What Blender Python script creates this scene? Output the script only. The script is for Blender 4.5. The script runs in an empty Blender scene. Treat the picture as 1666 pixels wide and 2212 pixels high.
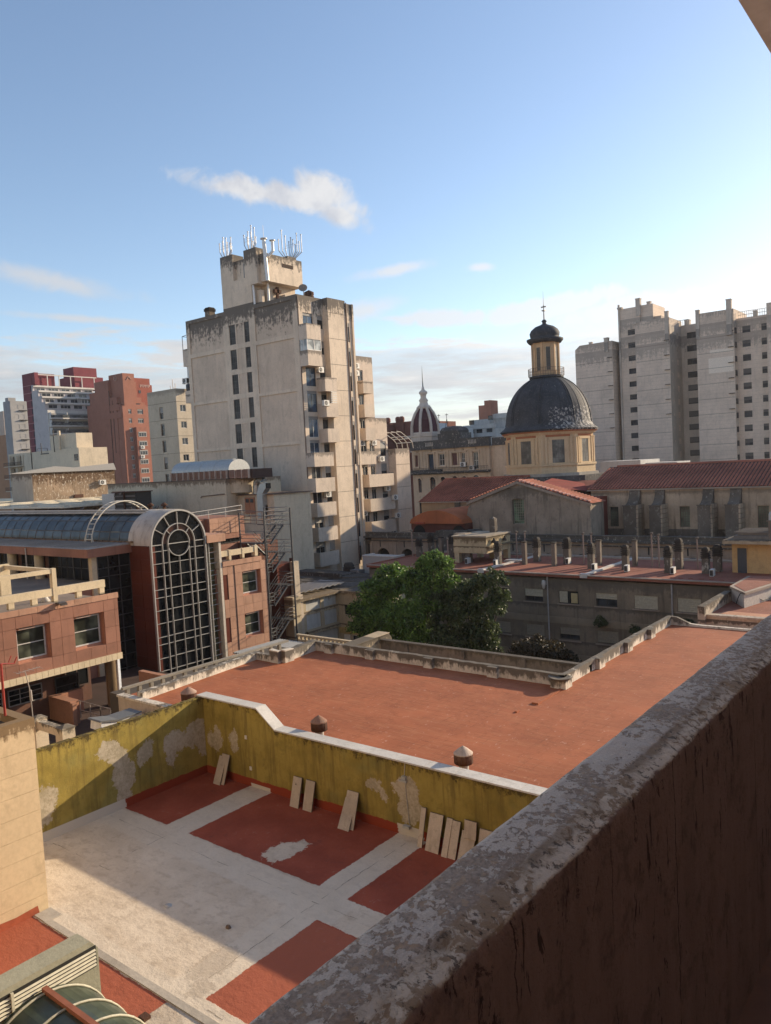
import bpy, math, random
import numpy as np
from mathutils import Vector, Matrix, noise
random.seed(7)
R = math.radians
SC = bpy.context.scene
COL = SC.collection

# ------------------------------------------------------------------ camera
YAW, PITCH, ROLL = R(38.5), R(3.45), R(3.04)
fw = Vector((-math.sin(YAW)*math.cos(PITCH), math.cos(YAW)*math.cos(PITCH), -math.sin(PITCH)))
rt = Vector((math.cos(YAW), math.sin(YAW), 0)); up = rt.cross(fw)
rt2 = rt*math.cos(ROLL) - up*math.sin(ROLL); up2 = rt*math.sin(ROLL) + up*math.cos(ROLL)
cam = bpy.data.cameras.new('camera'); camo = bpy.data.objects.new('camera', cam); COL.objects.link(camo)
camo.matrix_world = Matrix(((rt2.x, up2.x, -fw.x, 0), (rt2.y, up2.y, -fw.y, 0), (rt2.z, up2.z, -fw.z, 0), (0, 0, 0, 1)))
cam.sensor_fit = 'HORIZONTAL'; cam.sensor_width = 36; cam.lens = 36*1680/1666
cam.clip_start = 0.05; cam.clip_end = 6000
SC.camera = camo  # most object coordinates below were unprojected from image pixels, then hardcoded

# ------------------------------------------------------------------ light
SUN_AZ, SUN_EL = R(21.0), R(18.2)          # azimuth from +Y towards +X
s = Vector((math.sin(SUN_AZ)*math.cos(SUN_EL), math.cos(SUN_AZ)*math.cos(SUN_EL), math.sin(SUN_EL)))
sun = bpy.data.lights.new('sun', 'SUN'); sun.energy = 5.0; sun.angle = R(0.5); sun.color = (1.0, 0.81, 0.58)
suno = bpy.data.objects.new('sun', sun); COL.objects.link(suno)
suno.rotation_euler = (-s).to_track_quat('-Z', 'Y').to_euler()

W = bpy.data.worlds.new('World'); SC.world = W; W.use_nodes = True
nt = W.node_tree; nt.nodes.clear()
def N(tree, t, **kw):
    n = tree.nodes.new(t)
    for k, v in kw.items(): setattr(n, k, v)
    return n
class G:
    """tiny helper for node maths; sockets or numbers in, socket out"""
    def __init__(s, tree): s.t = tree
    def _in(s, sock, v):
        if hasattr(v, 'is_output') or isinstance(v, bpy.types.NodeSocket): s.t.links.new(v, sock)
        elif v is not None: sock.default_value = v
    def m(s, op, a, b=None, c=None, clamp=False):
        n = N(s.t, 'ShaderNodeMath', operation=op, use_clamp=clamp)
        s._in(n.inputs[0], a)
        if b is not None: s._in(n.inputs[1], b)
        if c is not None: s._in(n.inputs[2], c)
        return n.outputs[0]
    def vm(s, op, a, b=None):
        n = N(s.t, 'ShaderNodeVectorMath', operation=op)
        s._in(n.inputs[0], a)
        if b is not None: s._in(n.inputs[1], b)
        return n.outputs['Value'] if op in ('DOT_PRODUCT', 'LENGTH') else n.outputs[0]
    def ss(s, x, a, b):      # smooth step a..b
        n = N(s.t, 'ShaderNodeMapRange', interpolation_type='SMOOTHSTEP')
        s._in(n.inputs[0], x); n.inputs[1].default_value = a; n.inputs[2].default_value = b
        return n.outputs[0]
    def noise(s, vec, scale, detail=3, rough=.55, dist=0):
        n = N(s.t, 'ShaderNodeTexNoise'); s._in(n.inputs['Vector'], vec)
        n.inputs['Scale'].default_value = scale; n.inputs['Detail'].default_value = detail
        n.inputs['Roughness'].default_value = rough; n.inputs['Distortion'].default_value = dist
        return n.outputs[0]
    def mix(s, f, a, b, mode='MIX'):
        n = N(s.t, 'ShaderNodeMix', data_type='RGBA', blend_type=mode)
        s._in(n.inputs[0], f)
        for i, v in ((6, a), (7, b)):
            if isinstance(v, (tuple, list)): n.inputs[i].default_value = (*v[:3], 1)
            else: s._in(n.inputs[i], v)
        return n.outputs[2]
    def sep(s, v):
        n = N(s.t, 'ShaderNodeSeparateXYZ'); s._in(n.inputs[0], v); return n.outputs
    def comb(s, x, y, z):
        n = N(s.t, 'ShaderNodeCombineXYZ')
        for i, v in enumerate((x, y, z)): s._in(n.inputs[i], v)
        return n.outputs[0]

g = G(nt)
sky = N(nt, 'ShaderNodeTexSky', sky_type='NISHITA'); sky.sun_disc = False
sky.sun_elevation = SUN_EL; sky.sun_rotation = SUN_AZ; sky.air_density = 1.0; sky.dust_density = 0.6; sky.ozone_density = 2.1; sky.altitude = 400
tc = N(nt, 'ShaderNodeTexCoord').outputs['Generated']
dz = g.sep(tc)[2]
dxy = g.vm('MULTIPLY', tc, (1, 1, 5.5))
n1 = g.noise(dxy, 3.2, 6, .6); n2 = g.noise(dxy, 9, 5, .6)
edge = g.m('ADD', dz, g.m('MULTIPLY', g.m('SUBTRACT', n1, .5), -.16))
edge = g.m('ADD', edge, g.m('MULTIPLY', g.m('SUBTRACT', n2, .5), -.06))
n3 = g.noise(g.vm('MULTIPLY', tc, (1, 1, 9)), 5.5, 6, .65)
bank = g.m('MULTIPLY', g.m('SUBTRACT', 1.0, g.ss(edge, .138, .156)), g.m('ADD', .55, g.m('MULTIPLY', g.ss(n3, .35, .6), .45)), clamp=True)
sd = g.vm('DOT_PRODUCT', tc, tuple(s))
near = g.ss(sd, .2, .98)
def skydir(x, y):
    d = fw + rt2*((x-833)/1680) - up2*((y-1106)/1680); return d.normalized()
def blob(cx, cy, hw, hh, tilt, soft=.45, nz=.9, sc=16):
    c = skydir(cx, cy); u = Vector((c.y, -c.x, 0)).normalized(); v = u.cross(c)
    u2 = u*math.cos(tilt) - v*math.sin(tilt); v2 = u*math.sin(tilt) + v*math.cos(tilt)
    a = g.m('DIVIDE', g.vm('DOT_PRODUCT', tc, tuple(u2)), hw/1680); b = g.m('DIVIDE', g.vm('DOT_PRODUCT', tc, tuple(v2)), hh/1680)
    r = g.m('SQRT', g.m('ADD', g.m('MULTIPLY', a, a), g.m('MULTIPLY', b, b)))
    w = g.m('MULTIPLY', g.m('SUBTRACT', g.noise(tc, sc, 7, .62, .6), .5), nz*2.6)
    front = g.ss(g.vm('DOT_PRODUCT', tc, tuple(c)), .8, .9)
    return g.m('MULTIPLY', g.m('SUBTRACT', 1.0, g.ss(g.m('ADD', r, w), 1-soft, 1+soft)), front)
puffs = [(612, 425, 148, 22, R(11), .45, 1.1, 19), (702, 414, 50, 33, R(25), .45, 1.0, 19), (735, 465, 48, 20, R(25), .5, .8, 20), (500, 405, 62, 13, R(6), .6, .8, 24)]
cm = None
for p in puffs:
    b = blob(*p); cm = b if cm is None else g.m('MAXIMUM', cm, b)
wisps = None
for p in [(955, 686, 110, 17, R(3), .35, .8, 24), (1180, 664, 130, 22, R(-6), .3, .9, 20), (1400, 664, 190, 26, R(-3), .4, .9, 20), (1040, 577, 20, 7, 0, .8, .8, 34), (850, 584, 55, 9, R(-8), .9, 1.2, 30), (110, 605, 95, 14, R(10), .9, 1.1, 26),
          (190, 690, 110, 6, R(4), .9, .7, 30), (790, 670, 60, 16, R(-10), .9, 1.0, 24)]:
    b = blob(*p); wisps = b if wisps is None else g.m('MAXIMUM', wisps, b)
ccol = g.mix(near, (3.15, 3.1, 3.1), (4.8, 4.65, 4.5))
warm = g.mix(g.ss(g.noise(tc, 22, 5, .6), .35, .65), (2.9, 2.9, 3.05), (3.9, 3.8, 3.7))
rim = g.ss(g.m('ADD', edge, g.m('MULTIPLY', g.m('SUBTRACT', n3, .5), .12)), .105, .15)
bcol = g.mix(rim, g.mix(near, (2.35, 2.4, 2.55), (3.5, 3.5, 3.6)), ccol)
skyt = g.mix(1.0, sky.outputs[0], (1.09, 1.0, .95), 'MULTIPLY')
skc = g.mix(g.m('MULTIPLY', bank, .92), skyt, bcol)
skc = g.mix(g.m('MULTIPLY', wisps, .7), skc, ccol)
skc = g.mix(g.m('MULTIPLY', cm, .86), skc, warm)
bg = N(nt, 'ShaderNodeBackground'); nt.links.new(skc, bg.inputs[0]); bg.inputs[1].default_value = 0.15
wo = N(nt, 'ShaderNodeOutputWorld'); nt.links.new(bg.outputs[0], wo.inputs[0])

vs = SC.view_settings; vs.view_transform = 'Standard'; vs.look = 'None'; vs.exposure = 0.6; vs.gamma = 1; vs.use_curve_mapping = False
SC.cycles.max_bounces = 6

# ------------------------------------------------------------------ materials
MATS = {}
def newmat(name):
    m = bpy.data.materials.new(name); m.use_nodes = True; t = m.node_tree
    return m, t, G(t), t.nodes['Principled BSDF']
def setp(b, rough=.85, spec=.3, metal=0):
    b.inputs['Roughness'].default_value = rough; b.inputs['Specular IOR Level'].default_value = spec; b.inputs['Metallic'].default_value = metal
def bump(t, g, b, h, st=.3, d=.02):
    n = N(t, 'ShaderNodeBump'); n.inputs['Strength'].default_value = st; n.inputs['Distance'].default_value = d
    t.links.new(h, n.inputs['Height']); t.links.new(n.outputs[0], b.inputs['Normal'])
GRIME = (.075, .066, .055)
def wall(name, col, var=.25, streak=.35, grime=None, gcol=GRIME, gamt=.85, fine=1.0, rough=.9, tint=None, spots=0, bs=.35, courses=0, dirt=.3, rnd=0):
    """weathered plaster/concrete: blotches, vertical streaks, optional run-off grime below the given heights"""
    if name in MATS: return MATS[name]
    m, t, g, b = newmat(name); setp(b, rough, .2)
    p = N(t, 'ShaderNodeNewGeometry').outputs['Position']
    big = g.noise(p, .35, 4, .6); st = g.noise(g.vm('MULTIPLY', p, (2.4, 2.4, .22)), 1.0, 5, .65); fi = g.noise(p, 9*fine, 4, .6)
    dark = tuple(c*(1-var) for c in col); lite = tuple(min(1, c*(1+var*.45)) for c in col)
    if tint: dark = tint
    c = g.mix(g.ss(big, .3, .7), dark, lite)
    c = g.mix(g.m('MULTIPLY', g.ss(st, .5, .74), streak), c, tuple(x*.35+y*.25 for x, y in zip(col, gcol)))
    c = g.mix(g.m('MULTIPLY', g.ss(fi, .35, .7), .3), c, tuple(x*.66 for x in col))
    if dirt: c = g.mix(g.m('MULTIPLY', g.ss(g.noise(g.vm('MULTIPLY', p, (1, 1, .7)), 1.7*fine, 7, .74), .5, .66), dirt), c, tuple(x*.45+y*.3 for x, y in zip(col, gcol)))
    if rnd:
        oi = N(t, 'ShaderNodeObjectInfo').outputs['Random']
        c = g.mix(g.m('MULTIPLY', oi, rnd), c, tuple(x*.55 for x in col)); c = g.mix(g.m('MULTIPLY', g.m('FRACT', g.m('MULTIPLY', oi, 7.3)), rnd*.5), c, tuple(min(1, x*1.35) for x in col))
    if courses:
        z = g.sep(p)[2]
        cn = g.noise(g.comb(0.0, 0.0, g.m('SNAP', z, courses)), 3.1, 1)
        c = g.mix(g.m('MULTIPLY', g.ss(cn, .35, .65), .3), c, tuple(x*1.12 for x in col))
        fr = g.m('FRACT', g.m('DIVIDE', z, courses/4))
        c = g.mix(g.m('MULTIPLY', g.m('LESS_THAN', fr, .12), .3), c, tuple(x*.6 for x in col))
    if grime:
        z = g.sep(p)[2]
        tot = None
        st2 = g.noise(g.vm('MULTIPLY', p, (3.2, 3.2, .12)), 1.3, 6, .7); bl = g.noise(p, 1.6, 6, .68)
        for (zt, h) in grime:
            d = g.m('DIVIDE', g.m('SUBTRACT', zt, z), h)       # 0 at the top, 1 at h below
            bl2 = g.noise(g.vm('MULTIPLY', p, (1, 1, .55)), 4.3, 6, .75)
            k = g.m('SUBTRACT', g.m('ADD', g.m('MULTIPLY', st2, .75), g.m('ADD', g.m('MULTIPLY', bl, 1.0), g.m('MULTIPLY', bl2, .65))), g.m('ADD', .76, g.m('MULTIPLY', d, .7)))
            k = g.m('MULTIPLY', g.ss(k, 0, .24), g.m('GREATER_THAN', d, -.02))
            tot = k if tot is None else g.m('MAXIMUM', tot, k)
        c = g.mix(g.m('MULTIPLY', tot, gamt), c, gcol)
    if spots:
        sp = g.ss(g.noise(g.vm('MULTIPLY', p, (1, 1, .6)), 3.4, 7, .72), .56, .62)
        c = g.mix(g.m('MULTIPLY', sp, spots), c, (.55, .5, .42))
    t.links.new(c, b.inputs['Base Color']); bump(t, g, b, fi, bs, .03)
    MATS[name] = m; return m
def plain(name, col, rough=.6, spec=.4, metal=0, var=.15, sc=6, bs=0):
    if name in MATS: return MATS[name]
    m, t, g, b = newmat(name); setp(b, rough, spec, metal)
    p = N(t, 'ShaderNodeTexCoord').outputs['Object']
    n = g.noise(p, sc, 4, .6)
    t.links.new(g.mix(g.ss(n, .3, .72), tuple(c*(1-var) for c in col), tuple(min(1, c*(1+var*.4)) for c in col)), b.inputs['Base Color'])
    if bs: bump(t, g, b, n, bs, .02)
    MATS[name] = m; return m
def glass(name, col=(.02, .024, .028), rough=.06, spec=.6, var=.5):
    if name in MATS: return MATS[name]
    m, t, g, b = newmat(name); setp(b, rough, spec)
    p = N(t, 'ShaderNodeNewGeometry').outputs['Position']
    n = g.noise(p, .9, 2, .5)
    t.links.new(g.mix(g.ss(n, .4, .65), col, tuple(c*(1+3*var) for c in col)), b.inputs['Base Color'])
    bump(t, g, b, g.noise(p, .7, 2), .06, .05)
    MATS[name] = m; return m

# ------------------------------------------------------------------ mesh helpers
class MB:
    def __init__(s): s.v = []; s.f = []; s.mi = []; s.sm = []
    def add(s, vs, fs, mi=0, sm=False):
        n = len(s.v); s.v += [tuple(map(float, v)) for v in vs]; s.f += [tuple(i+n for i in f) for f in fs]
        s.mi += [mi]*len(fs); s.sm += [sm]*len(fs); return s
    def quad(s, a, b, c, d, mi=0): return s.add([a, b, c, d], [(0, 1, 2, 3)], mi)
    def box(s, x0, x1, y0, y1, z0, z1, mi=0, skip=''):
        F = {'D': (0, 3, 2, 1), 'T': (4, 5, 6, 7), 'F': (0, 1, 5, 4), 'S': (1, 2, 6, 5), 'B': (2, 3, 7, 6), 'L': (3, 0, 4, 7)}
        return s.add([(x0, y0, z0), (x1, y0, z0), (x1, y1, z0), (x0, y1, z0), (x0, y0, z1), (x1, y0, z1), (x1, y1, z1), (x0, y1, z1)],
                     [F[k] for k in 'DTFSBL' if k not in skip], mi)
    def tube(s, p, q, r, n=8, mi=0, r2=None, caps=True, sm=True):
        p = Vector(p); q = Vector(q); d = (q-p).normalized(); r2 = r if r2 is None else r2
        a = d.orthogonal().normalized(); b = d.cross(a)
        vs = [p+(a*math.cos(t)+b*math.sin(t))*r for t in [2*math.pi*i/n for i in range(n)]] + [q+(a*math.cos(t)+b*math.sin(t))*r2 for t in [2*math.pi*i/n for i in range(n)]]
        fs = [(i, (i+1) % n, n+(i+1) % n, n+i) for i in range(n)]
        s.add(vs, fs, mi, sm)
        if caps: s.add(vs[:n], [tuple(range(n-1, -1, -1))], mi); s.add(vs[n:], [tuple(range(n))], mi)
        return s
    def path(s, pts, r, n=6, mi=0):
        for a, b in zip(pts, pts[1:]): s.tube(a, b, r, n, mi)
        return s
    def lathe(s, prof, cx, cy, n=24, mi=0, sm=True, a0=0, sx=1, sy=1):
        k = len(prof); vs = []
        for i in range(n):
            t = a0+2*math.pi*i/n
            for r, z in prof: vs.append((cx+r*sx*math.cos(t), cy+r*sy*math.sin(t), z))
        fs = [(i*k+j, ((i+1) % n)*k+j, ((i+1) % n)*k+j+1, i*k+j+1) for i in range(n) for j in range(k-1)]
        return s.add(vs, fs, mi, sm)
    def prism(s, poly, ax, c0, c1, mi=0, sm=False):
        """poly in (a,z) extruded along the other axis: ax 'F' poly is (x,z) along y; 'S' poly is (y,z) along x; 'T' poly is (x,y) along z"""
        def P(a, b, c): return (a, c, b) if ax == 'F' else ((c, a, b) if ax == 'S' else (a, b, c))
        n = len(poly)
        vs = [P(a, b, c0) for a, b in poly]+[P(a, b, c1) for a, b in poly]
        s.add(vs, [(i, (i+1) % n, n+(i+1) % n, n+i) for i in range(n)], mi, sm)
        s.add(vs[:n], [tuple(range(n-1, -1, -1))], mi); s.add(vs[n:], [tuple(range(n))], mi); return s
    def mesh(s, name, mats, off=(0, 0, 0)):
        me = bpy.data.meshes.new(name)
        me.from_pydata([(v[0]-off[0], v[1]-off[1], v[2]-off[2]) for v in s.v], [], s.f)
        for m in (mats if isinstance(mats, (list, tuple)) else [mats]): me.materials.append(m)
        me.polygons.foreach_set('material_index', s.mi); me.polygons.foreach_set('use_smooth', s.sm)
        me.update(); return me
    def build(s, name, mats, parent=None):
        off = wl(parent) if parent else Vector((0, 0, 0))
        return link(bpy.data.objects.new(name, s.mesh(name, mats, off)), parent)
def wl(o):
    v = Vector((0, 0, 0))
    while o is not None: v += o.location; o = o.parent
    return v
def link(o, parent=None, loc=None, rz=0):
    COL.objects.link(o)
    if parent is not None: o.parent = parent
    if loc is not None: o.location = Vector(loc)-(wl(parent) if parent else Vector((0, 0, 0)))
    if rz: o.rotation_euler.z = rz
    return o
def tag(o, label=None, cat=None, group=None, kind=None):
    if label: o['label'] = label
    if cat: o['category'] = cat
    if group: o['group'] = group
    if kind: o['kind'] = kind
    return o
def thing(name, label, cat, loc, group=None, rz=0):
    o = bpy.data.objects.new(name, None); o.empty_display_size = .3
    link(o, None, loc, rz); return tag(o, label, cat, group)
def one(name, mb, mats, label, cat, group=None):
    """a thing that is a single mesh; origin at its base centre"""
    a = np.array(mb.v); c = Vector(((a[:, 0].min()+a[:, 0].max())/2, (a[:, 1].min()+a[:, 1].max())/2, a[:, 2].min()))
    o = bpy.data.objects.new(name, mb.mesh(name, mats, c)); link(o, None, c); return tag(o, label, cat, group)
def struct(name, mb, mats, parent=None):
    o = mb.build(name, mats, parent)
    if parent is None: o['kind'] = 'structure'
    return o
def dup(o, loc, label, rz=None, sc=None):
    def cp(x, par):
        c = x.copy(); COL.objects.link(c); c.parent = par
        for ch in x.children: cp(ch, c)
        return c
    r = cp(o, None); r.location = loc; r['label'] = label
    if rz is not None: r.rotation_euler.z = rz
    if sc: r.scale = (sc,)*3 if not isinstance(sc, tuple) else sc
    return r

GLASS = glass('window_glass'); GLASS_B = glass('window_glass_blue', (.03, .045, .07)); GLASS_T = glass('tinted_glass', (.012, .013, .014), .05, .5, .3)
FR_DARK = plain('dark_window_frame', (.035, .032, .03), .5); FR_WHITE = plain('white_window_frame', (.62, .6, .56), .5); FR_BROWN = plain('brown_window_frame', (.09, .055, .04), .6)
SHUT = plain('roller_shutter_beige', (.42, .37, .28), .7); SHUT_G = plain('roller_shutter_grey', (.3, .29, .27), .7)
ALU = plain('aluminium', (.55, .56, .57), .35, .5, .7)
WC = {}
def winmesh(w, h, dep, nx, ny, fwd, shut, fm, pm, sm):
    key = (round(w, 2), round(h, 2), round(dep, 2), nx, ny, fwd, shut, fm.name, pm.name, sm.name)
    if key in WC: return WC[key]
    w, h = key[0], key[1]
    a = MB(); y0, y1 = dep-.06, dep+.0
    a.box(-w/2, -w/2+fwd, y0, y1, 0, h); a.box(w/2-fwd, w/2, y0, y1, 0, h); a.box(-w/2+fwd, w/2-fwd, y0, y1, 0, fwd); a.box(-w/2+fwd, w/2-fwd, y0, y1, h-fwd, h)
    for i in range(1, nx): x = -w/2+fwd+(w-2*fwd)*i/nx; a.box(x-fwd*.35, x+fwd*.35, y0+.012, y1, fwd, h-fwd)
    for j in range(1, ny): z = fwd+(h-2*fwd)*j/ny; a.box(-w/2+fwd, w/2-fwd, y0+.02, y1-.005, z-fwd*.3, z+fwd*.3)
    fr = a.mesh('window', [fm]); b = MB(); b.box(-w/2+.003, w/2-.003, dep-.025, dep-.008, .003, h-.003, 0)
    pa = b.mesh('pane', [pm]); sh = None
    if shut:
        c = MB(); n = max(3, int(h*shut/.14)); z1 = h-.004; dz = (h*shut-.008)/n
        for i in range(n):
            z = z1-dz*i
            c.add([(-w/2+.01, dep-.075, z), (w/2-.01, dep-.075, z), (w/2-.01, dep-.1, z-dz*.8), (-w/2+.01, dep-.1, z-dz*.8), (-w/2+.01, dep-.072, z-dz), (w/2-.01, dep-.072, z-dz)],
                  [(3, 2, 1, 0), (4, 5, 2, 3)], 0)
        sh = c.mesh('shutter', [sm])
    WC[key] = (fr, pa, sh); return WC[key]
def window(parent, ax, c, a0, a1, z0, z1, dep=.12, nx=2, ny=1, fwd=.05, shut=0, fm=None, pm=None, sm=None, name='window'):
    fr, pa, sh = winmesh(a1-a0, z1-z0, dep, nx, ny, fwd, shut, fm or FR_DARK, pm or GLASS, sm or SHUT)
    m = (a0+a1)/2; loc = (m, c, z0) if ax == 'F' else (c, m, z0)
    o = link(bpy.data.objects.new(name, fr), parent, loc, 0 if ax == 'F' else math.pi/2)
    p = bpy.data.objects.new('pane', pa); COL.objects.link(p); p.parent = o
    if sh: q = bpy.data.objects.new('shutter', sh); COL.objects.link(q); q.parent = o
    return o
class Wall:
    """a flat facade with real openings. ax 'F': plane y=c seen from -y; 'S': plane x=c seen from +x"""
    def __init__(s, ax, c, a0, a1, z0, z1, dep=.15): s.ax, s.c, s.r, s.dep, s.h, s.w = ax, c, (a0, a1, z0, z1), dep, [], []
    def win(s, a0, a1, z0, z1, **k):
        A0, A1, Z0, Z1 = s.r
        if a1 <= A0+.02 or a0 >= A1-.02 or z1 <= Z0+.02 or z0 >= Z1-.02: return
        s.h.append((a0, a1, z0, z1, s.dep, None)); k.setdefault('dep', s.dep); s.w.append(((a0, a1, z0, z1), k))
    def rec(s, a0, a1, z0, z1, d=.06, mi=0): s.h.append((a0, a1, z0, z1, d, mi))
    def hole(s, a0, a1, z0, z1, d=.4, mi=None): s.h.append((a0, a1, z0, z1, d, mi))
    def emit(s, mb, mi=0, rmi=None):
        A0, A1, Z0, Z1 = s.r; rmi = mi if rmi is None else rmi
        P = (lambda a, z, d: (a, s.c+d, z)) if s.ax == 'F' else (lambda a, z, d: (s.c-d, a, z))
        al = sorted({A0, A1} | {x for h in s.h for x in h[:2] if A0 < x < A1}); zl = sorted({Z0, Z1} | {x for h in s.h for x in h[2:4] if Z0 < x < Z1})
        for z0, z1 in zip(zl, zl[1:]):
            run = None
            for a0, a1 in zip(al, al[1:]):
                am, zm = (a0+a1)/2, (z0+z1)/2
                inh = any(h[0] < am < h[1] and h[2] < zm < h[3] for h in s.h)
                if not inh: run = (run[0], a1) if run else (a0, a1)
                if (inh or a1 == al[-1]) and run:
                    mb.quad(P(run[0], z0, 0), P(run[1], z0, 0), P(run[1], z1, 0), P(run[0], z1, 0), mi); run = None
        for a0, a1, z0, z1, d, bmi in s.h:
            mb.quad(P(a0, z0, 0), P(a1, z0, 0), P(a1, z0, d), P(a0, z0, d), rmi); mb.quad(P(a0, z1, d), P(a1, z1, d), P(a1, z1, 0), P(a0, z1, 0), rmi)
            mb.quad(P(a0, z0, d), P(a0, z1, d), P(a0, z1, 0), P(a0, z0, 0), rmi); mb.quad(P(a1, z0, 0), P(a1, z1, 0), P(a1, z1, d), P(a1, z0, d), rmi)
            if bmi is not None: mb.quad(P(a0, z0, d), P(a1, z0, d), P(a1, z1, d), P(a0, z1, d), bmi)
        return s
    def place(s, parent):
        for r, k in s.w: window(parent, s.ax, s.c, *r, **k)
def block(mb, x0, x1, y0, y1, z0, z1, F=None, S=None, mi=0, roof=0, rim=.18, drop=.35, skip=''):
    """body of a building with a sunken flat roof behind a parapet; facades F and S may be Wall objects with openings"""
    mb.box(x0, x1, y0, y1, z0, z1, mi, skip='T'+('F' if F else '')+('S' if S else '')+skip)
    xi0, xi1, yi0, yi1, zr = x0+rim, x1-rim, y0+rim, y1-rim, z1-drop
    for a in ((x0, x1, y0, yi0), (x0, x1, yi1, y1), (x0, xi0, yi0, yi1), (xi1, x1, yi0, yi1)): mb.quad((a[0], a[2], z1), (a[1], a[2], z1), (a[1], a[3], z1), (a[0], a[3], z1), mi)
    mb.quad((xi0, yi0, zr), (xi1, yi0, zr), (xi1, yi1, zr), (xi0, yi1, zr), roof)
    mb.quad((xi0, yi0, zr), (xi0, yi1, zr), (xi0, yi1, z1), (xi0, yi0, z1), mi); mb.quad((xi1, yi0, zr), (xi1, yi1, zr), (xi1, yi1, z1), (xi1, yi0, z1), mi)
    mb.quad((xi0, yi0, zr), (xi1, yi0, zr), (xi1, yi0, z1), (xi0, yi0, z1), mi); mb.quad((xi0, yi1, zr), (xi1, yi1, zr), (xi1, yi1, z1), (xi0, yi1, z1), mi)
    if F: F.emit(mb, mi)
    if S: S.emit(mb, mi)
# ================================================================== materials with local paint shapes
ROOF_RED = None
def red_membrane(name, col=(.335, .108, .047), grid=True):
    m, t, g, b = newmat(name); setp(b, .8, .25)
    p = N(t, 'ShaderNodeNewGeometry').outputs['Position']
    big = g.noise(p, .5, 5, .6); fi = g.noise(p, 7, 5, .7); st = g.noise(g.vm('MULTIPLY', p, (.45, 3.2, 1)), 2.2, 6, .7)
    c = g.mix(g.ss(big, .3, .7), tuple(x*.86 for x in col), tuple(x*1.12 for x in col))
    c = g.mix(g.m('MULTIPLY', g.ss(st, .48, .66), .5), c, (col[0]*1.2, col[1]*1.55, col[2]*1.7))
    pond = g.noise(p, .22, 6, .72); c = g.mix(g.m('MULTIPLY', g.m('SUBTRACT', 1.0, g.ss(g.m('ABSOLUTE', g.m('SUBTRACT', pond, .52)), 0, .018)), .3), c, tuple(x*.55 for x in col))
    c = g.mix(g.m('MULTIPLY', g.ss(g.noise(g.vm('MULTIPLY', p, (1, .35, 1)), 3.6, 6, .75), .55, .68), .35), c, tuple(x*.62 for x in col))
    sp = g.ss(g.noise(g.vm('MULTIPLY', p, (1.3, .6, 1)), 7, 4, .6), .645, .68)
    c = g.mix(g.m('MULTIPLY', sp, .55), c, (.5, .3, .22))
    dk = g.ss(g.noise(g.vm('ADD', p, (7, 3, 0)), 2.2, 6, .75), .61, .7)
    c = g.mix(g.m('MULTIPLY', dk, .4), c, tuple(x*.45 for x in col))
    h = fi
    if grid:
        w = g.m('MULTIPLY', g.m('SUBTRACT', g.noise(p, 1.1, 2), .5), .06)
        s = g.sep(p)
        fx = g.m('FRACT', g.m('DIVIDE', g.m('ADD', s[0], w), .4)); fy = g.m('FRACT', g.m('DIVIDE', g.m('ADD', s[1], w), .4))
        ln = g.m('MAXIMUM', g.m('MULTIPLY', g.m('LESS_THAN', fx, .09), .6), g.m('LESS_THAN', fy, .09))
        brk = g.ss(g.noise(p, 1.3, 3), .42, .6)
        ln = g.m('MULTIPLY', ln, brk)
        c = g.mix(g.m('MULTIPLY', ln, .5), c, tuple(x*.5 for x in col))
        h = g.m('SUBTRACT', fi, g.m('MULTIPLY', ln, .8))
    t.links.new(c, b.inputs['Base Color']); bump(t, g, b, h, .35, .015)
    MATS[name] = m; return m
RED = red_membrane('terracotta_roof_membrane'); REDP = red_membrane('dark_red_floor_paint', (.25, .055, .028), False)

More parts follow.
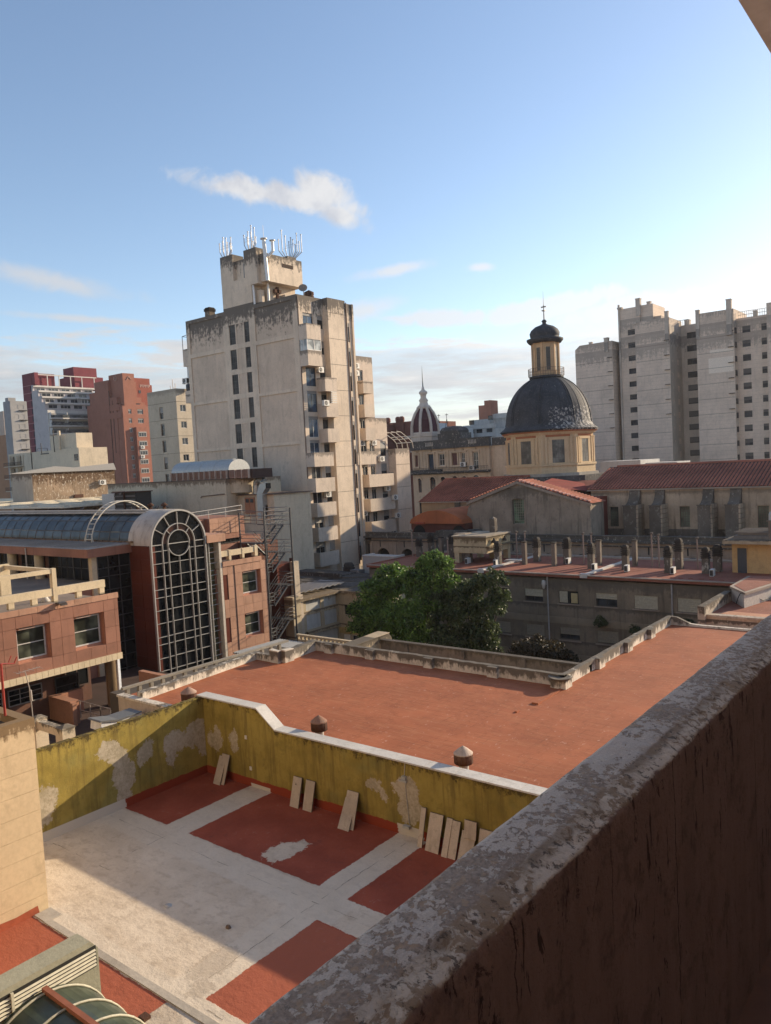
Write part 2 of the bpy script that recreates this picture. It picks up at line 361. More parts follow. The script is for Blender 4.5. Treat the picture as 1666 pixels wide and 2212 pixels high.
def rectmask(g, x, y, r, soft=.012):
    x0, x1, y0, y1 = r
    a = g.m('MULTIPLY', g.ss(x, x0-soft, x0+soft), g.m('SUBTRACT', 1.0, g.ss(x, x1-soft, x1+soft)))
    b = g.m('MULTIPLY', g.ss(y, y0-soft, y0+soft), g.m('SUBTRACT', 1.0, g.ss(y, y1-soft, y1+soft)))
    return g.m('MULTIPLY', a, b)
def ellmask(g, x, y, e):
    cx, cy, rx, ry = e
    a = g.m('DIVIDE', g.m('SUBTRACT', x, cx), rx); b = g.m('DIVIDE', g.m('SUBTRACT', y, cy), ry)
    return g.m('LESS_THAN', g.m('ADD', g.m('MULTIPLY', a, a), g.m('MULTIPLY', b, b)), 1.0)
def union(g, ms):
    r = ms[0]
    for q in ms[1:]: r = g.m('MAXIMUM', r, q)
    return r
def terrace_material():
    m, t, g, b = newmat('terrace_floor_coats'); setp(b, .75, .3)
    p = N(t, 'ShaderNodeNewGeometry').outputs['Position']; s = g.sep(p)
    wx = g.m('MULTIPLY', g.m('SUBTRACT', g.noise(p, 3.2, 8, .78), .5), .2); wy = g.m('MULTIPLY', g.m('SUBTRACT', g.noise(g.vm('ADD', p, (9, 4, 0)), 3.2, 8, .78), .5), .2)
    x = g.m('ADD', s[0], wx); y = g.m('ADD', s[1], wy)
    white = union(g, [rectmask(g, x, y, r) for r in [(-24.6, -13.66, 9.42, 14.68), (-21.55, -20.42, 14.5, 18.5), (-14.72, -13.62, 14.5, 18.5), (-13.8, -5, 13.5, 14.62), (-14.3, -5, 7, 9.97), (-13.8, -5, 6.0, 9.4)]]
                  + [ellmask(g, g.m('ADD', x, g.m('MULTIPLY', wx, 4.5)), g.m('ADD', y, g.m('MULTIPLY', wy, 4.5)), e) for e in [(-17.0, 15.45, .45, .62), (-16.8, 15.95, .28, .4)]])
    big = g.noise(p, .8, 5, .6); fi = g.noise(p, 6, 6, .7); rough = g.noise(g.vm('MULTIPLY', p, (1, 1.6, 1)), 2.6, 6, .68)
    cream = g.mix(g.ss(big, .3, .7), (.55, .46, .35), (.66, .57, .45))
    cream = g.mix(g.m('MULTIPLY', g.ss(rough, .48, .66), .5), cream, (.40, .32, .235))
    cream = g.mix(g.m('MULTIPLY', g.ss(g.noise(p, 14, 5, .7), .5, .7), .3), cream, (.36, .29, .22))
    bands = union(g, [rectmask(g, x, y, r, .03) for r in [(-24, -13.2, 13.55, 14.6), (-21.5, -20.4, 13.5, 18), (-14.75, -13.2, 9.6, 18), (-24, -12, 9.42, 10.0)]])
    cream = g.mix(g.m('MULTIPLY', bands, .45), cream, (.64, .575, .47))
    mud = union(g, [g.m('MULTIPLY', ellmask(g, g.m('ADD', x, g.m('MULTIPLY', wx, 5)), g.m('ADD', y, g.m('MULTIPLY', wy, 5)), e), .32) for e in [(-14.5, 10.9, .45, .7), (-14.0, 10.1, .3, .3), (-13.9, 9.1, .5, .3)]])
    cream = g.mix(mud, cream, (.2, .14, .09))
    red = g.mix(g.ss(big, .3, .7), (.25, .052, .026), (.34, .078, .04))
    red = g.mix(g.m('MULTIPLY', g.ss(g.noise(p, 1.3, 6, .7), .58, .7), .35), red, (.12, .04, .03))
    red = g.mix(g.m('MULTIPLY', g.ss(s[1], 13.4, 13.0), 0.0), red, red)
    chalk = g.m('MULTIPLY', g.ss(g.noise(p, 5, 8, .8), .57, .66), g.m('ADD', .12, g.m('MULTIPLY', g.ss(g.noise(p, .8, 2), .52, .62), .5)))
    red = g.mix(chalk, red, (.42, .3, .24))
    lowred = g.m('LESS_THAN', s[1], 13.45)
    red = g.mix(g.m('MULTIPLY', lowred, .6), red, (.37, .115, .06))
    c = g.mix(white, red, cream)
    t.links.new(c, b.inputs['Base Color'])
    bump(t, g, b, g.m('ADD', g.m('MULTIPLY', white, .35), g.m('ADD', fi, g.m('MULTIPLY', rough, 1.2))), .6, .03)
    return m
def yellow_wall_material(name, ax, patches, skirt_white, topz):
    m, t, g, b = newmat(name); setp(b, .9, .15)
    p = N(t, 'ShaderNodeNewGeometry').outputs['Position']; s = g.sep(p)
    a, z = s[ax], s[2]
    wx = g.m('MULTIPLY', g.m('SUBTRACT', g.noise(p, 2.0, 9, .8), .5), 1.0); wz = g.m('MULTIPLY', g.m('SUBTRACT', g.noise(g.vm('ADD', p, (5, 5, 5)), 2.0, 9, .8), .5), 1.1)
    big = g.noise(p, .9, 5, .65); st = g.noise(g.vm('MULTIPLY', p, (5, 5, .35)), 1, 6, .7); fi = g.noise(p, 11, 4, .65)
    c = g.mix(g.ss(big, .32, .68), (.225, .17, .04), (.33, .255, .065))
    c = g.mix(g.m('MULTIPLY', g.ss(g.noise(g.vm('ADD', p, (3, 1, 2)), .7, 4), .52, .7), .55), c, (.20, .19, .07))
    c = g.mix(g.m('MULTIPLY', g.ss(st, .47, .68), .65), c, (.12, .085, .03))
    c = g.mix(g.m('MULTIPLY', g.ss(g.noise(p, 3.2, 7, .75), .52, .64), .45), c, (.17, .14, .04))
    x2 = g.m('ADD', a, wx); z2 = g.m('ADD', z, wz)
    pm = union(g, [ellmask(g, x2, z2, e) for e in patches])
    plaster = g.mix(g.ss(g.m('ADD', g.m('MULTIPLY', big, .5), g.m('MULTIPLY', fi, .5)), .4, .6), (.30, .26, .18), (.44, .38, .29))
    c = g.mix(pm, c, plaster)
    # rust-black moss run-off under the coping
    d = g.m('SUBTRACT', topz[0], z) if len(topz) == 1 else g.m('SUBTRACT', g.m('ADD', topz[1], g.m('MULTIPLY', g.m('SUBTRACT', 1.0, g.ss(a, topz[2], topz[3])), topz[0]-topz[1])), z)
    k = g.m('SUBTRACT', g.m('ADD', g.m('MULTIPLY', g.noise(g.vm('MULTIPLY', p, (3, 3, 1.1)), 1.2, 7, .75), 1.1), g.m('MULTIPLY', g.noise(p, 5.5, 7, .78), 1.1)), g.m('ADD', .9, g.m('MULTIPLY', d, .95)))
    c = g.mix(g.m('MULTIPLY', g.ss(k, 0, .22), .85), c, (.055, .04, .02))
    hh = g.m('ADD', z, g.m('MULTIPLY', wz, .18))
    low = g.m('LESS_THAN', hh, -11.4+.3)
    wm = union(g, [rectmask(g, g.m('ADD', a, g.m('MULTIPLY', wx, .5)), z, (q[0], q[1], -12, q[2])) for q in skirt_white])
    c = g.mix(low, c, (.24, .045, .022)); c = g.mix(wm, c, (.5, .46, .4))
    t.links.new(c, b.inputs['Base Color']); bump(t, g, b, g.m('ADD', fi, g.m('MULTIPLY', pm, -.6)), .4, .02)
    return m

# ================================================================== ground
mb = MB(); mb.quad((-1500, -300, -22), (600, -300, -22), (600, 1500, -22), (-1500, 1500, -22))
struct('ground', mb, wall('street_ground', (.12, .115, .11), .2, .1))

# unseen blocks added behind the viewer to bounce warm sunlight onto shaded walls
NB = thing('added_bounce_blocks', None, None, (-50, -20, -22)); NB['kind'] = 'structure'
for (x0, x1, y0, y1, z1, nm, c_) in ((-34, -2.2, -24, -6, 13, 'cream', (.66, .56, .43)), (-58, -35, -30, -9, 19, 'ochre', (.62, .50, .37)), (-92, -59, -34, -4, 10, 'beige', (.62, .54, .43)), (-34, -24.8, -6, 2.8, -7.2, 'low', (.6, .5, .38)), (-24.7, -2.2, -6, -2, -8.6, 'rear', (.62, .54, .42))):
    mb = MB(); mb.box(x0, x1, y0, y1, -22, z1); mb.build('wall', [wall('bounce_block_'+nm+'_render', c_, .08, .12)], NB)
    if z1 > 0:
        for k in range(int((z1+16)/3)):
            for i in range(int((x1-x0-2)/3.6)):
                m_ = MB(); x = x0+1.6+3.6*i; z = -14+3*k; m_.box(x, x+1.3, y1-.0, y1+.03, z, z+1.3); m_.build('window', [GLASS], NB)
# ================================================================== our own building with the balcony
OWN = wall('own_building_plaster', (.55, .45, .40), .12, .4, fine=.6)
own = thing('apartment_block', 'apartment block of the dark balcony, its white ceiling corner showing top right', 'building', (4, 4, -22))
mb = MB(); mb.box(1.25, 16, -12, 14.0, -22, 12)
mb.build('wall', [OWN], own)
mb = MB(); mb.box(-.69, 1.25, -3.0, 12.5, 1.5, 1.72); mb.build('ceiling_slab', [plain('white_ceiling_paint', (.82, .85, .88), .8, .2, bs=.1)], own)
mb = MB(); mb.box(-.93, 1.25, -3.0, 14.0, -2.12, -1.9); mb.build('balcony_floor', [plain('balcony_floor_tile', (.2, .12, .1), .6)], own)

def parapet():
    m, t, g, b = newmat('peeling_parapet_paint'); setp(b, .82, .3)
    p = N(t, 'ShaderNodeNewGeometry').outputs['Position']; s = g.sep(p)
    geo = N(t, 'ShaderNodeNewGeometry'); nx = g.sep(geo.outputs['Normal'])
    pv = g.vm('MULTIPLY', p, (1, .8, 1))
    big = g.noise(pv, 4, 3, .5); med = g.noise(pv, 40, 6, .66, .5); fi = g.noise(pv, 110, 5, .65); tiny = g.noise(pv, 320, 3, .6)
    bare = g.mix(g.ss(fi, .3, .7), (.22, .185, .155), (.38, .33, .28))
    bare = g.mix(g.m('MULTIPLY', g.ss(g.noise(pv, 45, 3), .55, .62), .55), bare, (.40, .30, .20))
    paint = g.mix(g.ss(tiny, .3, .7), (.43, .405, .37), (.56, .53, .49))
    fl = g.m('ADD', g.m('MULTIPLY', big, .4), g.m('ADD', g.m('MULTIPLY', med, .45), g.m('MULTIPLY', fi, .15)))
    pm_ = g.ss(fl, .497, .507)
    c = g.mix(pm_, bare, paint)
    lich = g.ss(g.noise(pv, 60, 6, .7), .6, .66)
    c = g.mix(g.m('MULTIPLY', lich, .45), c, (.12, .105, .09))
    # chamfer: brown dirt with pits and drips; the tone step also paints crest shading
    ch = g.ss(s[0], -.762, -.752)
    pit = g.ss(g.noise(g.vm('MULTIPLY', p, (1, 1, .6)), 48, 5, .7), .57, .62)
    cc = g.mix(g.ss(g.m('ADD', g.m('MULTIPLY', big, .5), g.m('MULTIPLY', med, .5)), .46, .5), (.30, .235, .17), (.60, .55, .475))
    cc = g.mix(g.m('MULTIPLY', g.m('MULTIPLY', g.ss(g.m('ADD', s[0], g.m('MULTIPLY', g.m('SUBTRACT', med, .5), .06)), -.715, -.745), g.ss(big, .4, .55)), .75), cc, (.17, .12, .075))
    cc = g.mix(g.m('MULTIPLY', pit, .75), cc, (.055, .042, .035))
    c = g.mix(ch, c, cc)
    # inner face: dark brown paint with drips, cracks
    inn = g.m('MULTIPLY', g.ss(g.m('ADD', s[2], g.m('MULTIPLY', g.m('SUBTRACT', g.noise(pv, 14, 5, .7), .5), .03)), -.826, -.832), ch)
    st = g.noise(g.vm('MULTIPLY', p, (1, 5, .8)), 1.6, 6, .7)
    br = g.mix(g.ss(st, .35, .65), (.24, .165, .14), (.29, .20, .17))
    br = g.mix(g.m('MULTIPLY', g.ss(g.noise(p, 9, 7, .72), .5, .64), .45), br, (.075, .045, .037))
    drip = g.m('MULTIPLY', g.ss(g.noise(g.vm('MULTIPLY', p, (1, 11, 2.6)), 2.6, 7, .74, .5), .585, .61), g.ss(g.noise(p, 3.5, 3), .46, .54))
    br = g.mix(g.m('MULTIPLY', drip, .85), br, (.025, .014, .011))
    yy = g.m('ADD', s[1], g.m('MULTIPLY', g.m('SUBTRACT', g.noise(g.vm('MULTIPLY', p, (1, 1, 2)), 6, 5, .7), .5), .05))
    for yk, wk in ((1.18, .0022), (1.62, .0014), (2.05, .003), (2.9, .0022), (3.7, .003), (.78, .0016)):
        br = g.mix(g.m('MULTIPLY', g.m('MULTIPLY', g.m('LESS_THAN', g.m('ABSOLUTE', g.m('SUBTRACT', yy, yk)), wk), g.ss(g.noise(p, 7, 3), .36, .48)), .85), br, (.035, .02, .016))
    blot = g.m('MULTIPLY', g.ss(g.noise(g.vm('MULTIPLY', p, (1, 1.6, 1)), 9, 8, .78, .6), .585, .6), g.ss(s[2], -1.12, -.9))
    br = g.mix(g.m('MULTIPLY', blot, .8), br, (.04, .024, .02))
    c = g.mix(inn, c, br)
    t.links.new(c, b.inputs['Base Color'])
    h = g.m('ADD', g.m('MULTIPLY', pm_, .5), g.m('ADD', fi, g.m('MULTIPLY', g.m('MULTIPLY', pit, ch), -.6)))
    bump(t, g, b, h, .75, .004)
    # cross-section (x,z), outer bottom -> over the top -> inner bottom
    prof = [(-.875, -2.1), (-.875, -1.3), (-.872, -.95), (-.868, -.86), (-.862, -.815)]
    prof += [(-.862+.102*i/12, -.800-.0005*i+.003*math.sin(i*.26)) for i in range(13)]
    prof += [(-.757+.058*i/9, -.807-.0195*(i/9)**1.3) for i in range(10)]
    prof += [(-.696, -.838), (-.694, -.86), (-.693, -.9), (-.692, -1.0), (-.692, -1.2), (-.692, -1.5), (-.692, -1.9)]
    ys = [-1.0+.05*i for i in range(20)] + [.0+.011*i for i in range(520)]
    y = ys[-1]
    while y < 12.4: y += .011+.02*(y-5.7) if y > 5.7 else .011; ys.append(min(y, 12.5))
    k = len(prof); vs = []
    for y in ys:
        for j, (x, z) in enumerate(prof):
            q = Vector((x*6, y*6, z*6))
            n1 = noise.noise(q*2.3); n2 = noise.noise(q*7); n3 = noise.noise(Vector((y*3.1, j*.2, 1)))
            e = 1.0 if 3 <= j <= 28 else .15
            chip = max(0, noise.noise(Vector((y*22, x*22, 4)))-.28)*.012 if 12 <= j <= 27 else 0
            vs.append((x+e*(.0022*n2+.0035*n3*(1 if j in (4, 5, 17, 18, 27, 28) else .3))-chip*.5, y, z+e*(.0026*n1+.0016*n2+.0008*noise.noise(q*19))-chip))
    fs = [(i*k+j, i*k+j+1, (i+1)*k+j+1, (i+1)*k+j) for i in range(len(ys)-1) for j in range(k-1)]
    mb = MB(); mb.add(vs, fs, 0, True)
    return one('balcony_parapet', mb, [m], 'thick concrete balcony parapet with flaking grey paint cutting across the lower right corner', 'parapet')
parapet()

# ================================================================== terrace with the yellow walls
TM = terrace_material()
terr = thing('terrace_floor', None, None, (-16, 12, -11.9)); terr['kind'] = 'structure'
mb = MB(); mb.box(-24.2, -1.5, -2, 18.5, -11.9, -11.4); mb.build('floor_slab', [TM], terr)
JM = plain('black_joint_sealant', (.03, .028, .025), .7); JG = plain('brown_grey_crack', (.14, .115, .09), .8)
random.seed(3)
def crack(pts):
    m_ = MB()
    for (x0, y0), (x1, y1) in zip(pts, pts[1:]):
        L = math.hypot(x1-x0, y1-y0); n = max(2, int(L/.25))
        for i in range(n):
            if random.random() < .45: continue
            a, c = i/n, (i+1)/n; w = random.uniform(.003, .009); j = random.uniform(-.02, .02)
            dx, dy = (x1-x0)/L, (y1-y0)/L
            ax, ay, bx, by = x0+(x1-x0)*a-dy*j, y0+(y1-y0)*a+dx*j, x0+(x1-x0)*c-dy*j, y0+(y1-y0)*c+dx*j
            m_.quad((ax+dy*w, ay-dx*w, -11.394), (bx+dy*w*.5, by-dx*w*.5, -11.394), (bx-dy*w*.5, by+dx*w*.5, -11.394), (ax-dy*w, ay+dx*w, -11.394))
    m_.build('expansion_joint', [JG], terr)
for pts in [[(-14.15, 10.2), (-14.2, 14.0), (-14.15, 17.9)], [(-23.8, 14.05), (-14.6, 14.02), (-11.5, 14.1)], [(-20.9, 12.2), (-20.9, 15)], [(-13.6, 9.75), (-11, 9.75)], [(-23.9, 11.9), (-20.5, 11.95)]]: crack(pts)
# raised band along the edge of the lower white strip
mb = MB(); mb.box(-19.55, -5, 9.44, 9.62, -11.4, -11.37); mb.box(-20.1, -19.5, 9.46, 9.9, -11.4, -11.372)
mb.build('kerb_strip', [wall('grey_kerb_coat', (.42, .38, .32), .2, .1)], terr)

YL = yellow_wall_material('left_yellow_wall_paint', 1, [(14.25, -9.2, .45, .33), (14.6, -9.6, .35, .45), (14.75, -10.35, .45, .62), (14.7, -10.95, .3, .3), (15.75, -9.7, .28, .4), (15.5, -9.9, .25, .3), (16.9, -9.75, .5, .45), (16.75, -10.2, .25, .4), (17.9, -9.75, .55, .5), (18.3, -10.2, .4, .55), (11.9, -10.15, .4, .5), (11.8, -10.6, .3, .3)], [(9, 14.75, -11.08)], [-8.42])
YR = yellow_wall_material('right_yellow_wall_paint', 0, [(-23.25, -9.95, .28, .42), (-23.6, -10.0, .2, .35), (-22.3, -9.85, .2, .45), (-15.6, -10.12, .33, .18), (-15.25, -10.3, .22, .2), (-14.3, -9.95, .5, .42), (-14.2, -10.6, .5, .4)], [(-21.5, -20.45, -11.27), (-14.75, -13.75, -11.08)], [-8.4, -9.05, -20.9, -20.0])
mb = MB(); mb.box(-24.15, -23.95, 5, 18.3, -12.2, -8.47)
# ragged mossy top edge
for i in range(60):
    y = 5+13.3*i/60; h = random.uniform(.015, .05); mb.box(-24.16, -23.94+random.uniform(0, .012), y, y+13.3/60, -8.47, -8.47+h)
one('yellow_wall', mb, [YL], 'yellow painted terrace wall half in sun, with big bare plaster patches, running beside the brown building', 'wall')
zt = lambda x: -8.4 if x < -20.9 else (-9.03 if x > -20.0 else -8.4-.63*(x+20.9)/.9)
cop = thing('yellow_wall', 'shaded yellow terrace wall with a stepped white stone coping in front of the wide red roof', 'wall', (-13, 18.4, -11.4))
mb = MB(); mb.prism([(-24.15, -12.2), (-1.5, -12.2), (-1.5, -9.07), (-19.97, -9.07), (-20.87, -8.44), (-24.15, -8.44)], 'F', 18.3, 18.52); mb.build('wall_panel', [YR], cop)
CP = wall('white_coping_stone', (.56, .54, .50), .2, .2, fine=1.5, dirt=.35)
def cslab(x0, z0, x1, z1):
    m_ = MB(); y0, y1, h = 18.2, 18.68, .05
    m_.add([(x0, y0, z0), (x1, y0, z1), (x1, y1, z1), (x0, y1, z0), (x0, y0, z0+h), (x1, y0, z1+h), (x1, y1, z1+h), (x0, y1, z0+h)], [(0, 3, 2, 1), (4, 5, 6, 7), (0, 1, 5, 4), (1, 2, 6, 5), (2, 3, 7, 6), (3, 0, 4, 7)])
    m_.build('coping_slab', [CP], cop)
xs = [-24.2, -23.1, -22.0, -20.88]
for a, b in zip(xs, xs[1:]): cslab(a+.006, -8.432, b-.006, -8.432)
cslab(-20.87, -8.42, -19.97, -9.055)
x = -19.955
while x < -2: cslab(x+.006, -9.062, x+1.06, -9.062); x += 1.07
# little fittings on the wall: junction boxes and a wall lamp with conduit
WP = plain('white_plastic', (.7, .68, .62), .5)
for (x, z, w) in [(-21.58, -9.6, .05), (-21.42, -10.72, .05)]:
    mb = MB(); mb.box(x-w, x+w, 18.27, 18.3, z-w*1.3, z+w*1.3); mb.build('junction_box', [WP], cop)
mb = MB(); mb.box(-14.42, -14.28, 18.2, 18.3, -9.62, -9.5); mb.box(-14.50, -14.2, 18.16, 18.2, -9.66, -9.6); mb.tube((-14.35, 18.27, -9.5), (-14.3, 18.27, -9.1), .012); mb.tube((-14.35, 18.28, -9.66), (-14.25, 18.28, -11.0), .01); mb.box(-14.45, -14.2, 18.17, 18.3, -11.12, -11.04)
mb.build('wall_lamp', [plain('grey_lamp_metal', (.4, .4, .38), .5)], cop)

# ---- boards leaning against the yellow wall
BM = wall('pale_fibre_board', (.5, .42, .33), .25, .45, fine=3, dirt=.4); BE = plain('board_dark_edge', (.16, .12, .08), .8)
def board(x, w, h, lean, label, z0=-11.4, dx=0, y=18.28, th=.045):
    """leaning slab, foot at y-lean, head touching the wall"""
    m_ = MB(); y0 = y-lean
    hz = math.sqrt(max(.01, h*h-lean*lean-dx*dx)); a, b = (x, y0), (x+dx, y-.01)
    m_.add([(a[0], a[1]-th, z0), (a[0]+w, a[1]-th, z0), (b[0]+w, b[1]-th, z0+hz), (b[0], b[1]-th, z0+hz), (a[0], a[1], z0), (a[0]+w, a[1], z0), (b[0]+w, b[1], z0+hz), (b[0], b[1], z0+hz)],
           [(0, 1, 2, 3), (7, 6, 5, 4)], 0)
    n = len(m_.v)-8; m_.f += [(n+0, n+3, n+7, n+4), (n+1, n+5, n+6, n+2), (n+3, n+2, n+6, n+7), (n+0, n+4, n+5, n+1)]; m_.mi += [1]*4; m_.sm += [False]*4
    return one('board', m_, [BM, BE], label, 'board', 'panels leaning on the yellow wall')
board(-22.92, .38, 1.02, .52, 'front pale board of the pair leaning by the inner corner of the yellow walls', dx=-.14)
board(-22.84, .42, 1.06, .44, 'rear board of the pair leaning by the inner corner of the yellow walls', dx=-.08, th=.03)
b1 = board(-19.05, .4, .98, .38, 'left of two boards leaning side by side, with a small dark hole near its top', dx=-.1)
mb = MB(); mb.add([(-18.93+.025*math.cos(t), 18.10+.01*math.sin(t), -10.7+.025*math.sin(t)) for t in [2*math.pi*i/10 for i in range(10)]], [tuple(range(10))]); mb.build('hole', [JM], b1)
board(-18.47, .41, .97, .35, 'right of two boards leaning side by side, next to the one with a hole', dx=-.08)
board(-16.56, .46, 1.03, .72, 'front board of the stack leaning alone in the middle of the yellow wall', dx=-.22)
board(-16.5, .48, 1.14, .6, 'rear board sticking up behind the lone stack in the middle of the yellow wall', dx=-.2, th=.03)
board(-13.72, .17, 1.14, .33, 'narrow board standing first in the right hand row of leaning boards')
board(-13.4, .47, 1.08, .38, 'broad pale board beside the narrow one in the right hand row')
board(-12.8, .2, 1.08, .42, 'slim board, left of the two touching ones in the right hand row')
board(-12.6, .27, 1.04, .39, 'board right of the slim one and touching it in the right hand row')
board(-12.28, .46, .84, .36, 'board with a smaller one resting on top, near the right hand row end')
board(-12.16, .4, .5, .1, 'small board resting on top of another in the right hand row', z0=-10.78, y=18.24)
board(-11.68, .52, 1.0, .3, 'last board of the right hand row, partly hidden by the parapet')
# small litter: a drain cover and a stone
mb = MB(); mb.lathe([(0, -11.37), (.09, -11.37), (.1, -11.4)], -17.45, 11.75, 16); one('floor_drain', mb, [plain('drain_metal', (.45, .44, .42), .5)], 'small round grey drain cover in the shaded middle of the terrace', 'drain')
mb = MB(); mb.lathe([(0, -11.32), (.06, -11.34), (.09, -11.4)], -15.3, 12.0, 7, sy=.7); one('stone', mb, [plain('brown_stone', (.16, .11, .08), .8)], 'small brown stone lying on the shaded white terrace floor', 'stone')

# ---- roof cowls behind the yellow wall
RUST = wall('rusty_sheet', (.10, .05, .033), .35, .5, fine=3); CON = wall('cement_pipe', (.45, .42, .38), .15, .3, fine=3)
RUSTL = wall('rust_and_white_cone', (.42, .34, .28), .45, .6, tint=(.22, .1, .06), fine=4)
def cowl(x, y, zb, zc, r, label):
    t = thing('roof_cowl', label, 'vent cowl', (x, y, zb), 'rusty round vent cowls on the red roof')
    a = MB(); a.tube((x, y, zb), (x, y, zc-.5), r*.55, 14); a.build('pipe', [CON], t)
    a = MB(); a.lathe([(r*.5, zc-.57), (r*.62, zc-.56), (r, zc-.54), (r*1.02, zc-.26), (r*.97, zc-.25), (0, zc-.25)], x, y, 20)
    for i in range(10): an = i*math.pi/5; a.tube((x+r*math.cos(an), y+r*math.sin(an), zc-.54), (x+r*math.cos(an), y+r*math.sin(an), zc-.27), .012, 4)
    a.build('louvre_ring', [RUST], t)
    a = MB(); a.lathe([(r*1.05, zc-.25), (r*1.06, zc-.22), (r*.5, zc-.09), (0, zc)], x, y, 20, sm=False); a.build('cone_cap', [RUSTL], t)
cowl(-12.84, 19.3, -9.4, -8.6, .28, 'rusty round roof cowl with a pale cone cap, nearest the balcony parapet')
cowl(-18.84, 19.3, -9.4, -8.62, .28, 'rusty round roof cowl in the middle, just right of the slanting coping')
cowl(-26.15, 19.3, -9.4, -8.62, .31, 'rusty dark roof cowl standing above the corner of the two yellow walls')

# ================================================================== wide red roof building
PAR = wall('stained_white_parapet', (.66, .60, .50), .2, .75, grime=[(-8.85, .75)], gamt=.85, gcol=(.06, .05, .04), fine=2.6, dirt=.5)
FW_ = wall('cream_stained_wall', (.5, .42, .33), .15, .4)
rr = thing('roof_building', 'low building under a wide L shaped terracotta roof with stained white parapets', 'building', (-18, 28, -22))
mb = MB(); mb.prism([(-29.9, 18.55), (-1.5, 18.55), (-1.5, 41.85), (-14.2, 41.85), (-14.2, 28.95), (-28.2, 28.95), (-28.2, 26.3), (-29.9, 26.3)], 'T', -22, -9.4)
mb.build('roof', [RED], rr)
mb = MB(); mb.box(-29.95, -24.1, 18.44, 18.56, -22, -9.36); mb.build('front_wall', [FW_], rr)
mb = MB(); mb.box(-30.0, -26.3, 18.4, 18.75, -9.36, -9.27); mb.build('front_kerb', [PAR], rr)
def pline(pts, w, h, name, mats, par, zb=-9.4, jag=.02, side=1, cap=None):
    """parapet with a slightly uneven top following pts"""
    for (x0, y0), (x1, y1) in zip(pts, pts[1:]):
        m_ = MB(); L = math.hypot(x1-x0, y1-y0); n = max(2, int(L/.3)); dx, dy = (x1-x0)/L, (y1-y0)/L; ox, oy = dy*w*side, -dx*w*side
        vs = []
        for i in range(n+1):
            f = i/n; j = random.uniform(-jag, jag); k = random.uniform(-jag, jag)*.5; x, y = x0+(x1-x0)*f, y0+(y1-y0)*f
            vs += [(x, y, zb-.6), (x, y, zb+h+j), (x+ox+k*dy, y+oy+k*dx, zb+h+j*.6), (x+ox, y+oy, zb-.6)]
        fs = [];
        for i in range(n):
            for j in range(3): fs.append((4*i+j, 4*i+j+1, 4*i+j+5, 4*i+j+4))
        fs += [(3, 2, 1, 0), (4*n, 4*n+1, 4*n+2, 4*n+3)]
        m_.add(vs, fs); m_.build(name, mats, par)
random.seed(11)
pline([(-28.9, 18.7), (-29.75, 26.2)], .35, .33, 'parapet', [PAR], rr)
pline([(-29.75, 26.2), (-28.3, 26.2)], .3, .33, 'parapet', [PAR], rr)
pline([(-28.35, 26.1), (-27.75, 26.1), (-27.75, 26.7)], .25, .62, 'parapet', [PAR], rr)
pline([(-28.0, 26.6), (-28.3, 28.9)], .35, .52, 'parapet', [PAR], rr)
pline([(-28.5, 28.7), (-14.0, 28.7)], -.25, .48, 'parapet', [PAR], rr)
pline([(-14.0, 28.7), (-14.0, 41.9)], -.24, .46, 'parapet', [PAR], rr)
for x in (-24.2, -20.7, -17.3, -26.9):
    mb = MB(); mb.box(x-.25, x+.25, 28.5, 28.7, -9.4, -8.94); mb.build('pilaster', [PAR], rr)
for y in (32.1, 35.4, 38.5):
    mb = MB(); mb.box(-14.0, -13.8, y-.3, y+.3, -9.4, -8.93); mb.build('pilaster', [PAR], rr)
mb = MB(); mb.box(-14.45, -13.78, 28.35, 28.95, -9.4, -9.05); mb.build('pedestal', [PAR], rr)
mb = MB(); mb.lathe([(0, -9.0), (.38, -9.0), (.5, -8.96), (.5, -9.0), (.42, -9.05), (0, -9.05)], -14.15, 28.65, 24); mb.build('round_plate', [PAR], rr)
# far parapet dips in a curve
mb = MB(); pts = [(-14.2, -8.94), (-13.7, -8.97), (-13.4, -9.1), (-13.0, -9.27), (-12.5, -9.3), (-1.6, -9.3)]
mb.prism([(-14.2, -10)]+pts[:]+[(-1.6, -10)], 'F', 41.8, 42.02); mb.build('parapet', [PAR], rr)
# a line of raised tiles running from the plinth across the roof
for b_ in ((-14.05, -13.9, 26.4, 28.3, -9.4, -9.36), (-14.12, -13.85, 26.1, 26.4, -9.4, -9.33), (-14.2, -14.1, 24.9, 25.1, -9.4, -9.35)): mb = MB(); mb.box(*b_); mb.build('raised_tile', [RED], rr)
DP = wall('dark_mossy_wall', (.2, .17, .14), .3, .6, grime=[(-8.95, .8)], fine=1.5)
# thin second wall and wedge wall behind
mb = MB(); mb.box(-25.6, -14.0, 31.2, 31.4, -22, -9.18); mb.box(-25.6, -14.0, 31.14, 31.44, -9.18, -9.1)
for x in (-23.9, -20.5, -17.2): mb.box(x-.12, x+.12, 31.1, 31.2, -10.5, -9.18)
one('courtyard_wall', mb, [DP], 'long thin stained wall with a light coping between the red roof and the trees', 'wall')
mb = MB(); mb.prism([(28.95, -9.05), (32.0, -8.97), (32.2, -9.2), (32.2, -22), (28.95, -22)], 'S', -26.25, -25.65); mb.tube((-25.62, 31.2, -9.9), (-25.62, 31.2, -8.95), .02)
mb.prism([(28.9, -9.05), (31.95, -8.95), (32.0, -8.9), (28.9, -8.99)], 'S', -26.4, -25.6)
one('dividing_wall', mb, [wall('peeling_ochre_wall', (.5, .4, .27), .3, .7, grime=[(-8.95, .7)], fine=2)], 'short thick wall with rain streaks and a sloped top sticking up behind the red roof', 'wall')

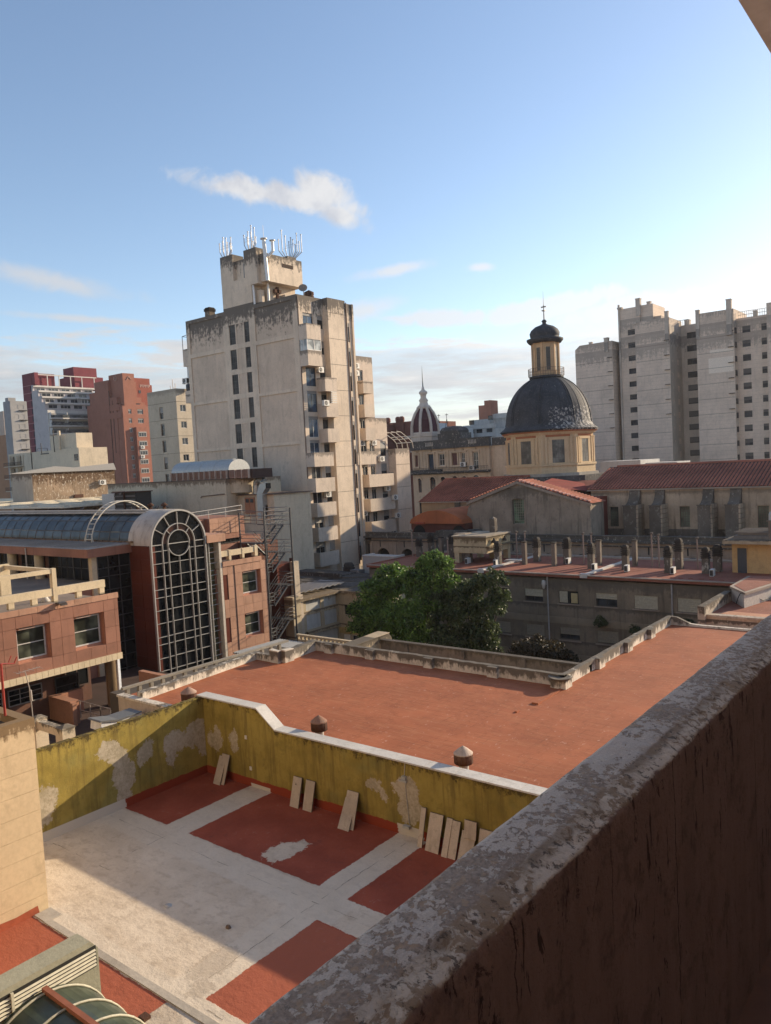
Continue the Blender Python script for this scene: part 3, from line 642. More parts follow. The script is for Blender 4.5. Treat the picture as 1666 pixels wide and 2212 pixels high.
# ================================================================== things at the lower left edge
BEIGE = wall('beige_clad_wall', (.60, .47, .30), .08, .15, grime=[(-6.15, .7)], gcol=(.12, .07, .03), gamt=.8, fine=.8, bs=.15)
bt = thing('stair_tower', 'sunlit beige block of horizontal cladding courses with rust stains at the left edge', 'building', (-21.5, 8.4, -11.4))
mb = MB(); mb.box(-24.6, -20.17, 3, 9.83, -11.4, -6.4)
mb.build('core', [BEIGE], bt)
zs = [-11.4, -10.96, -10.38, -9.8, -9.24, -8.66, -8.1, -7.54, -6.98, -6.42]
for i, (a, b) in enumerate(zip(zs, zs[1:])):
    mb = MB(); mb.box(-20.17, -20.13, 3, 9.87, a+.004, b-.004); mb.box(-24.6, -20.17, 9.83, 9.87, a+.004, b-.004); mb.build('cladding_panel', [BEIGE], bt)
mb = MB()
for a in ((-24.6, -20.11, 9.6, 9.89), (-20.4, -20.11, 3, 9.6), (-24.6, -24.3, 3, 9.6), (-24.3, -20.4, 3, 3.3)): mb.box(*a, -6.42, -6.17)
mb.build('rim', [BEIGE], bt)
mb = MB(); mb.box(-24.3, -20.4, 3.3, 9.6, -6.6, -6.39); mb.build('roof', [wall('dark_sunken_roof', (.08, .075, .07), .3, .2)], bt)  # sunken roof surface, much darker than the rim
mb = MB(); mb.quad((-24, 3, -11.05), (-20.125, 3, -11.05), (-20.125, 9.7, -11.15), (-24, 9.7, -11.15))
# painted red skirting at the foot
mb = MB(); mb.add([(-20.12, 3, -11.4), (-20.12, 9.62, -11.4), (-20.12, 9.58, -11.18), (-20.12, 9.0, -11.22), (-20.12, 8.2, -11.16), (-20.12, 3, -11.2)], [(0, 1, 2, 3, 4, 5)]); mb.build('skirting', [plain('red_skirting', (.33, .08, .035), .8)], bt)
# red pole with brackets
RP = plain('red_oxide_paint', (.30, .035, .025), .5)
pl = thing('pole', 'red painted metal pole with bent bracket arms on top of the beige block', 'pole', (-21, 9.55, -6.17))
mb = MB(); mb.tube((-21, 9.55, -6.17), (-21, 9.55, -4.75), .035, 8); mb.build('post', [RP], pl)
mb = MB(); mb.path([(-21, 9.55, -4.76), (-21, 9.9, -4.83), (-21, 9.99, -4.66)], .018); mb.path([(-21, 9.75, -4.77), (-21, 9.84, -4.6)], .015); mb.build('bracket', [RP], pl)

# louvred duct box and barrel skylight
GP = wall('grey_green_painted_metal', (.36, .35, .26), .15, .35, fine=1.5)
dk = thing('ventilation_box', 'weathered grey green ventilation box with horizontal louvres at the bottom left edge', 'vent box', (-16, 7, -11.4))
mb = MB(); mb.prism([(2, -11.4), (8.05, -11.4), (8.05, -9.5), (7.9, -9.3), (2, -9.3)], 'S', -15.0, -14.5); mb.build('housing', [GP], dk)
LV = plain('pale_louvre_slat', (.55, .52, .4), .6)
for j in range(5):
    z = -9.47-.075*j; mb = MB()
    mb.add([(-14.5, 2.2, z), (-14.5, 7.98, z), (-14.455, 7.98, z-.05), (-14.455, 2.2, z-.05), (-14.5, 2.2, z-.056), (-14.5, 7.98, z-.056)], [(0, 3, 2, 1), (3, 4, 5, 2), (0, 4, 3), (1, 2, 5)]); mb.build('louvre_slat', [LV], dk)
mb = MB(); mb.box(-14.5, -14.44, 6.25, 6.3, -9.86, -9.42); mb.build('louvre_post', [LV], dk)
mb = MB(); mb.box(-14.5, -14.485, 2, 8.0, -9.86, -9.42); mb.build('louvre_backing', [plain('louvre_dark', (.02, .02, .018), .9)], dk)
bs_ = thing('barrel_skylight', 'dark green barrel skylight with pale ribs and a rusty bar at the bottom edge', 'skylight', (-13.5, 6.4, -11.4))
def arcpts(r, n=24): return [(6.72+r*math.cos(math.pi*i/n), -11.07+r*math.sin(math.pi*i/n)) for i in range(n+1)]
SG = plain('green_grp_sheet', (.055, .07, .045), .35, .5, var=.3, sc=3)
mb = MB(); ap = arcpts(1.38)
for (a, b), (c, d) in zip(ap, ap[1:]): mb.add([(-14.44, a, b), (-14.44, c, d), (-8, c, d), (-8, a, b)], [(0, 1, 2, 3)], 0, True)
mb.build('shell', [SG], bs_)
for x in (-14.3, -13.55, -12.8, -12.05, -11.3, -10.5):
    mb = MB(); mb.path([(x, a, b) for a, b in arcpts(1.4)], .028, 5); mb.build('rib', [plain('pale_rib', (.42, .4, .3), .6)], bs_)
mb = MB(); mb.box(-14.4, -8, 6.85-.05, 6.85+.05, -9.69, -9.6); mb.build('ridge_bar', [plain('rust_bar', (.25, .09, .05), .7)], bs_)
# small metal floor drain
mb = MB(); mb.box(-14.35, -14.15, 8.75, 8.92, -11.4, -11.33); one('roof_drain', mb, [RUST], 'small rusty square drain on the red floor next to the barrel skylight', 'drain')
# ================================================================== brown stone building with the glass vault
STONE = wall('brown_red_stone', (.30, .145, .098), .28, .5, dirt=.4, rnd=.35, gcol=(.12, .06, .045), fine=1.2, rough=.6)
STONE_L = wall('pink_brown_stone', (.43, .245, .165), .22, .6, dirt=.5, rnd=.35, gcol=(.16, .08, .05), fine=1.2, rough=.7)
GRAN = wall('polished_red_granite', (.12, .036, .024), .3, .35, rnd=.4, gcol=(.04, .02, .015), rough=.35)
CREAM = wall('cream_concrete_beam', (.64, .53, .36), .12, .3, grime=[(-6.4, .25)], gamt=.5, fine=1.5)
MUL = plain('light_grey_mullion', (.36, .35, .33), .5, .4, .2); MULD = plain('dark_grey_mullion', (.12, .12, .12), .5)
HOOD = wall('streaked_metal_hood', (.46, .42, .37), .25, .75, gcol=(.06, .04, .03), fine=2, rough=.5)
VG = glass('vault_glass', (.022, .03, .036), .3, .28, .5)
GLASS_T = glass('tinted_glass_dark', (.006, .0065, .007), .12, .28, .5)
vb = thing('office_building', 'brown stone office building with a long glass barrel vault ending in a tall arched window', 'building', (-50, 30, -22))  # building scaled up about the camera to a farther depth, coordinates then hardcoded
# main bodies
mb = MB()
mb.box(-75, -47.75, 28.8, 36.2, -22, -4.5, 0)                 # core behind the glazing
mb.box(-62, -40.44, 10, 25.0, -10.33, -6.9, 0)                 # left wing
mb.box(-62, -47.8, 25.0, 28.8, -22, -6.9, 0)
mb.box(-47.75, -46.2, 31.3, 36.6, -22, -4.8, 0)
mb.box(-49.5, -45.44, 36.6, 41.2, -22, -7.0, 0)
mb.build('wall', [STONE], vb)
# pier and arch block
def panels(par, ax, c, al, zl, mat, d=.03, gap=.008, holes=(), name='stone_panel', out=1):
    for z0, z1 in zip(zl, zl[1:]):
        for a0, a1 in zip(al, al[1:]):
            am, zm = (a0+a1)/2, (z0+z1)/2
            if any(h[0] < am < h[1] and h[2] < zm < h[3] for h in holes): continue
            m_ = MB(); dd = d+random.uniform(-.004, .004)
            if ax == 'S': m_.box(c-.04, c+dd, a0+gap, a1-gap, z0+gap, z1-gap)
            else: m_.box(a0+gap, a1-gap, c-dd, c+.04, z0+gap, z1-gap)
            m_.build(name, [mat], par)
mb = MB(); mb.box(-47.75, -45.02, 31.02, 31.3, -22, -4.66); mb.build('pier', [GRAN], vb)
panels(vb, 'F', 31.02, [-47.6, -46.3, -45.02], [-14.9+.85*i for i in range(13)], GRAN, name='granite_panel')
# arched front: glazing at X=-45
XA, YC, RR, ZS, ZB = -45.0, 33.25, 2.27, -4.62, -14.4
def arc(r, n=28, x=XA): return [(x, YC+r*math.cos(math.pi*i/n), ZS+r*math.sin(math.pi*i/n)) for i in range(n+1)]
win = bpy.data.objects.new('arched_window', None); link(win, vb, (XA, YC, ZB))
def A(y, z, d=0): return (XA+d, y, z)
mb = MB(); pr = [(y, z) for _, y, z in arc(RR-.03)]; mb.prism([(YC+RR-.03, ZB), *pr, (YC-RR+.03, ZB)], 'S', XA-.35, XA-.3); mb.build('backing', [plain('dark_interior', (.006, .006, .006), .9, .1)], win)
ycols = [YC-RR+.05, 31.87, 32.38, 33.26, 34.12, 34.58, YC+RR-.05]
zrows = [ZB, -14.0, -13.26, -12.39, -11.44, -10.93, -9.99, -9.1, -8.22, -7.67, -6.78, -5.9, -5.05, ZS]
def inarch(y, z, r=RR-.05): return z <= ZS or (y-YC)**2+(z-ZS)**2 < r*r
for j, (z0, z1) in enumerate(zip(zrows, zrows[1:])):
    for i, (a, b) in enumerate(zip(ycols, ycols[1:])):
        cc = [(a+.01, z0+.01), (b-.01, z0+.01), (b-.01, z1-.01), (a+.01, z1-.01)]
        if 1 <= i <= 4 and z0 > -6 and True:
            if 2 <= i <= 3 and z1 > -5.6: continue
        ti = random.uniform(-.012, .012); m_ = MB(); m_.add([A(y, z, -.1+ti*(k in (0, 1))) for k, (y, z) in enumerate(cc)], [(0, 1, 2, 3)]); m_.build('pane', [GLASS_T], win)
# fan panes above the springing line
def ring(r0, r1, n, x, mat, name, a_off=0, par=win):
    for i in range(n):
        t0, t1 = math.pi*i/n+.02, math.pi*(i+1)/n-.02; q = 5
        pts = [A(YC+r1*math.cos(t0+(t1-t0)*k/q), ZS+r1*math.sin(t0+(t1-t0)*k/q), x) for k in range(q+1)]+[A(YC+r0*math.cos(t1-(t1-t0)*k/q), ZS+r0*math.sin(t1-(t1-t0)*k/q), x) for k in range(q+1)]
        m_ = MB(); m_.add(pts, [tuple(range(len(pts)))]); m_.build(name, [mat], par)
ring(1.37, RR-.06, 6, -.1, GLASS_T, 'pane'); ring(.9, 1.33, 4, -.09, glass('reddish_glass', (.05, .022, .015), .1, .5), 'pane')
mb = MB(); mb.add([A(YC+.88*math.cos(t), ZS+.88*math.sin(t), -.08) for t in [2*math.pi*i/32 for i in range(32)]], [tuple(range(32))]); mb.build('round_pane', [GLASS_T], win)
mb = MB()
def arcbar(r, w, n=28, a0=0, a1=math.pi, d0=-.12, d1=.05, cy=YC, cz=ZS, mb=None):
    for i in range(n):
        t0, t1 = a0+(a1-a0)*i/n, a0+(a1-a0)*(i+1)/n; r0, r1 = r-w/2, r+w/2
        q = [(cy+rr*math.cos(t), cz+rr*math.sin(t)) for rr, t in ((r0, t0), (r1, t0), (r1, t1), (r0, t1))]
        mb.add([A(y, z, d1) for y, z in q]+[A(y, z, d0) for y, z in q], [(0, 1, 2, 3), (7, 6, 5, 4), (0, 3, 7, 4), (1, 5, 6, 2)], 0)
def bar(y0, z0, y1, z1, w=.05, d0=-.12, d1=.03, mb=None):
    L = math.hypot(y1-y0, z1-z0); dy, dz = (y1-y0)/L*w/2, (z1-z0)/L*w/2
    q = [(y0-dz, z0+dy), (y1-dz, z1+dy), (y1+dz, z1-dy), (y0+dz, z0-dy)]
    mb.add([A(y, z, d1) for y, z in q]+[A(y, z, d0) for y, z in q], [(3, 2, 1, 0), (4, 5, 6, 7), (0, 1, 5, 4), (1, 2, 6, 5), (2, 3, 7, 6), (3, 0, 4, 7)], 0)
arcbar(RR, .10, mb=mb, d1=.1); arcbar(1.35, .05, mb=mb); arcbar(.9, .05, n=40, a1=2*math.pi, mb=mb, d1=.05)
for y in (YC-RR, YC+RR): bar(y, ZS, y, ZB, .08, d1=.09, mb=mb)
for y in (YC-1.35, YC+1.35): bar(y, ZS, y, ZB, .045, d1=.05, mb=mb)
for y in (32.38, 34.12): bar(y, ZS, y, ZB, .04, d1=.05, mb=mb)
bar(33.26, -5.52, 33.26, ZB, .03, mb=mb)
for k in range(1, 6): t = math.pi*k/6; bar(YC+1.37*math.cos(t), ZS+1.37*math.sin(t), YC+(RR-.1)*math.cos(t), ZS+(RR-.1)*math.sin(t), .045, mb=mb)
for k in (1, 2, 3): t = math.pi*k/4; bar(YC+.92*math.cos(t), ZS+.92*math.sin(t), YC+1.33*math.cos(t), ZS+1.33*math.sin(t), .045, mb=mb)
bar(YC-.88, ZS, YC+.88, ZS, .05, mb=mb)
for z in zrows[1:-1]:
    for a, b in ((ycols[0], ycols[1]), (ycols[1], ycols[2]), (ycols[2], ycols[4]), (ycols[4], ycols[5]), (ycols[5], ycols[6])):
        if a == ycols[2] and z > -5.6: continue
        bar(a, z, b, z, .03, mb=mb)
for a, b in ((ycols[0], ycols[1]), (ycols[5], ycols[6])): bar(a, ZS, b, ZS, .05, mb=mb)
mb.build('mullion_frame', [MUL], win)
mb = MB()
for z in (-5.9, -6.78, -7.67, -8.22, -9.1, -9.99, -10.93, -11.44, -12.39, -13.26):
    for a, b in ((31.95, 32.3), (34.2, 34.5), (32.45, 32.8), (33.3, 33.65), (31.08, 31.45), (34.7, 35.1)): mb.box(XA-.25, XA-.2, a, b, z-.62, z-.05)
mb.build('inner_blinds', [plain('pale_inner_blind', (.03, .03, .03), .8)], win)
# metal hood and glass vault
mb = MB(); n = 30
for i in range(n):
    t0, t1 = math.pi*i/n, math.pi*(i+1)/n; r = RR+.07
    P = lambda t, x, rr=r: (x, YC+rr*math.cos(t), ZS+rr*math.sin(t))
    mb.add([P(t0, XA+.08), P(t1, XA+.08), P(t1, -47.55), P(t0, -47.55)], [(0, 1, 2, 3)], 0, True)
    mb.add([P(t0, -47.55), P(t1, -47.55), P(t1, -47.55, r-.2), P(t0, -47.55, r-.2)], [(0, 1, 2, 3)])
    mb.add([P(t0, XA+.08), P(t1, XA+.08), P(t1, XA+.08, r-.14), P(t0, XA+.08, r-.14)], [(3, 2, 1, 0)])
for k in range(9):
    x = XA-.2-k*.28; mb.path([(x, YC+(RR+.075)*math.cos(math.pi*i/16), ZS+(RR+.075)*math.sin(math.pi*i/16)) for i in range(17)], .012, 4)
mb.build('metal_hood', [HOOD], vb)
vault = bpy.data.objects.new('glass_vault', None); link(vault, vb, (-60, YC, ZS))
nx, nr = 21, 7; x0, x1 = -47.6, -75.0; rg = RR-.1
for i in range(nx):
    for j in range(nr):
        t0, t1 = math.pi*(1-(j)/ (nr*1.0)*.93)-.02, math.pi*(1-(j+1)/(nr*1.0)*.93)+.012
        a, b = x0+(x1-x0)*i/nx-.03, x0+(x1-x0)*(i+1)/nx+.03; tl = random.uniform(-.012, .012)
        m_ = MB(); vs = []
        for q in range(3):
            t = t0+(t1-t0)*q/2; rr = rg+tl*(q-1)
            vs += [(a, YC+rr*math.cos(t), ZS+rr*math.sin(t)), (b, YC+rr*math.cos(t), ZS+rr*math.sin(t))]
        m_.add(vs, [(0, 1, 3, 2), (2, 3, 5, 4)], 0, False); m_.build('pane', [VG], vault)
mb = MB()
for i in range(nx+1):
    x = x0+(x1-x0)*i/nx
    mb.path([(x, YC+(rg+.015)*math.cos(math.pi*(1-k/14)), ZS+(rg+.015)*math.sin(math.pi*(1-k/14))) for k in range(14)], .018, 4)
for j in range(nr+1):
    t = math.pi*(1-j/nr*.93); mb.tube((x0, YC+(rg+.01)*math.cos(t), ZS+(rg+.01)*math.sin(t)), (x1, YC+(rg+.01)*math.cos(t), ZS+(rg+.01)*math.sin(t)), .022, 4)
mb.build('vault_ribs', [MULD], vault)
mb = MB(); mb.box(x1, -47.3, YC-.9, YC-.6, ZS+2.12, ZS+2.2); mb.box(x1, -47.3, YC-.2, YC+.3, ZS+2.2, ZS+2.32); mb.build('ridge_cap', [plain('grey_ridge_metal', (.33, .31, .29), .5, .5, .3)], vault)
mb = MB(); mb.box(x1, -47.6, YC-RR+.05, YC+RR-.05, -5.6, -4.9); mb.build('vault_floor', [plain('vault_inside_dark', (.03, .03, .028), .9)], vault)
# arched access ladder over the vault
lad = thing('roof_ladder', 'pale arched maintenance ladder curving over the glass barrel vault', 'ladder', (-51.6, YC, ZS))
mb = MB(); la = [(YC+(RR+.62)*math.cos(math.pi*(1-k/24)), ZS+(RR+.72)*math.sin(math.pi*(1-k/24))) for k in range(25)]
for x in (-51.2, -52.0): mb.path([(x, y, z) for y, z in la], .05, 5)
mb.build('rails', [plain('cream_ladder_paint', (.6, .56, .47), .5)], lad)
for k in range(1, 24):
    y, z = la[k]; mb = MB(); mb.tube((-51.2, y, z), (-52.0, y, z), .032, 5); mb.build('rung', [MATS['cream_ladder_paint']], lad)
mb = MB(); mb.path([(-50.9, la[0][0], ZS+.02), (-51.2, la[1][0], la[1][1]+.3)], .03, 5); mb.path([(-52.3, la[0][0], ZS+.02), (-52.0, la[1][0], la[1][1]+.3)], .03, 5); mb.box(-52.4, -50.8, la[0][0]-.1, la[0][0]+.1, ZS-.02, ZS+.06); mb.build('foot', [MATS['cream_ladder_paint']], lad)
# cornice band, flashing roof
mb = MB(); mb.box(-75, -47.28, 27.65, 27.95, -5.1, -4.53); mb.box(-47.58, -47.28, 27.95, 31.0, -5.1, -4.53); mb.build('cornice', [STONE], vb)
mb = MB(); mb.prism([(27.6, -4.53), (31.2, -4.53), (31.2, -4.4), (27.6, -4.5)], 'S', -75, -47.25)
for i in range(60): x = -74.9+.46*i; mb.box(x, x+.03, 27.62, 31.0, -4.46, -4.4)
mb.build('flashing_roof', [wall('grey_zinc_flashing', (.33, .3, .27), .2, .4, fine=2, rough=.5)], vb)
mb = MB()
for i in range(70): x = -74.8+.4*i+random.uniform(-.05, .05); mb.box(x, x+.3, 30.75, 30.98, -4.4, -4.33+random.uniform(0, .03))
mb.build('sealant_lumps', [wall('brown_sealant', (.2, .13, .08), .4, .2)], vb)
# upper floor front glazing with columns
CC = wall('cream_column', (.50, .43, .30), .1, .2)
for x in (-58.6, -54.6, -63, -67):
    mb = MB(); mb.tube((x, 28.15, -6.9), (x, 28.15, -5.1), .34, 16); mb.build('column', [CC], vb)
for x in (-59.6, -55.35):
    mb = MB(); mb.tube((x, 27.58, -7.4), (x, 27.58, -4.6), .05, 8); mb.build('rain_pipe', [plain('grey_pvc', (.42, .4, .37), .5)], vb)
for a, b, nx_ in ((-58.2, -55.0, 4), (-54.2, -50.9, 4), (-50.9, -48.05, 3), (-62.6, -59.0, 4)):
    window(vb, 'F', 28.6, a, b, -6.9, -5.1, dep=.1, nx=nx_, ny=2, fwd=.07, fm=FR_DARK, pm=GLASS_T, name='glazing')
mb = MB(); mb.box(-48.0, -47.6, 28.1, 28.5, -14.5, -5.1); mb.build('corner_column', [CC], vb)
# curtain wall glass facing right (X=-47.6)
cw = bpy.data.objects.new('curtain_wall', None); link(cw, vb, (-47.6, 29.7, -14.5))
cy = [28.5, 29.3, 30.15, 31.0]; cz = [-14.9+.93*i for i in range(11)]; cz[-1] = -5.1; cz.insert(10, -5.95)
for z0, z1 in zip(cz, cz[1:]):
    for a, b in zip(cy, cy[1:]):
        m_ = MB(); k = random.uniform(-.01, .01); m_.quad((-47.62+k, a+.03, z0+.03), (-47.62, b-.03, z0+.03), (-47.62-k, b-.03, z1-.03), (-47.62, a+.03, z1-.03)); m_.build('pane', [GLASS_T], cw)
mb = MB()
for y in cy: mb.box(-47.66, -47.56, y-.025, y+.025, -14.9, -5.1)
for z in cz: mb.box(-47.66, -47.57, 28.5, 31.0, z-.02, z+.02)
mb.build('mullions', [plain('charcoal_mullion', (.05, .052, .055), .5)], cw)
# left wing facade
hl = [(19.1, 20.92, -9.33, -7.45), (22.3, 24.14, -9.33, -7.45), (15.9, 17.7, -9.33, -7.45)]
al = [12.3, 13.2, 14.1, 15.0, 15.9, 16.8, 17.7, 18.4, 19.1, 20.0, 20.92, 21.55, 22.3, 23.2, 24.14, 24.82, 25.06]; zl = [-9.98, -9.33, -8.4, -7.45, -6.8]
panels(vb, 'S', -40.03, al, zl, STONE, holes=hl)
panels(vb, 'S', -40.0, [12.3, 13.3, 14.3, 15.3, 16.3, 17.3, 18.3, 19.3, 20.3, 21.4, 22.4, 23.4, 24.4, 25.1], [-6.8, -6.47], STONE_L, d=.05, name='cornice_stone')
F1 = Wall('S', -40.05, 10, 25.0, -9.98, -6.85, dep=.39)
PINK = plain('pink_reveal_stone', (.42, .2, .13), .7)
for h in hl: F1.hole(*h, d=.39)
mb = MB(); F1.emit(mb, 0, 1); mb.quad((-40.44, 25.0, -9.98), (-40.05, 25.0, -9.98), (-40.05, 25.0, -6.85), (-40.44, 25.0, -6.85)); mb.quad((-40.44, 10, -9.98), (-40.05, 10, -9.98), (-40.05, 25, -9.98), (-40.44, 25, -9.98)); mb.quad((-40.44, 10, -6.85), (-40.05, 10, -6.85), (-40.05, 25, -6.85), (-40.44, 25, -6.85))
mb.build('facade_lining', [STONE, PINK], vb)
def splayed(par, c, h):
    y0, y1, z0, z1 = h
    o = window(par, 'S', c+.02, y0+.1, y1-.12, z0+.14, z1-.1, dep=.0, nx=1, ny=2, fwd=.075, fm=plain('pale_window_bar', (.55, .53, .5), .5), pm=glass('office_glass', (.02, .022, .016), .06, .5, 1.6))
    m_ = MB()
    for a in ((y0, y0+.09, z0, z1), (y1-.11, y1, z0, z1), (y0+.09, y1-.11, z0, z0+.13), (y0+.09, y1-.11, z1-.09, z1)): m_.box(c-.05, c+.05, *a)
    m_.build('window_surround', [PINK], par)
    m_ = MB(); m_.box(c+.05, c+.3, y0+.2, y1-.75, z1-.12, z1-.06); m_.build('blind_box', [plain('pale_pink_box', (.6, .42, .33), .6)], par)
for h in hl: splayed(vb, -40.42, h)
# cream tooth band under the wing
y = 12.3
while y < 25.05: mb = MB(); mb.box(-40.3, -39.9, y+.012, min(y+.34, 25.1), -10.33, -9.98); mb.build('trim_block', [CREAM], vb); y += .345
# terrace on top of the left wing: floor, concrete rail frame
TF = wall('grey_terrace_floor', (.24, .19, .15), .25, .3)
mb = MB(); mb.box(-61.9, -40.4, 10, 24.98, -6.9, -6.86); mb.box(-61.9, -47.9, 24.98, 28.5, -6.9, -6.86); mb.build('terrace', [TF], vb)
fr = bpy.data.objects.new('concrete_rail', None); link(fr, vb, (-40.3, 20, -6.5))
def beam(*b): m_ = MB(); m_.box(*b); m_.build('beam', [CREAM], fr)
beam(-40.5, -40.25, 21.62, 24.5, -6.1, -5.68); beam(-40.5, -40.25, 10, 21.38, -6.1, -5.7); beam(-40.5, -40.25, 10, 21.38, -4.88, -4.66)
beam(-40.52, -40.22, 21.38, 21.62, -6.47, -4.62); beam(-45.6, -40.5, 21.38, 21.6, -4.88, -4.66); beam(-45.9, -45.6, 21.1, 21.7, -6.88, -4.6)
for y in (22.75, 24.15, 20.2, 18.95, 17.6, 16.4): beam(-40.5, -40.27, y, y+.3, -6.47, -6.1)
beam(-40.5, -40.2, 18.2, 18.4, -6.47, -6.1)
mb = MB(); mb.lathe([(0, -6.86), (.3, -6.84), (.1, -6.5), (.14, -6.3), (0, -6.25)], -43.5, 22.6, 8); one('wrapped_bundle', mb, [plain('white_plastic_wrap', (.6, .57, .52), .5)], 'pale wrapped bundle lying on the brown building wing terrace behind the concrete rail', 'bundle')
# wall lamp on the facade
mb = MB(); mb.box(-40.0, -39.6, 21.3, 21.75, -6.52, -6.44); mb.box(-39.75, -39.62, 21.45, 21.8, -6.62, -6.52); one('flood_lamp', mb, [plain('dark_lamp', (.06, .05, .05), .5)], 'small flood lamp mounted on the brown facade below the concrete rail post', 'lamp')
# ---- right wing of the brown building
hr = [(38.8, 40.65, -9.33, -7.47), (38.8, 40.65, -12.53, -10.68)]; sl = [(36.97, 37.4, -9.35, -7.48), (36.97, 37.4, -12.58, -10.7)]
al = [36.97, 37.4, 38.07, 38.8, 39.7, 40.65, 41.27]; zl = [-13.9, -13.2, -12.53, -11.6, -10.68, -10.0, -9.33, -8.4, -7.47, -6.85]
panels(vb, 'S', -45.03, al, zl, STONE_L, holes=hr+sl)
F3 = Wall('S', -45.05, 36.97, 41.25, -14.2, -6.85, dep=.38)
for h in hr: F3.hole(*h, d=.38)
mb = MB(); F3.emit(mb, 0, 1); mb.box(-45.44, -45.06, 41.15, 41.25, -14.2, -6.85); mb.box(-45.44, -45.06, 36.97, 37.05, -14.2, -6.85); mb.box(-45.44, -45.06, 37.05, 41.15, -6.87, -6.85); mb.build('facade_lining', [STONE_L, PINK], vb)
for h in hr: splayed(vb, -45.42, h)
for y0, y1, z0, z1 in sl: mb = MB(); mb.box(-45.1, -45.04, y0, y1, z0, z1); mb.build('slot_panel', [GRAN], vb)
mb = MB(); mb.box(-45.2, -44.96, 38.05, 38.09, -13.8, -6.8); mb.build('rain_pipe', [plain('brown_pipe', (.1, .05, .04), .6)], vb)
panels(vb, 'S', -45.0, [36.97, 38.0, 39.2, 40.8], [-6.85, -6.47], STONE_L, d=.07, name='cornice_stone')
mb = MB(); mb.box(-49.3, -45.1, 36.7, 41.1, -7.0, -6.95); mb.build('terrace', [TF], vb)
fr = bpy.data.objects.new('concrete_rail', None); link(fr, vb, (-45.2, 38.5, -6.5))
beam(-45.4, -45.15, 36.95, 40.3, -6.13, -5.72); beam(-45.45, -45.1, 37.75, 37.95, -6.47, -5.68); beam(-45.42, -45.12, 39.05, 39.25, -6.47, -5.7); beam(-45.5, -45.1, 40.3, 40.6, -6.47, -5.63)
# narrow glazed strip between arch and right wing
st = bpy.data.objects.new('glass_strip', None); link(st, vb, (-45.5, 36.2, -14))
zz = [-14.2, -13.3, -12.4, -11.5, -10.6, -9.56, -8.72, -8.1, -7.37, -6.49, -5.7, -4.95]
for z0, z1 in zip(zz, zz[1:]):
    for a, b in ((35.62, 36.0), (36.0, 36.72)):
        m_ = MB(); m_.quad((-45.55, a+.02, z0+.02), (-45.55, b-.02, z0+.02), (-45.55, b-.02, z1-.02), (-45.55, a+.02, z1-.02)); m_.build('pane', [glass('amber_dark_glass', (.05, .045, .022), .08, .6)], st)
mb = MB()
for z in zz: mb.box(-45.4, -45.25, 35.6, 36.8, z-.02, z+.02)
for y in (35.62, 36.0): mb.box(-45.45, -45.2, y-.025, y+.025, -14.2, -4.9)
for z in zz[:-1]: mb.box(-45.53, -45.46, 36.1, 36.7, z+.3, z+.34)
mb.build('strip_bars', [MUL], st)
mb = MB(); mb.box(-45.6, -45.0, 36.74, 36.94, -14.3, -4.95); mb.build('metal_post', [plain('beige_metal', (.5, .45, .38), .5)], vb)
mb = MB(); mb.box(-47, -44.85, 35.6, 37.3, -4.93, -4.36); mb.build('canopy_block', [STONE_L], vb)
# upper block behind
mb = MB(); mb.box(-62, -50.2, 36.3, 45.6, -22, -5.35); mb.box(-62, -50.0, 39.95, 43.7, -5.35, -3.56); mb.box(-58, -50.4, 37, 39.95, -5.3, -3.6); mb.build('wall', [STONE], vb)
panels(vb, 'S', -49.98, [40.0, 40.9, 41.8, 42.7, 43.05], [-4.9, -4.45, -4.0, -3.58], STONE_L)
window(vb, 'S', -50.18, 41.3, 43.2, -5.72, -5.36, dep=.0, nx=2, ny=1, fwd=.05, fm=FR_DARK, pm=GLASS_T)
mb = MB(); mb.box(-50.3, -48.2, 43.0, 45.7, -22, -5.8); mb.build('wall', [wall('dark_brown_render', (.17, .08, .055), .2, .4)], vb)
# railings along the roof edge of the upper block
RL = plain('galvanised_rail', (.42, .40, .37), .5, .5, .3); RLB = plain('brown_rail', (.2, .12, .09), .6)
def railing(pts, label, z0s=(0.45, .9), r=.03, step=1.4, mat=None, zb=None):
    t = thing('railing', label, 'railing', pts[0]); m_ = MB()
    for h in z0s: m_.path([(x, y, z+h) for x, y, z in pts], r, 6)
    m_.build('rail', [mat or RL], t)
    for a, b in zip(pts, pts[1:]):
        L = (Vector(b)-Vector(a)).length; n = max(1, int(L/step))
        for i in range(n+1):
            p = Vector(a).lerp(Vector(b), i/n); m_ = MB(); m_.tube(p, p+Vector((0, 0, max(z0s))), r, 6); m_.build('post', [mat or RL], t)
    return t
railing([(-52.5, 36.6, -3.9), (-50.1, 38.3, -3.8), (-50.1, 43.6, -3.56)], 'pale tube railing along the roof edge right of the arched window', (.5, .85))
railing([(-50.0, 43.8, -4.3), (-48.6, 43.8, -4.3), (-48.4, 45.6, -4.3)], 'brown tube railing at the head of the fire escape stair', (.3, .6, .95), mat=RLB, step=.6)
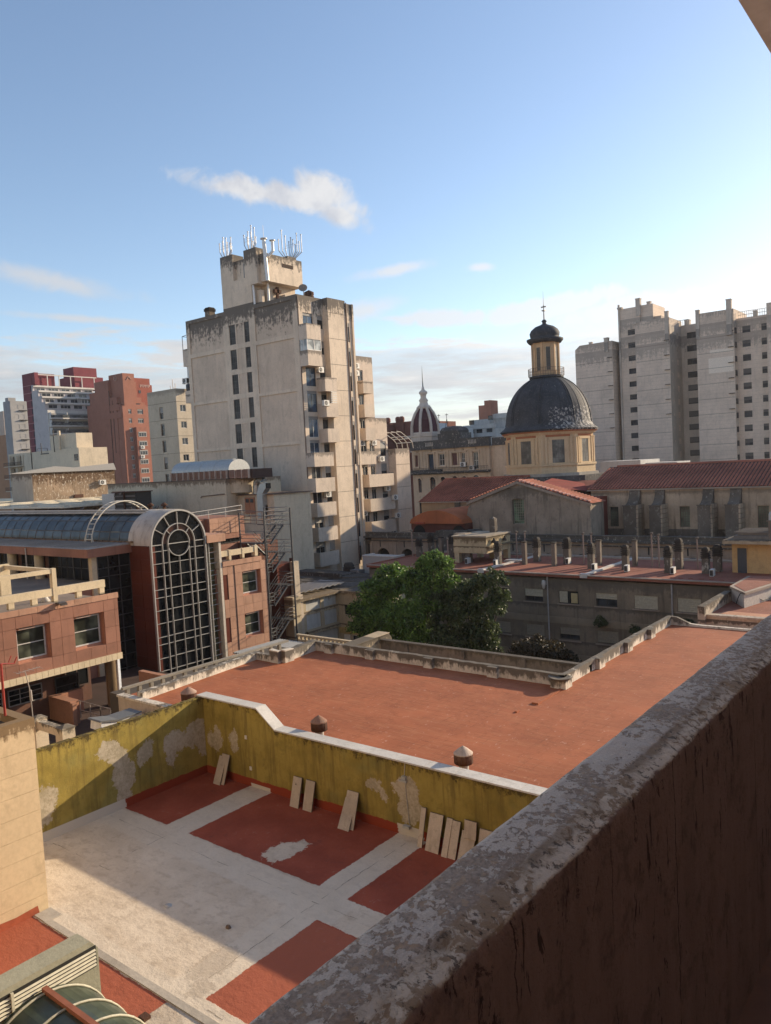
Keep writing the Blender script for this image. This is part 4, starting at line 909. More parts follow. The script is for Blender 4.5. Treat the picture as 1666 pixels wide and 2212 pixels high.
# ---- patio below the left wing
PF = wall('patio_floor', (.08, .055, .045), .3, .3)
pt = thing('patio_floor', None, None, (-36, 20, -13.3)); pt['kind'] = 'structure'
mb = MB(); mb.box(-47.7, -29.95, 5, 31, -13.6, -13.2); mb.build('floor_slab', [PF], pt)
mb = MB(); mb.box(-29.95, -24.2, 5, 18.4, -13.6, -11.7); mb.build('upper_slab', [red_membrane('lower_red_floor', (.36, .13, .08), False)], pt)
F2 = Wall('S', -42.0, 12, 22.4, -13.2, -10.33, dep=.15)
mb = MB(); F2.emit(mb); mb.box(-47, -42.01, 12, 22.4, -13.2, -10.34); mb.box(-47, -43.4, 22.4, 25.0, -13.2, -10.34); mb.build('ground_floor_wall', [wall('brown_render', (.16, .085, .06), .15, .2)], vb)
window(vb, 'S', -41.98, 19.3, 21.2, -11.95, -11.05, dep=0, nx=3, ny=3, fwd=.06, fm=plain('grey_grille', (.25, .23, .21), .6), pm=GLASS_T)
window(vb, 'S', -41.98, 16.3, 19.0, -11.95, -11.05, dep=0, nx=3, ny=3, fwd=.06, fm=MATS['grey_grille'], pm=GLASS_T)
window(vb, 'S', -41.96, 21.95, 23.4, -13.1, -11.0, dep=0, nx=1, ny=4, fwd=.07, fm=FR_DARK, pm=GLASS_T, name='glass_door')
window(vb, 'S', -43.3, 23.3, 24.8, -12.2, -10.6, dep=0, nx=2, ny=1, fwd=.07, fm=FR_BROWN, pm=GLASS_T)
mb = MB(); mb.tube((-41, 24.9, -13.2), (-41, 24.9, -10.33), .3, 18); mb.build('round_column', [wall('dark_olive_column', (.17, .12, .07), .2, .4, rough=.4)], vb)
mb = MB(); mb.box(-40.45, -40.3, 24.95, 25.1, -13.2, -10.33); mb.build('white_post', [MATS['white_ceiling_paint']], vb)
LWM = wall('pink_brown_plaster', (.38, .2, .13), .12, .2)
mb = MB(); mb.box(-41.6, -39.6, 21.5, 22.0, -13.2, -11.9); mb.box(-41.9, -41.6, 21.5, 23.4, -13.2, -11.9); mb.box(-39.6, -39.35, 21.48, 21.72, -13.2, -11.95)
one('patio_wall', mb, [LWM], 'low brown wall with notched end below the left wing of the brown building', 'wall')
mb = MB(); mb.prism([(20.7, -13.2), (25.2, -13.2), (25.2, -11.3), (22.5, -10.75), (20.75, -11.05)], 'S', -36.3, -36.0)
mb2 = MB(); mb2.box(-38.8, -34.6, 25.3, 25.6, -13.2, -11.0)
one('patio_wall', mb2, [LWM], 'pink plaster garden wall under the round brown column', 'wall')
railing([(-40.5, 22.0, -12.9), (-37.5, 22.0, -12.9), (-34.6, 22.0, -12.9)], 'steel tube handrail nearest to the white skylight box', (.45, .95), mat=plain('dark_steel_rail', (.34, .29, .26), .45, .5, .2), step=.9)
railing([(-38.8, 24.0, -13.3), (-35.2, 24.0, -13.3)], 'brown handrail running in front of the pink garden wall', (.45, .95), mat=RLB, step=.9)
mb = MB(); mb.lathe([(0, -12.6), (.2, -12.62), (.26, -12.66)], -35.2, 19.8, 7, sy=.5); one('paper_litter', mb, [MATS['white_plastic_wrap']], 'scrap of white litter on the dark patio floor behind the yellow wall', 'litter')
# pergola frame behind the yellow wall
pg = thing('pergola_frame', 'cream concrete posts joined by a beam behind the left end of the sunlit yellow wall', 'pergola', (-27, 13.9, -11.7))
PGM = wall('peeling_cream_concrete', (.62, .52, .38), .12, .3, grime=[(-8.5, .5)], fine=2)
for (x, y, zt_) in ((-28, 13.9, -8.62), (-26, 13.85, -8.62)):
    mb = MB(); mb.box(x-.24, x+.24, y-.24, y+.24, -11.7, zt_); mb.lathe([(.36, zt_-.04), (.36, zt_), (0, zt_+.1)], x, y, 4, sm=False, a0=math.pi/4); mb.build('post', [PGM], pg)
mb = MB(); mb.box(-27.76, -26.24, 13.72, 13.98, -8.98, -8.68); mb.build('beam', [PGM], pg)
mb = MB(); mb.box(-28.12, -27.88, 10.0, 13.66, -8.98, -8.68); mb.build('beam', [PGM], pg)
# TV mast
an = thing('tv_antenna', 'thin TV aerial mast with horizontal rods standing behind the cream pergola post', 'antenna', (-28, 13.72, -8.55))
AM = plain('aerial_metal', (.38, .34, .31), .5, .5, .3)
mb = MB(); mb.path([(-28, 13.72, -8.55), (-28, 13.7, -7.6), (-28, 13.58, -6.84)], .018); mb.tube((-28, 13.72, -7.95), (-28, 13.71, -7.55), .05, 8); mb.build('mast', [AM], an)
mb = MB(); mb.tube((-28, 13.25, -6.83), (-28, 14.15, -6.78), .01, 5)
for y in (13.28, 13.45, 13.62, 13.8, 13.98, 14.12): mb.tube((-28.25, y, -6.81), (-27.75, y, -6.81), .006, 4)
mb.build('aerial_rods', [AM], an)
# white skylight hatch with ducts
hb = thing('roof_hatch', 'white ended grey hatch box with curved blue grey pipes just behind the yellow wall', 'hatch', (-27.6, 17, -11.7))
mb = MB(); mb.prism([(16.15, -9.78), (16.9, -9.83), (18.0, -9.86), (18.0, -9.55), (16.95, -9.6), (16.2, -9.42)], 'S', -28.35, -27.6)
mb.build('box', [plain('white_hatch_paint', (.66, .66, .64), .5)], hb)
mb = MB(); mb.prism([(16.1, -9.41), (16.9, -9.58), (18.02, -9.53), (18.0, -9.5), (16.95, -9.52), (16.15, -9.36)], 'S', -28.45, -27.55); mb.build('lid', [plain('grey_hatch_lid', (.13, .135, .135), .6, .4)], hb)
mb = MB(); mb.box(-28.4, -27.8, 16.9, 17.4, -11.7, -9.84); mb.build('stand', [plain('dark_stand', (.1, .09, .08), .7)], hb)
mb = MB(); mb.path([(-27.6, 15.1, -10.9), (-27.6, 15.5, -10.3), (-27.6, 15.9, -9.75), (-27.6, 16.2, -9.66)], .05, 8); mb.path([(-27.4, 15.7, -10.9), (-27.4, 15.9, -10.4), (-27.4, 16.9, -10.1)], .05, 8); mb.path([(-27.4, 15.9, -10.4), (-27.5, 15.9, -9.8)], .035, 8)
mb.build('pipe', [plain('blue_grey_pipe', (.3, .34, .38), .35, .6, .3)], hb)
# grated strip between arch and red roof parapet
mb = MB(); mb.box(-34, -30.2, 20.5, 31.2, -13.2, -10.3)
one('lower_roof', mb, [wall('dark_service_roof', (.1, .085, .07), .3, .3)], 'dark narrow service roof at the foot of the arched window', 'roof')
lt = thing('concrete_lattice', 'low grey grated concrete edge strip in front of the tall arched window', 'lattice', (-30.9, 24, -10.3))
y = 19.2
while y < 29: mb = MB(); mb.box(-30.6, -30.45, y, y+.16, -9.62, -9.3); mb.build('stub', [wall('grey_lattice', (.3, .27, .22), .2, .4)], lt); y += .62
mb = MB(); mb.box(-30.6, -30.42, 19, 29.2, -9.3, -9.2); mb.box(-30.6, -30.42, 19, 29.2, -9.75, -9.62); mb.build('edge_beam', [MATS['grey_lattice']], lt)
# corrugated metal roof between
cr = MB(); n = 34
for i in range(n): x = -35.6+.2*i; cr.prism([(x, -10.58), (x+.1, -10.5), (x+.2, -10.58), (x+.2, -10.62), (x, -10.62)], 'F', 29.6, 33.4)
one('corrugated_roof', cr, [plain('grey_corrugated_sheet', (.24, .24, .23), .5, .4, .2)], 'flat grey corrugated metal roof behind the corner of the red roof', 'roof')
# ================================================================== concrete apartment tower with flue clusters
TW2 = wall('rear_wing_concrete', (.64, .53, .43), .1, .2, grime=[(14.1, 1.6), (2.2, 1.6), (6.3, 1.2)], gamt=.75, fine=.7, gcol=(.13, .115, .10))
TW = wall('tower_concrete', (.68, .565, .44), .12, .35, grime=[(20.2, 3.6), (26.7, 3.6)], gamt=.88, fine=.7, gcol=(.09, .08, .07))
TWP = wall('tower_render_panel', (.63, .51, .395), .12, .3, grime=[(20.1, 5.6)], gamt=.9, fine=.9, gcol=(.10, .09, .08))
TWB = wall('tower_balcony_concrete', (.62, .52, .42), .12, .4, fine=1, gcol=(.08, .07, .06), grime=[(16.6, .6), (13.5, .9), (10.6, .45), (1.9, .9)], gamt=.65)
tw = thing('apartment_tower', 'tall cream concrete apartment tower with blank panelled side and steel flues on its roof', 'building', (-73, 75, -22))
mb = MB()
X0, Y0, ZT = -62.82, 64.77, 19.95
Ff = Wall('F', Y0, -83.0, X0, -22, ZT, dep=.14)
wins = []
for k in range(8):
    zt_ = 18.15-3.03*k
    Ff.win(-74.64, -73.52, zt_-2.4, zt_, nx=3, ny=3, fwd=.045, dep=.14, fm=plain('window_grille_grey', (.14, .13, .12), .5), pm=glass('grey_window', (.035, .033, .03), .45, .2))
    Ff.win(-71.9, -71.0, zt_-2.42, zt_+.02, nx=2, ny=3, fwd=.045, dep=.14, fm=MATS['window_grille_grey'], pm=MATS['grey_window'])
    Ff.rec(-73.3, -72.15, zt_-2.45, zt_-.02, .05, 1)
for a0, a1 in ((-82.4, -75.75), (-69.95, -63.6)):
    Ff.rec(a0, a1, 15.6, 19.45 if a0 > -80 else 19.5, .13, 1)
    for z1 in (15.1, 9.02, 2.94, -3.03, -9.1): Ff.rec(a0, a1, z1-5.72, z1, .13, 1)
Ss = Wall('S', X0, Y0, 69.1, -22, ZT, dep=.18)
tops = [16.5, 13.5, 10.55, 7.55, 4.6, 1.85, -1.1, -3.95, -6.8, -9.7]
BLU = glass('blue_door_glass', (.03, .05, .075), .08, .6)
for i, zt_ in enumerate(tops):
    sh = [.35, 0, .12, .12, .12, .12, .3, .3, .62, .75][i]
    Ss.win(65.62, 67.3, zt_-.95, zt_+1.5, nx=2, ny=1, fwd=.07, shut=.14+(.3 if i > 7 else 0), fm=FR_WHITE if i > 3 else FR_DARK, pm=BLU if i < 6 else GLASS, sm=SHUT_G)
    Ss.win(68.0, 69.02, zt_-.1, zt_+1.45, nx=2, ny=1, fwd=.06, shut=[.35, .5, .2, .2, .2, .3, .6, .6, .97, .97][i], sm=SHUT_G)
block(mb, -83.0, X0, Y0, 74.45, -22, ZT, Ff, None, roof=0, skip='S')
Ss.emit(mb); 
mb.quad((X0, 69.1, -22), (X0, 72.25, -22), (X0, 72.25, ZT), (X0, 69.1, ZT))
# pier
mb.box(X0, -62.05, 69.1, 72.25, -22, 20.0, 0)
S2 = Wall('S', X0+.01, 72.25, 74.5, -22, ZT, dep=.12)
for k in range(11):
    S2.win(73.35, 73.75, 15.3-3.0*k, 17.6-3.0*k, nx=1, ny=1, fwd=.04, shut=.2, sm=SHUT_G)
S2.emit(mb); mb.box(X0-.5, X0+.16, 74.2, 74.5, -22, ZT)
mb.build('wall', [TW, TWP], tw)
Ff.place(tw); Ss.place(tw); S2.place(tw)
# horizontal pour joints on the pier, down pipes
JL = plain('dark_joint', (.10, .085, .07), .9)
for k in range(11): mb = MB(); z = 18.3-3.03*k; mb.box(-62.06, -62.035, 69.1, 72.25, z-.02, z+.02); mb.build('joint_line', [JL], tw)
PB = plain('brown_down_pipe', (.16, .11, .085), .6)
for (x, y) in ((-61.98, 72.35), (-62.7, 72.65), (X0+.06, Y0+.1), (-62.6, 72.95)):
    mb = MB(); mb.tube((x, y, -12), (x, y, 19.8), .06, 6); mb.build('down_pipe', [PB], tw)
# lower wings stepping down towards the back
mb = MB()
S3 = Wall('S', -64, 74.5, 79.3, -22, 14.0, dep=.15); S4 = Wall('S', -64.01, 79.3, 81.7, -22, 6.2, dep=.15)
t2 = [10.75, 7.7, 4.8, 1.85, -1.1, -4.15, -7.1, -10.1]
for i, zt_ in enumerate(t2):
    S3.win(76.3, 77.3, zt_-.1, zt_+1.5, nx=2, shut=.3 if i > 1 else .1, fm=FR_WHITE, sm=SHUT_G, fwd=.06)
    if i > 2: S3.win(77.9, 78.9, zt_-.6, zt_+1.45, nx=2, shut=.2, fm=FR_WHITE, sm=SHUT_G, fwd=.06)
    if i > 2: S4.win(80.1, 81.3, zt_-.6, zt_+1.3, nx=2, shut=.5, sm=SHUT_G, fwd=.06)
block(mb, -75, -64, 74.5, 79.3, -22, 14.0, None, S3); block(mb, -75, -64.01, 79.3, 81.7, -22, 6.2, None, S4)
mb.box(-66, -62.8, 81.75, 84.8, -22, 2.1); mb.box(-75, -64.4, 81.7, 86, -22, 2.1)
for z in (0.0, -3.0, -6.0, -9.0): mb.box(-62.8, -62.78, 81.75, 84.8, z-.02, z+.02, 1)
mb.build('rear_wing', [TW2, JL], tw); S3.place(tw); S4.place(tw)
for k in range(4):
    window(tw, 'F', 81.74, -64.1, -63.3, -2.2-3*k, -1.0-3*k, dep=0, nx=1, shut=.5, sm=SHUT_G)
# balconies
def balcony(x0, x1, y0, y1, zt_, h=1.5, mat=None):
    m_ = MB(); th = .12; zb = zt_-h
    m_.box(x0, x1, y0, y1, zb, zb+.15); m_.box(x1-th, x1, y0, y1, zb+.15, zt_); m_.box(x0, x1-th, y0, y0+th, zb+.15, zt_); m_.box(x0, x1-th, y1-th, y1, zb+.15, zt_)
    m_.build('balcony', [mat or TWB], tw)
for zt_ in (16.5, 13.5): balcony(X0, -61.55, 64.8, 67.15, zt_, 1.75)
for zt_ in (10.55, 7.55, 4.6): balcony(X0, -61.5, 67.35, 69.4, zt_, 1.6)
for zt_ in (1.85, -1.1, -3.95, -6.8, -9.7): balcony(X0, -61.5, 64.8, 68.1, zt_, 1.62)
for zt_ in (10.75, 7.75, 4.8): balcony(-64, -62.7, 75.7, 77.6, zt_, 1.6)
balcony(-64, -62.7, 73.9, 77.5, 1.85, 1.65)
for zt_ in (-1.1, -4.2, -7.1, -10.1): balcony(-64, -62.7, 75.9, 81.0, zt_, 1.6)
# enclosed glazed balcony between the two upper ones
en = bpy.data.objects.new('enclosed_balcony', None); link(en, tw, (-61.7, 66, 13.5))
mb = MB()
for y in (64.85, 65.95, 67.1): mb.box(-61.68, -61.58, y-.04, y+.04, 13.5, 14.8)
mb.box(-61.68, -61.58, 64.85, 67.1, 14.72, 14.8); mb.box(-61.68, -61.58, 64.85, 67.1, 13.5, 13.58)
for x in (-62.75, -62.2, -61.63): mb.box(x-.04, x+.04, 64.82, 64.9, 13.5, 14.8)
mb.build('frame', [FR_WHITE], en); mb = MB(); mb.box(-61.65, -61.62, 64.9, 67.1, 13.5, 14.75); mb.box(-62.8, -61.65, 64.86, 64.88, 13.5, 14.75); mb.build('pane', [glass('pale_window', (.2, .21, .2), .15, .5)], en)
en = bpy.data.objects.new('enclosed_balcony', None); link(en, tw, (-62.8, 78, -10)); mb = MB()
for y in [76.0+.55*i for i in range(10)]: mb.box(-62.83, -62.75, y-.03, y+.03, -10.1, -8.75)
mb.build('frame', [FR_WHITE], en); mb = MB(); mb.box(-62.82, -62.8, 76, 81, -10.1, -8.75); mb.build('pane', [GLASS], en)
# striped awning
mb = MB()
for k in range(6): mb.box(-61.56, -61.52, 68.3, 69.3, 7.62+.24*k, 7.74+.24*k)
mb.build('striped_screen', [FR_WHITE], tw)
# left edge balconies seen in profile
for zt_, h in ((15.6, 2.2), (10.2, 1.6)): mb = MB(); mb.box(-84.3, -83.0, 65.0, 67.5, zt_-h+.9, zt_+.9); mb.build('balcony', [TWB], tw)
mb = MB(); mb.box(-83.9, -83.0, 65.2, 67.2, 12.2, 14.3); mb.build('enclosed_balcony', [FR_WHITE], tw)
mb = MB()
for p, q in (((-84.2, 65, 16.5), (-84.2, 65, 18.2)), ((-84.2, 65, 18.2), (-83, 65, 18.3)), ((-84.2, 65, 18.2), (-84.2, 67, 18.2))): mb.tube(p, q, .04, 4)
mb.build('frame', [PB], tw)
# roof machine rooms
mb = MB()
mb.box(-75.45, -70.15, Y0+.002, 71, ZT-.4, 23.3, 0); mb.box(-75.45, -68.05, 65.3, 71.45, 22.5, 25.75, 0)
mb.box(-75.5, -73.25, 64.79, 66.6, 23.3, 26.55, 0); mb.box(-71.15, -69.0, 64.75, 66.4, 22.3, 26.5, 0)
mb.box(-70.15, -69.2, 66.5, 71.2, ZT-.4, 22.5, 0); mb.box(-69.2, -68.4, 68.6, 69.6, ZT-.4, 21.4, 0); mb.box(-70.15, -69.3, 65.5, 66.0, ZT-.4, 21.7, 0)
mb.box(-70.3, -68.9, 69.9, 71.4, 25.75, 26.35, 0)
mb.build('machine_room', [TW], tw)
mb = MB(); mb.box(-68.06, -68.02, 68.0, 69.9, 24.5, 24.95); mb.build('slot_window', [plain('dark_slot', (.05, .03, .02), .9)], tw)
mb = MB(); mb.box(-71.8, -71.2, 65.2, 65.32, 23.5, 25.2); mb.build('door', [plain('grey_steel_door', (.2, .2, .2), .6)], tw)
mb = MB(); mb.box(-69.0, -68.7, 67.6, 67.9, ZT, 22.2); mb.box(-69.0, -68.7, 67.2, 68.3, 21.5, 21.9); mb.build('water_pipe', [RUST], tw)
ST = plain('bright_galvanised_steel', (.40, .40, .41), .45, .5, .6, var=.05)
def flues(cx, cy, zb, items, label):
    t = thing('flue_cluster', label, 'flues', (cx, cy, zb), 'steel flue clusters on the tower roof')
    for dx, dy, h in items:
        m_ = MB(); b = (cx+dx*.45, cy+dy*.45, zb-.1); k = (cx+dx, cy+dy, zb+.75+.1*abs(dx)); e = (cx+dx, cy+dy, zb+h)
        m_.tube(b, k, .055, 8); m_.tube(k, e, .055, 8); m_.tube(e, (e[0], e[1], e[2]+.08), .1, 8); m_.build('flue_pipe', [ST], t)
    m_ = MB(); xs_ = [i[0] for i in items]; m_.tube((cx+min(xs_), cy, zb+1.2), (cx+max(xs_), cy, zb+1.2), .02, 4); m_.tube((cx+min(xs_), cy+.3, zb+1.6), (cx+max(xs_), cy+.3, zb+1.6), .02, 4); m_.build('tie_bar', [ST], t)
    return t
flues(-75.0, 65.4, 26.55, [(-1.1, 0, 1.9), (-.75, .3, 2.65), (-.4, -.1, 2.0), (-.1, .4, 1.95), (.25, -.1, 2.3), (.6, .2, 1.7), (1.0, 0, 2.25), (.4, .6, 1.4)], 'left steel flue cluster on the tower roof corner')
flues(-70.6, 65.4, 26.5, [(-1.0, 0, 2.0), (-.6, .3, 2.4), (-.3, -.1, 1.6), (.1, .2, 2.95), (.35, -.1, 2.0), (.6, .4, 1.5), (.85, 0, 2.5), (-.1, .6, 1.2), (-.8, .5, 1.8)], 'tallest steel flue cluster, standing on the middle chimney of the tower')
flues(-69.3, 70.6, 26.35, [(-.9, -.8, 2.2), (-.6, -.5, 3.3), (-.3, -.2, 2.6), (0, .1, 1.9), (.15, .3, 2.4), (.2, .6, 2.2), (.4, .8, 1.6), (.5, 1.0, 3.0), (.6, 1.3, 2.0), (.7, 1.6, 2.9)], 'right steel flue cluster behind the overhanging tank room of the tower')
t = thing('flue_cluster', 'pair of wide capped ducts climbing the corner of the tower tank room', 'flues', (-67.9, 65.4, 22.4), 'steel flue clusters on the tower roof')
DW = plain('white_painted_duct', (.72, .71, .68), .45, .4, .2)
mb = MB(); mb.tube((-67.85, 65.3, 22.45), (-68.05, 65.25, 27.0), .22, 8); mb.tube((-68.05, 65.25, 27), (-68.05, 65.25, 27.3), .2, 8); mb.lathe([(.42, 27.3), (.42, 27.4), (0, 27.5)], -68.05, 65.25, 12); mb.build('duct', [DW], t)
mb = MB(); mb.tube((-67.4, 66.0, 25.9), (-67.4, 66.0, 27.1), .17, 8); mb.tube((-67.8, 65.5, 25.3), (-67.4, 66.0, 25.9), .17, 8); mb.lathe([(.36, 27.1), (.36, 27.2), (0, 27.3)], -67.4, 66.0, 12); mb.build('duct', [DW], t)
mb = MB(); mb.tube((-68.05, 65.25, 27.4), (-68.05, 65.25, 28.9), .02, 4); mb.build('lightning_rod', [AM], t)
for a, b in (((-70.0, 65.0, 20), (-70.05, 65.0, 22.3)), ((-68.9, 66.3, 20), (-68.9, 66.3, 22.5))):
    mb = MB(); mb.tube(a, b, .14, 8); mb.build('duct', [DW], t)
mb = MB(); mb.lathe([(.5, 19.9), (.5, 20.7), (.62, 20.75), (.62, 21.0), (.5, 21.05), (.62, 21.2), (.6, 21.5), (0, 21.8)], -66.2, 70.5, 12); one('roof_ventilator', mb, [RUST], 'dark ribbed roof ventilator under the overhanging tank room of the tower', 'vent')
dish = thing('satellite_dish', 'round satellite dish on the tower roof edge at right of the dark ventilator', 'dish', (-64, 67.2, 20))
mb = MB(); mb.lathe([(0, 0.0), (.25, .04), (.5, .16), (.52, .16), (.25, .0), (0, -.03)], 0, 0, 16)
me = mb.mesh('reflector', [plain('brown_dish', (.25, .2, .16), .5)]); o = bpy.data.objects.new('reflector', me); link(o, dish, (-64, 67.2, 21.1)); o.rotation_euler = (R(65), 0, R(40))
mb = MB(); mb.tube((-64, 67.2, 19.9), (-64, 67.3, 21.1), .04, 6); mb.build('mast', [PB], dish)
CHM = wall('sooty_brick_stack', (.15, .125, .10), .3, .6, spots=.55, fine=2.5)
def stack(x, y, zb, h=2.2, w=.5, label='', spots=True, proto=[None], grp='domed vent stacks on the roof with the yellow stair hut', base=True):
    """louvred ventilation stack with domed cap"""
    if proto[0] is None:
        t = thing('vent_stack', label, 'vent stack', (0, 0, 0), grp); w2 = .25
        m_ = MB(); m_.box(-w2, w2, -w2, w2, 0, 1.25); m_.box(-w2-.03, w2+.03, -w2-.03, w2+.03, 0, .06); m_.build('shaft', [CHM], t)
        k = 0
        for zz_ in (1.25, 1.4, 1.55, 1.7): m_ = MB(); m_.box(-w2-.05, w2+.05, -w2-.05, w2+.05, zz_, zz_+.09); m_.box(-w2+.05, w2-.05, -w2+.05, w2-.05, zz_+.09, zz_+.15); m_.build('louvre_course', [wall('sooty_black_brick', (.05, .042, .036), .3, .3, fine=2)], t)
        m_ = MB(); m_.lathe([(w2*1.42, 1.85), (w2*1.4, 1.98), (w2*1.15, 2.1), (w2*.6, 2.18), (0, 2.2)], 0, 0, 4, a0=math.pi/4, sm=False); m_.build('cap', [MATS['sooty_black_brick']], t)
        t.location = (x, y, zb); proto[0] = t; t.scale = (w/.5, w/.5, h/2.2); return t
    r = dup(proto[0], (x, y, zb), label, sc=(w/.5, w/.5, h/2.2))
    if grp: r['group'] = grp
    return r
st1 = stack(-78.9, 65.5, 19.9, 1.3, .9, 'lone dark capped chimney on the left roof edge of the tall cream tower', grp=None)

# ---- air conditioners
ACW = plain('white_ac_casing', (.62, .61, .57), .5); ACD = plain('dark_fan', (.03, .03, .03), .6)
ac = thing('air_conditioner', 'x', 'air conditioner', (0, 0, 0))
mb = MB(); mb.box(-.42, .42, -.17, .17, 0, .62); mb.build('casing', [ACW], ac)
mb = MB(); mb.box(.42, .425, -.14, .14, .05, .57); mb.build('side_grille', [ACD], ac)
mb = MB(); mb.add([(-.1+.24*math.cos(t), -.175, .31+.24*math.sin(t)) for t in [2*math.pi*i/20 for i in range(20)]], [tuple(range(20))]); mb.build('fan', [ACD], ac)
mb = MB(); mb.path([(-.1+.1*math.cos(t), -.18, .31+.1*math.sin(t)) for t in [2*math.pi*i/10 for i in range(11)]], .012, 4); mb.tube((-.34, -.18, .31), (.14, -.18, .31), .008, 4); mb.tube((-.1, -.18, .07), (-.1, -.18, .55), .008, 4); mb.build('fan_guard', [ACW], ac)
mb = MB(); mb.box(-.38, -.34, -.2, .2, -.05, 0); mb.box(.34, .38, -.2, .2, -.05, 0); mb.build('feet', [PB], ac)
_ac = [ac]
def AC(x, y, z, rz, label, sc=1):
    if _ac[0]['label'] == 'x': _ac[0].location = (x, y, z); _ac[0].rotation_euler.z = rz; _ac[0]['label'] = label; _ac[0].scale = (sc,)*3; return
    dup(_ac[0], (x, y, z), label, rz, sc)
H = math.pi/2
for x, y, z, l in [(-62.5, 67.75, 11.2, 'air conditioner above the uppermost right hand balcony of the tower, beside a blue glazed door'), (-61.35, 67.1, 7.2, 'air conditioner hung on the side of the balcony with the striped screen'),
                   (-62.4, 67.7, -3.4, 'air conditioner behind the third balcony from the bottom of the main column'), (-63.6, 75.6, 12.3, 'upper of two air conditioners under the roof of the lower tower wing'),
                   (-63.6, 75.5, 11.4, 'lower of two air conditioners under the roof of the lower tower wing'), (-63.5, 75.75, 2.6, 'left of two air conditioners above the long stained balcony of the tower wing'),
                   (-63.3, 77.9, 2.6, 'right of two air conditioners above the long stained balcony, with a big fan'), (-63.5, 79.6, .5, 'air conditioner over a barred window of the tower wing'),
                   (-63.5, 80.5, -3.4, 'air conditioner on the wall above the right end of the wide tower balcony'), (-62.4, 80.6, -4.6, 'air conditioner hanging lower, on the outer corner below the wide balcony end'),
                   (-63.6, 75.7, -6.3, 'air conditioner at the left end of the lower wide balconies'), (-62.3, 80.9, -7.0, 'air conditioner on the corner of the second wide balcony from the bottom')]:
    AC(x, y, z, H, l, 1.05)
AC(-84.1, 65.0, 12.1, 0, 'air conditioner sticking out on the left profile of the tall tower', 1.1)
mb = MB(); mb.path([(-63.6, 79.3, 14.0-9.4), (-62.9, 79.5, 4.4), (-62.9, 81.2, 4.3)], .04, 5)
# curved trellis on rear pier
tr = thing('arched_trellis', 'white curved pipe pergola on the roof terrace right of the tower', 'trellis', (-64, 84, 2.1))
for k in range(4):
    y = 82.2+.0*k; x = -62.9-.9*k; mb = MB(); pts = [(x, 82.3, 4.4), (x, 83.2, 4.3), (x, 84.4, 3.7), (x, 85.0, 3.4), (x, 85.7, 2.9), (x, 85.9, 2.1)]; mb.path(pts, .05, 6); mb.build('hoop', [plain('pale_pipe_paint', (.45, .42, .37), .6)], tr)
mb = MB()
for y, z in ((83.2, 4.3), (84.4, 3.7), (85.0, 3.4), (85.7, 2.9)): mb.tube((-62.9, y, z), (-65.6, y, z), .05, 5)
mb.build('purlin', [FR_WHITE], tr)

# ================================================================== fire escape
fe = thing('fire_escape', 'grey steel zigzag fire escape stair beside the brown building', 'stairs', (-46.5, 43, -22))
FS = plain('grey_painted_steel', (.065, .068, .072), .5, .4, .2); FSL = plain('light_steel_rail', (.14, .14, .14), .5, .4, .3)
for (x, y, zt_, r) in ((-44.9, 44.1, -3.0, .07), (-45.0, 41.35, -3.1, .07), (-47.9, 41.35, -3.2, .06), (-47.9, 44.1, -3.0, .06), (-46.2, 42.6, -5, .05)):
    mb = MB(); mb.tube((x, y, -18), (x, y, zt_), r, 6); mb.build('column', [FS], fe)
lv = [-4.3, -6.55, -9.2, -12.0, -14.8]
for i, z in enumerate(lv):
    mb = MB(); mb.box(-48, -44.9, 43.35, 44.15, z-.06, z); mb.build('landing', [FS], fe); mb = MB(); mb.box(-48, -45, 41.3, 41.9, z-1.3-.06, z-1.3); mb.build('landing', [FS], fe)
    for k in range(7):
        f = (k+.5)/7; a = MB(); a.box(-45.9, -45.0, 43.35-1.45*f-.11, 43.35-1.45*f+.11, z-1.3*f-.02, z-1.3*f+.01); a.build('tread', [FS], fe)
        b = MB(); b.box(-47.9, -47.0, 41.9+1.45*f-.11, 41.9+1.45*f+.11, z-1.3-1.3*f-.02, z-1.3-1.3*f+.01); b.build('tread', [FS], fe)
    m_ = MB()
    for x in (-45.0, -45.9): m_.tube((x, 43.35, z-.1), (x, 41.9, z-1.4), .1, 4)
    for x in (-47.0, -47.9): m_.tube((x, 41.9, z-1.4), (x, 43.35, z-2.7), .1, 4)
    m_.build('stringer', [FS], fe)
    m_ = MB()
    for h in (.35, .65, .95):
        for x in (-44.98, -45.92): m_.tube((x, 43.35, z+h), (x, 41.9, z-1.3+h), .025, 5)
        for x in (-47.02,): m_.tube((x, 41.9, z-1.3+h), (x, 43.35, z-2.6+h), .025, 5)
        m_.path([(-44.9, 43.35, z+h), (-44.9, 44.12, z+h), (-48, 44.12, z+h)], .025, 5); m_.path([(-45, 41.9, z-1.3+h), (-45, 41.32, z-1.3+h), (-48, 41.32, z-1.3+h)], .025, 5)
    for f in (0, .5, 1): m_.tube((-44.98, 43.35-1.45*f, z-1.3*f), (-44.98, 43.35-1.45*f, z-1.3*f+.95), .02, 4)
    m_.build('handrail', [FSL], fe)
m_ = MB()
for h in (0, .3, .65, 1.0): m_.path([(-48, 41.3, -4.0+h), (-45, 41.35, -4.1+h), (-44.9, 44.1, -3.95+h), (-48, 44.1, -4+h)], .03, 5)
m_.build('handrail', [FSL], fe)
mb = MB(); mb.box(-49.9, -46.6, 43.9, 46.0, -22, -7.7); mb.box(-47.2, -46.9, 45.95, 46.1, -11, -7.4); one('stair_wall', mb, [GRAN], 'dark brown panelled wall with pale streaks behind the lower fire escape', 'wall')
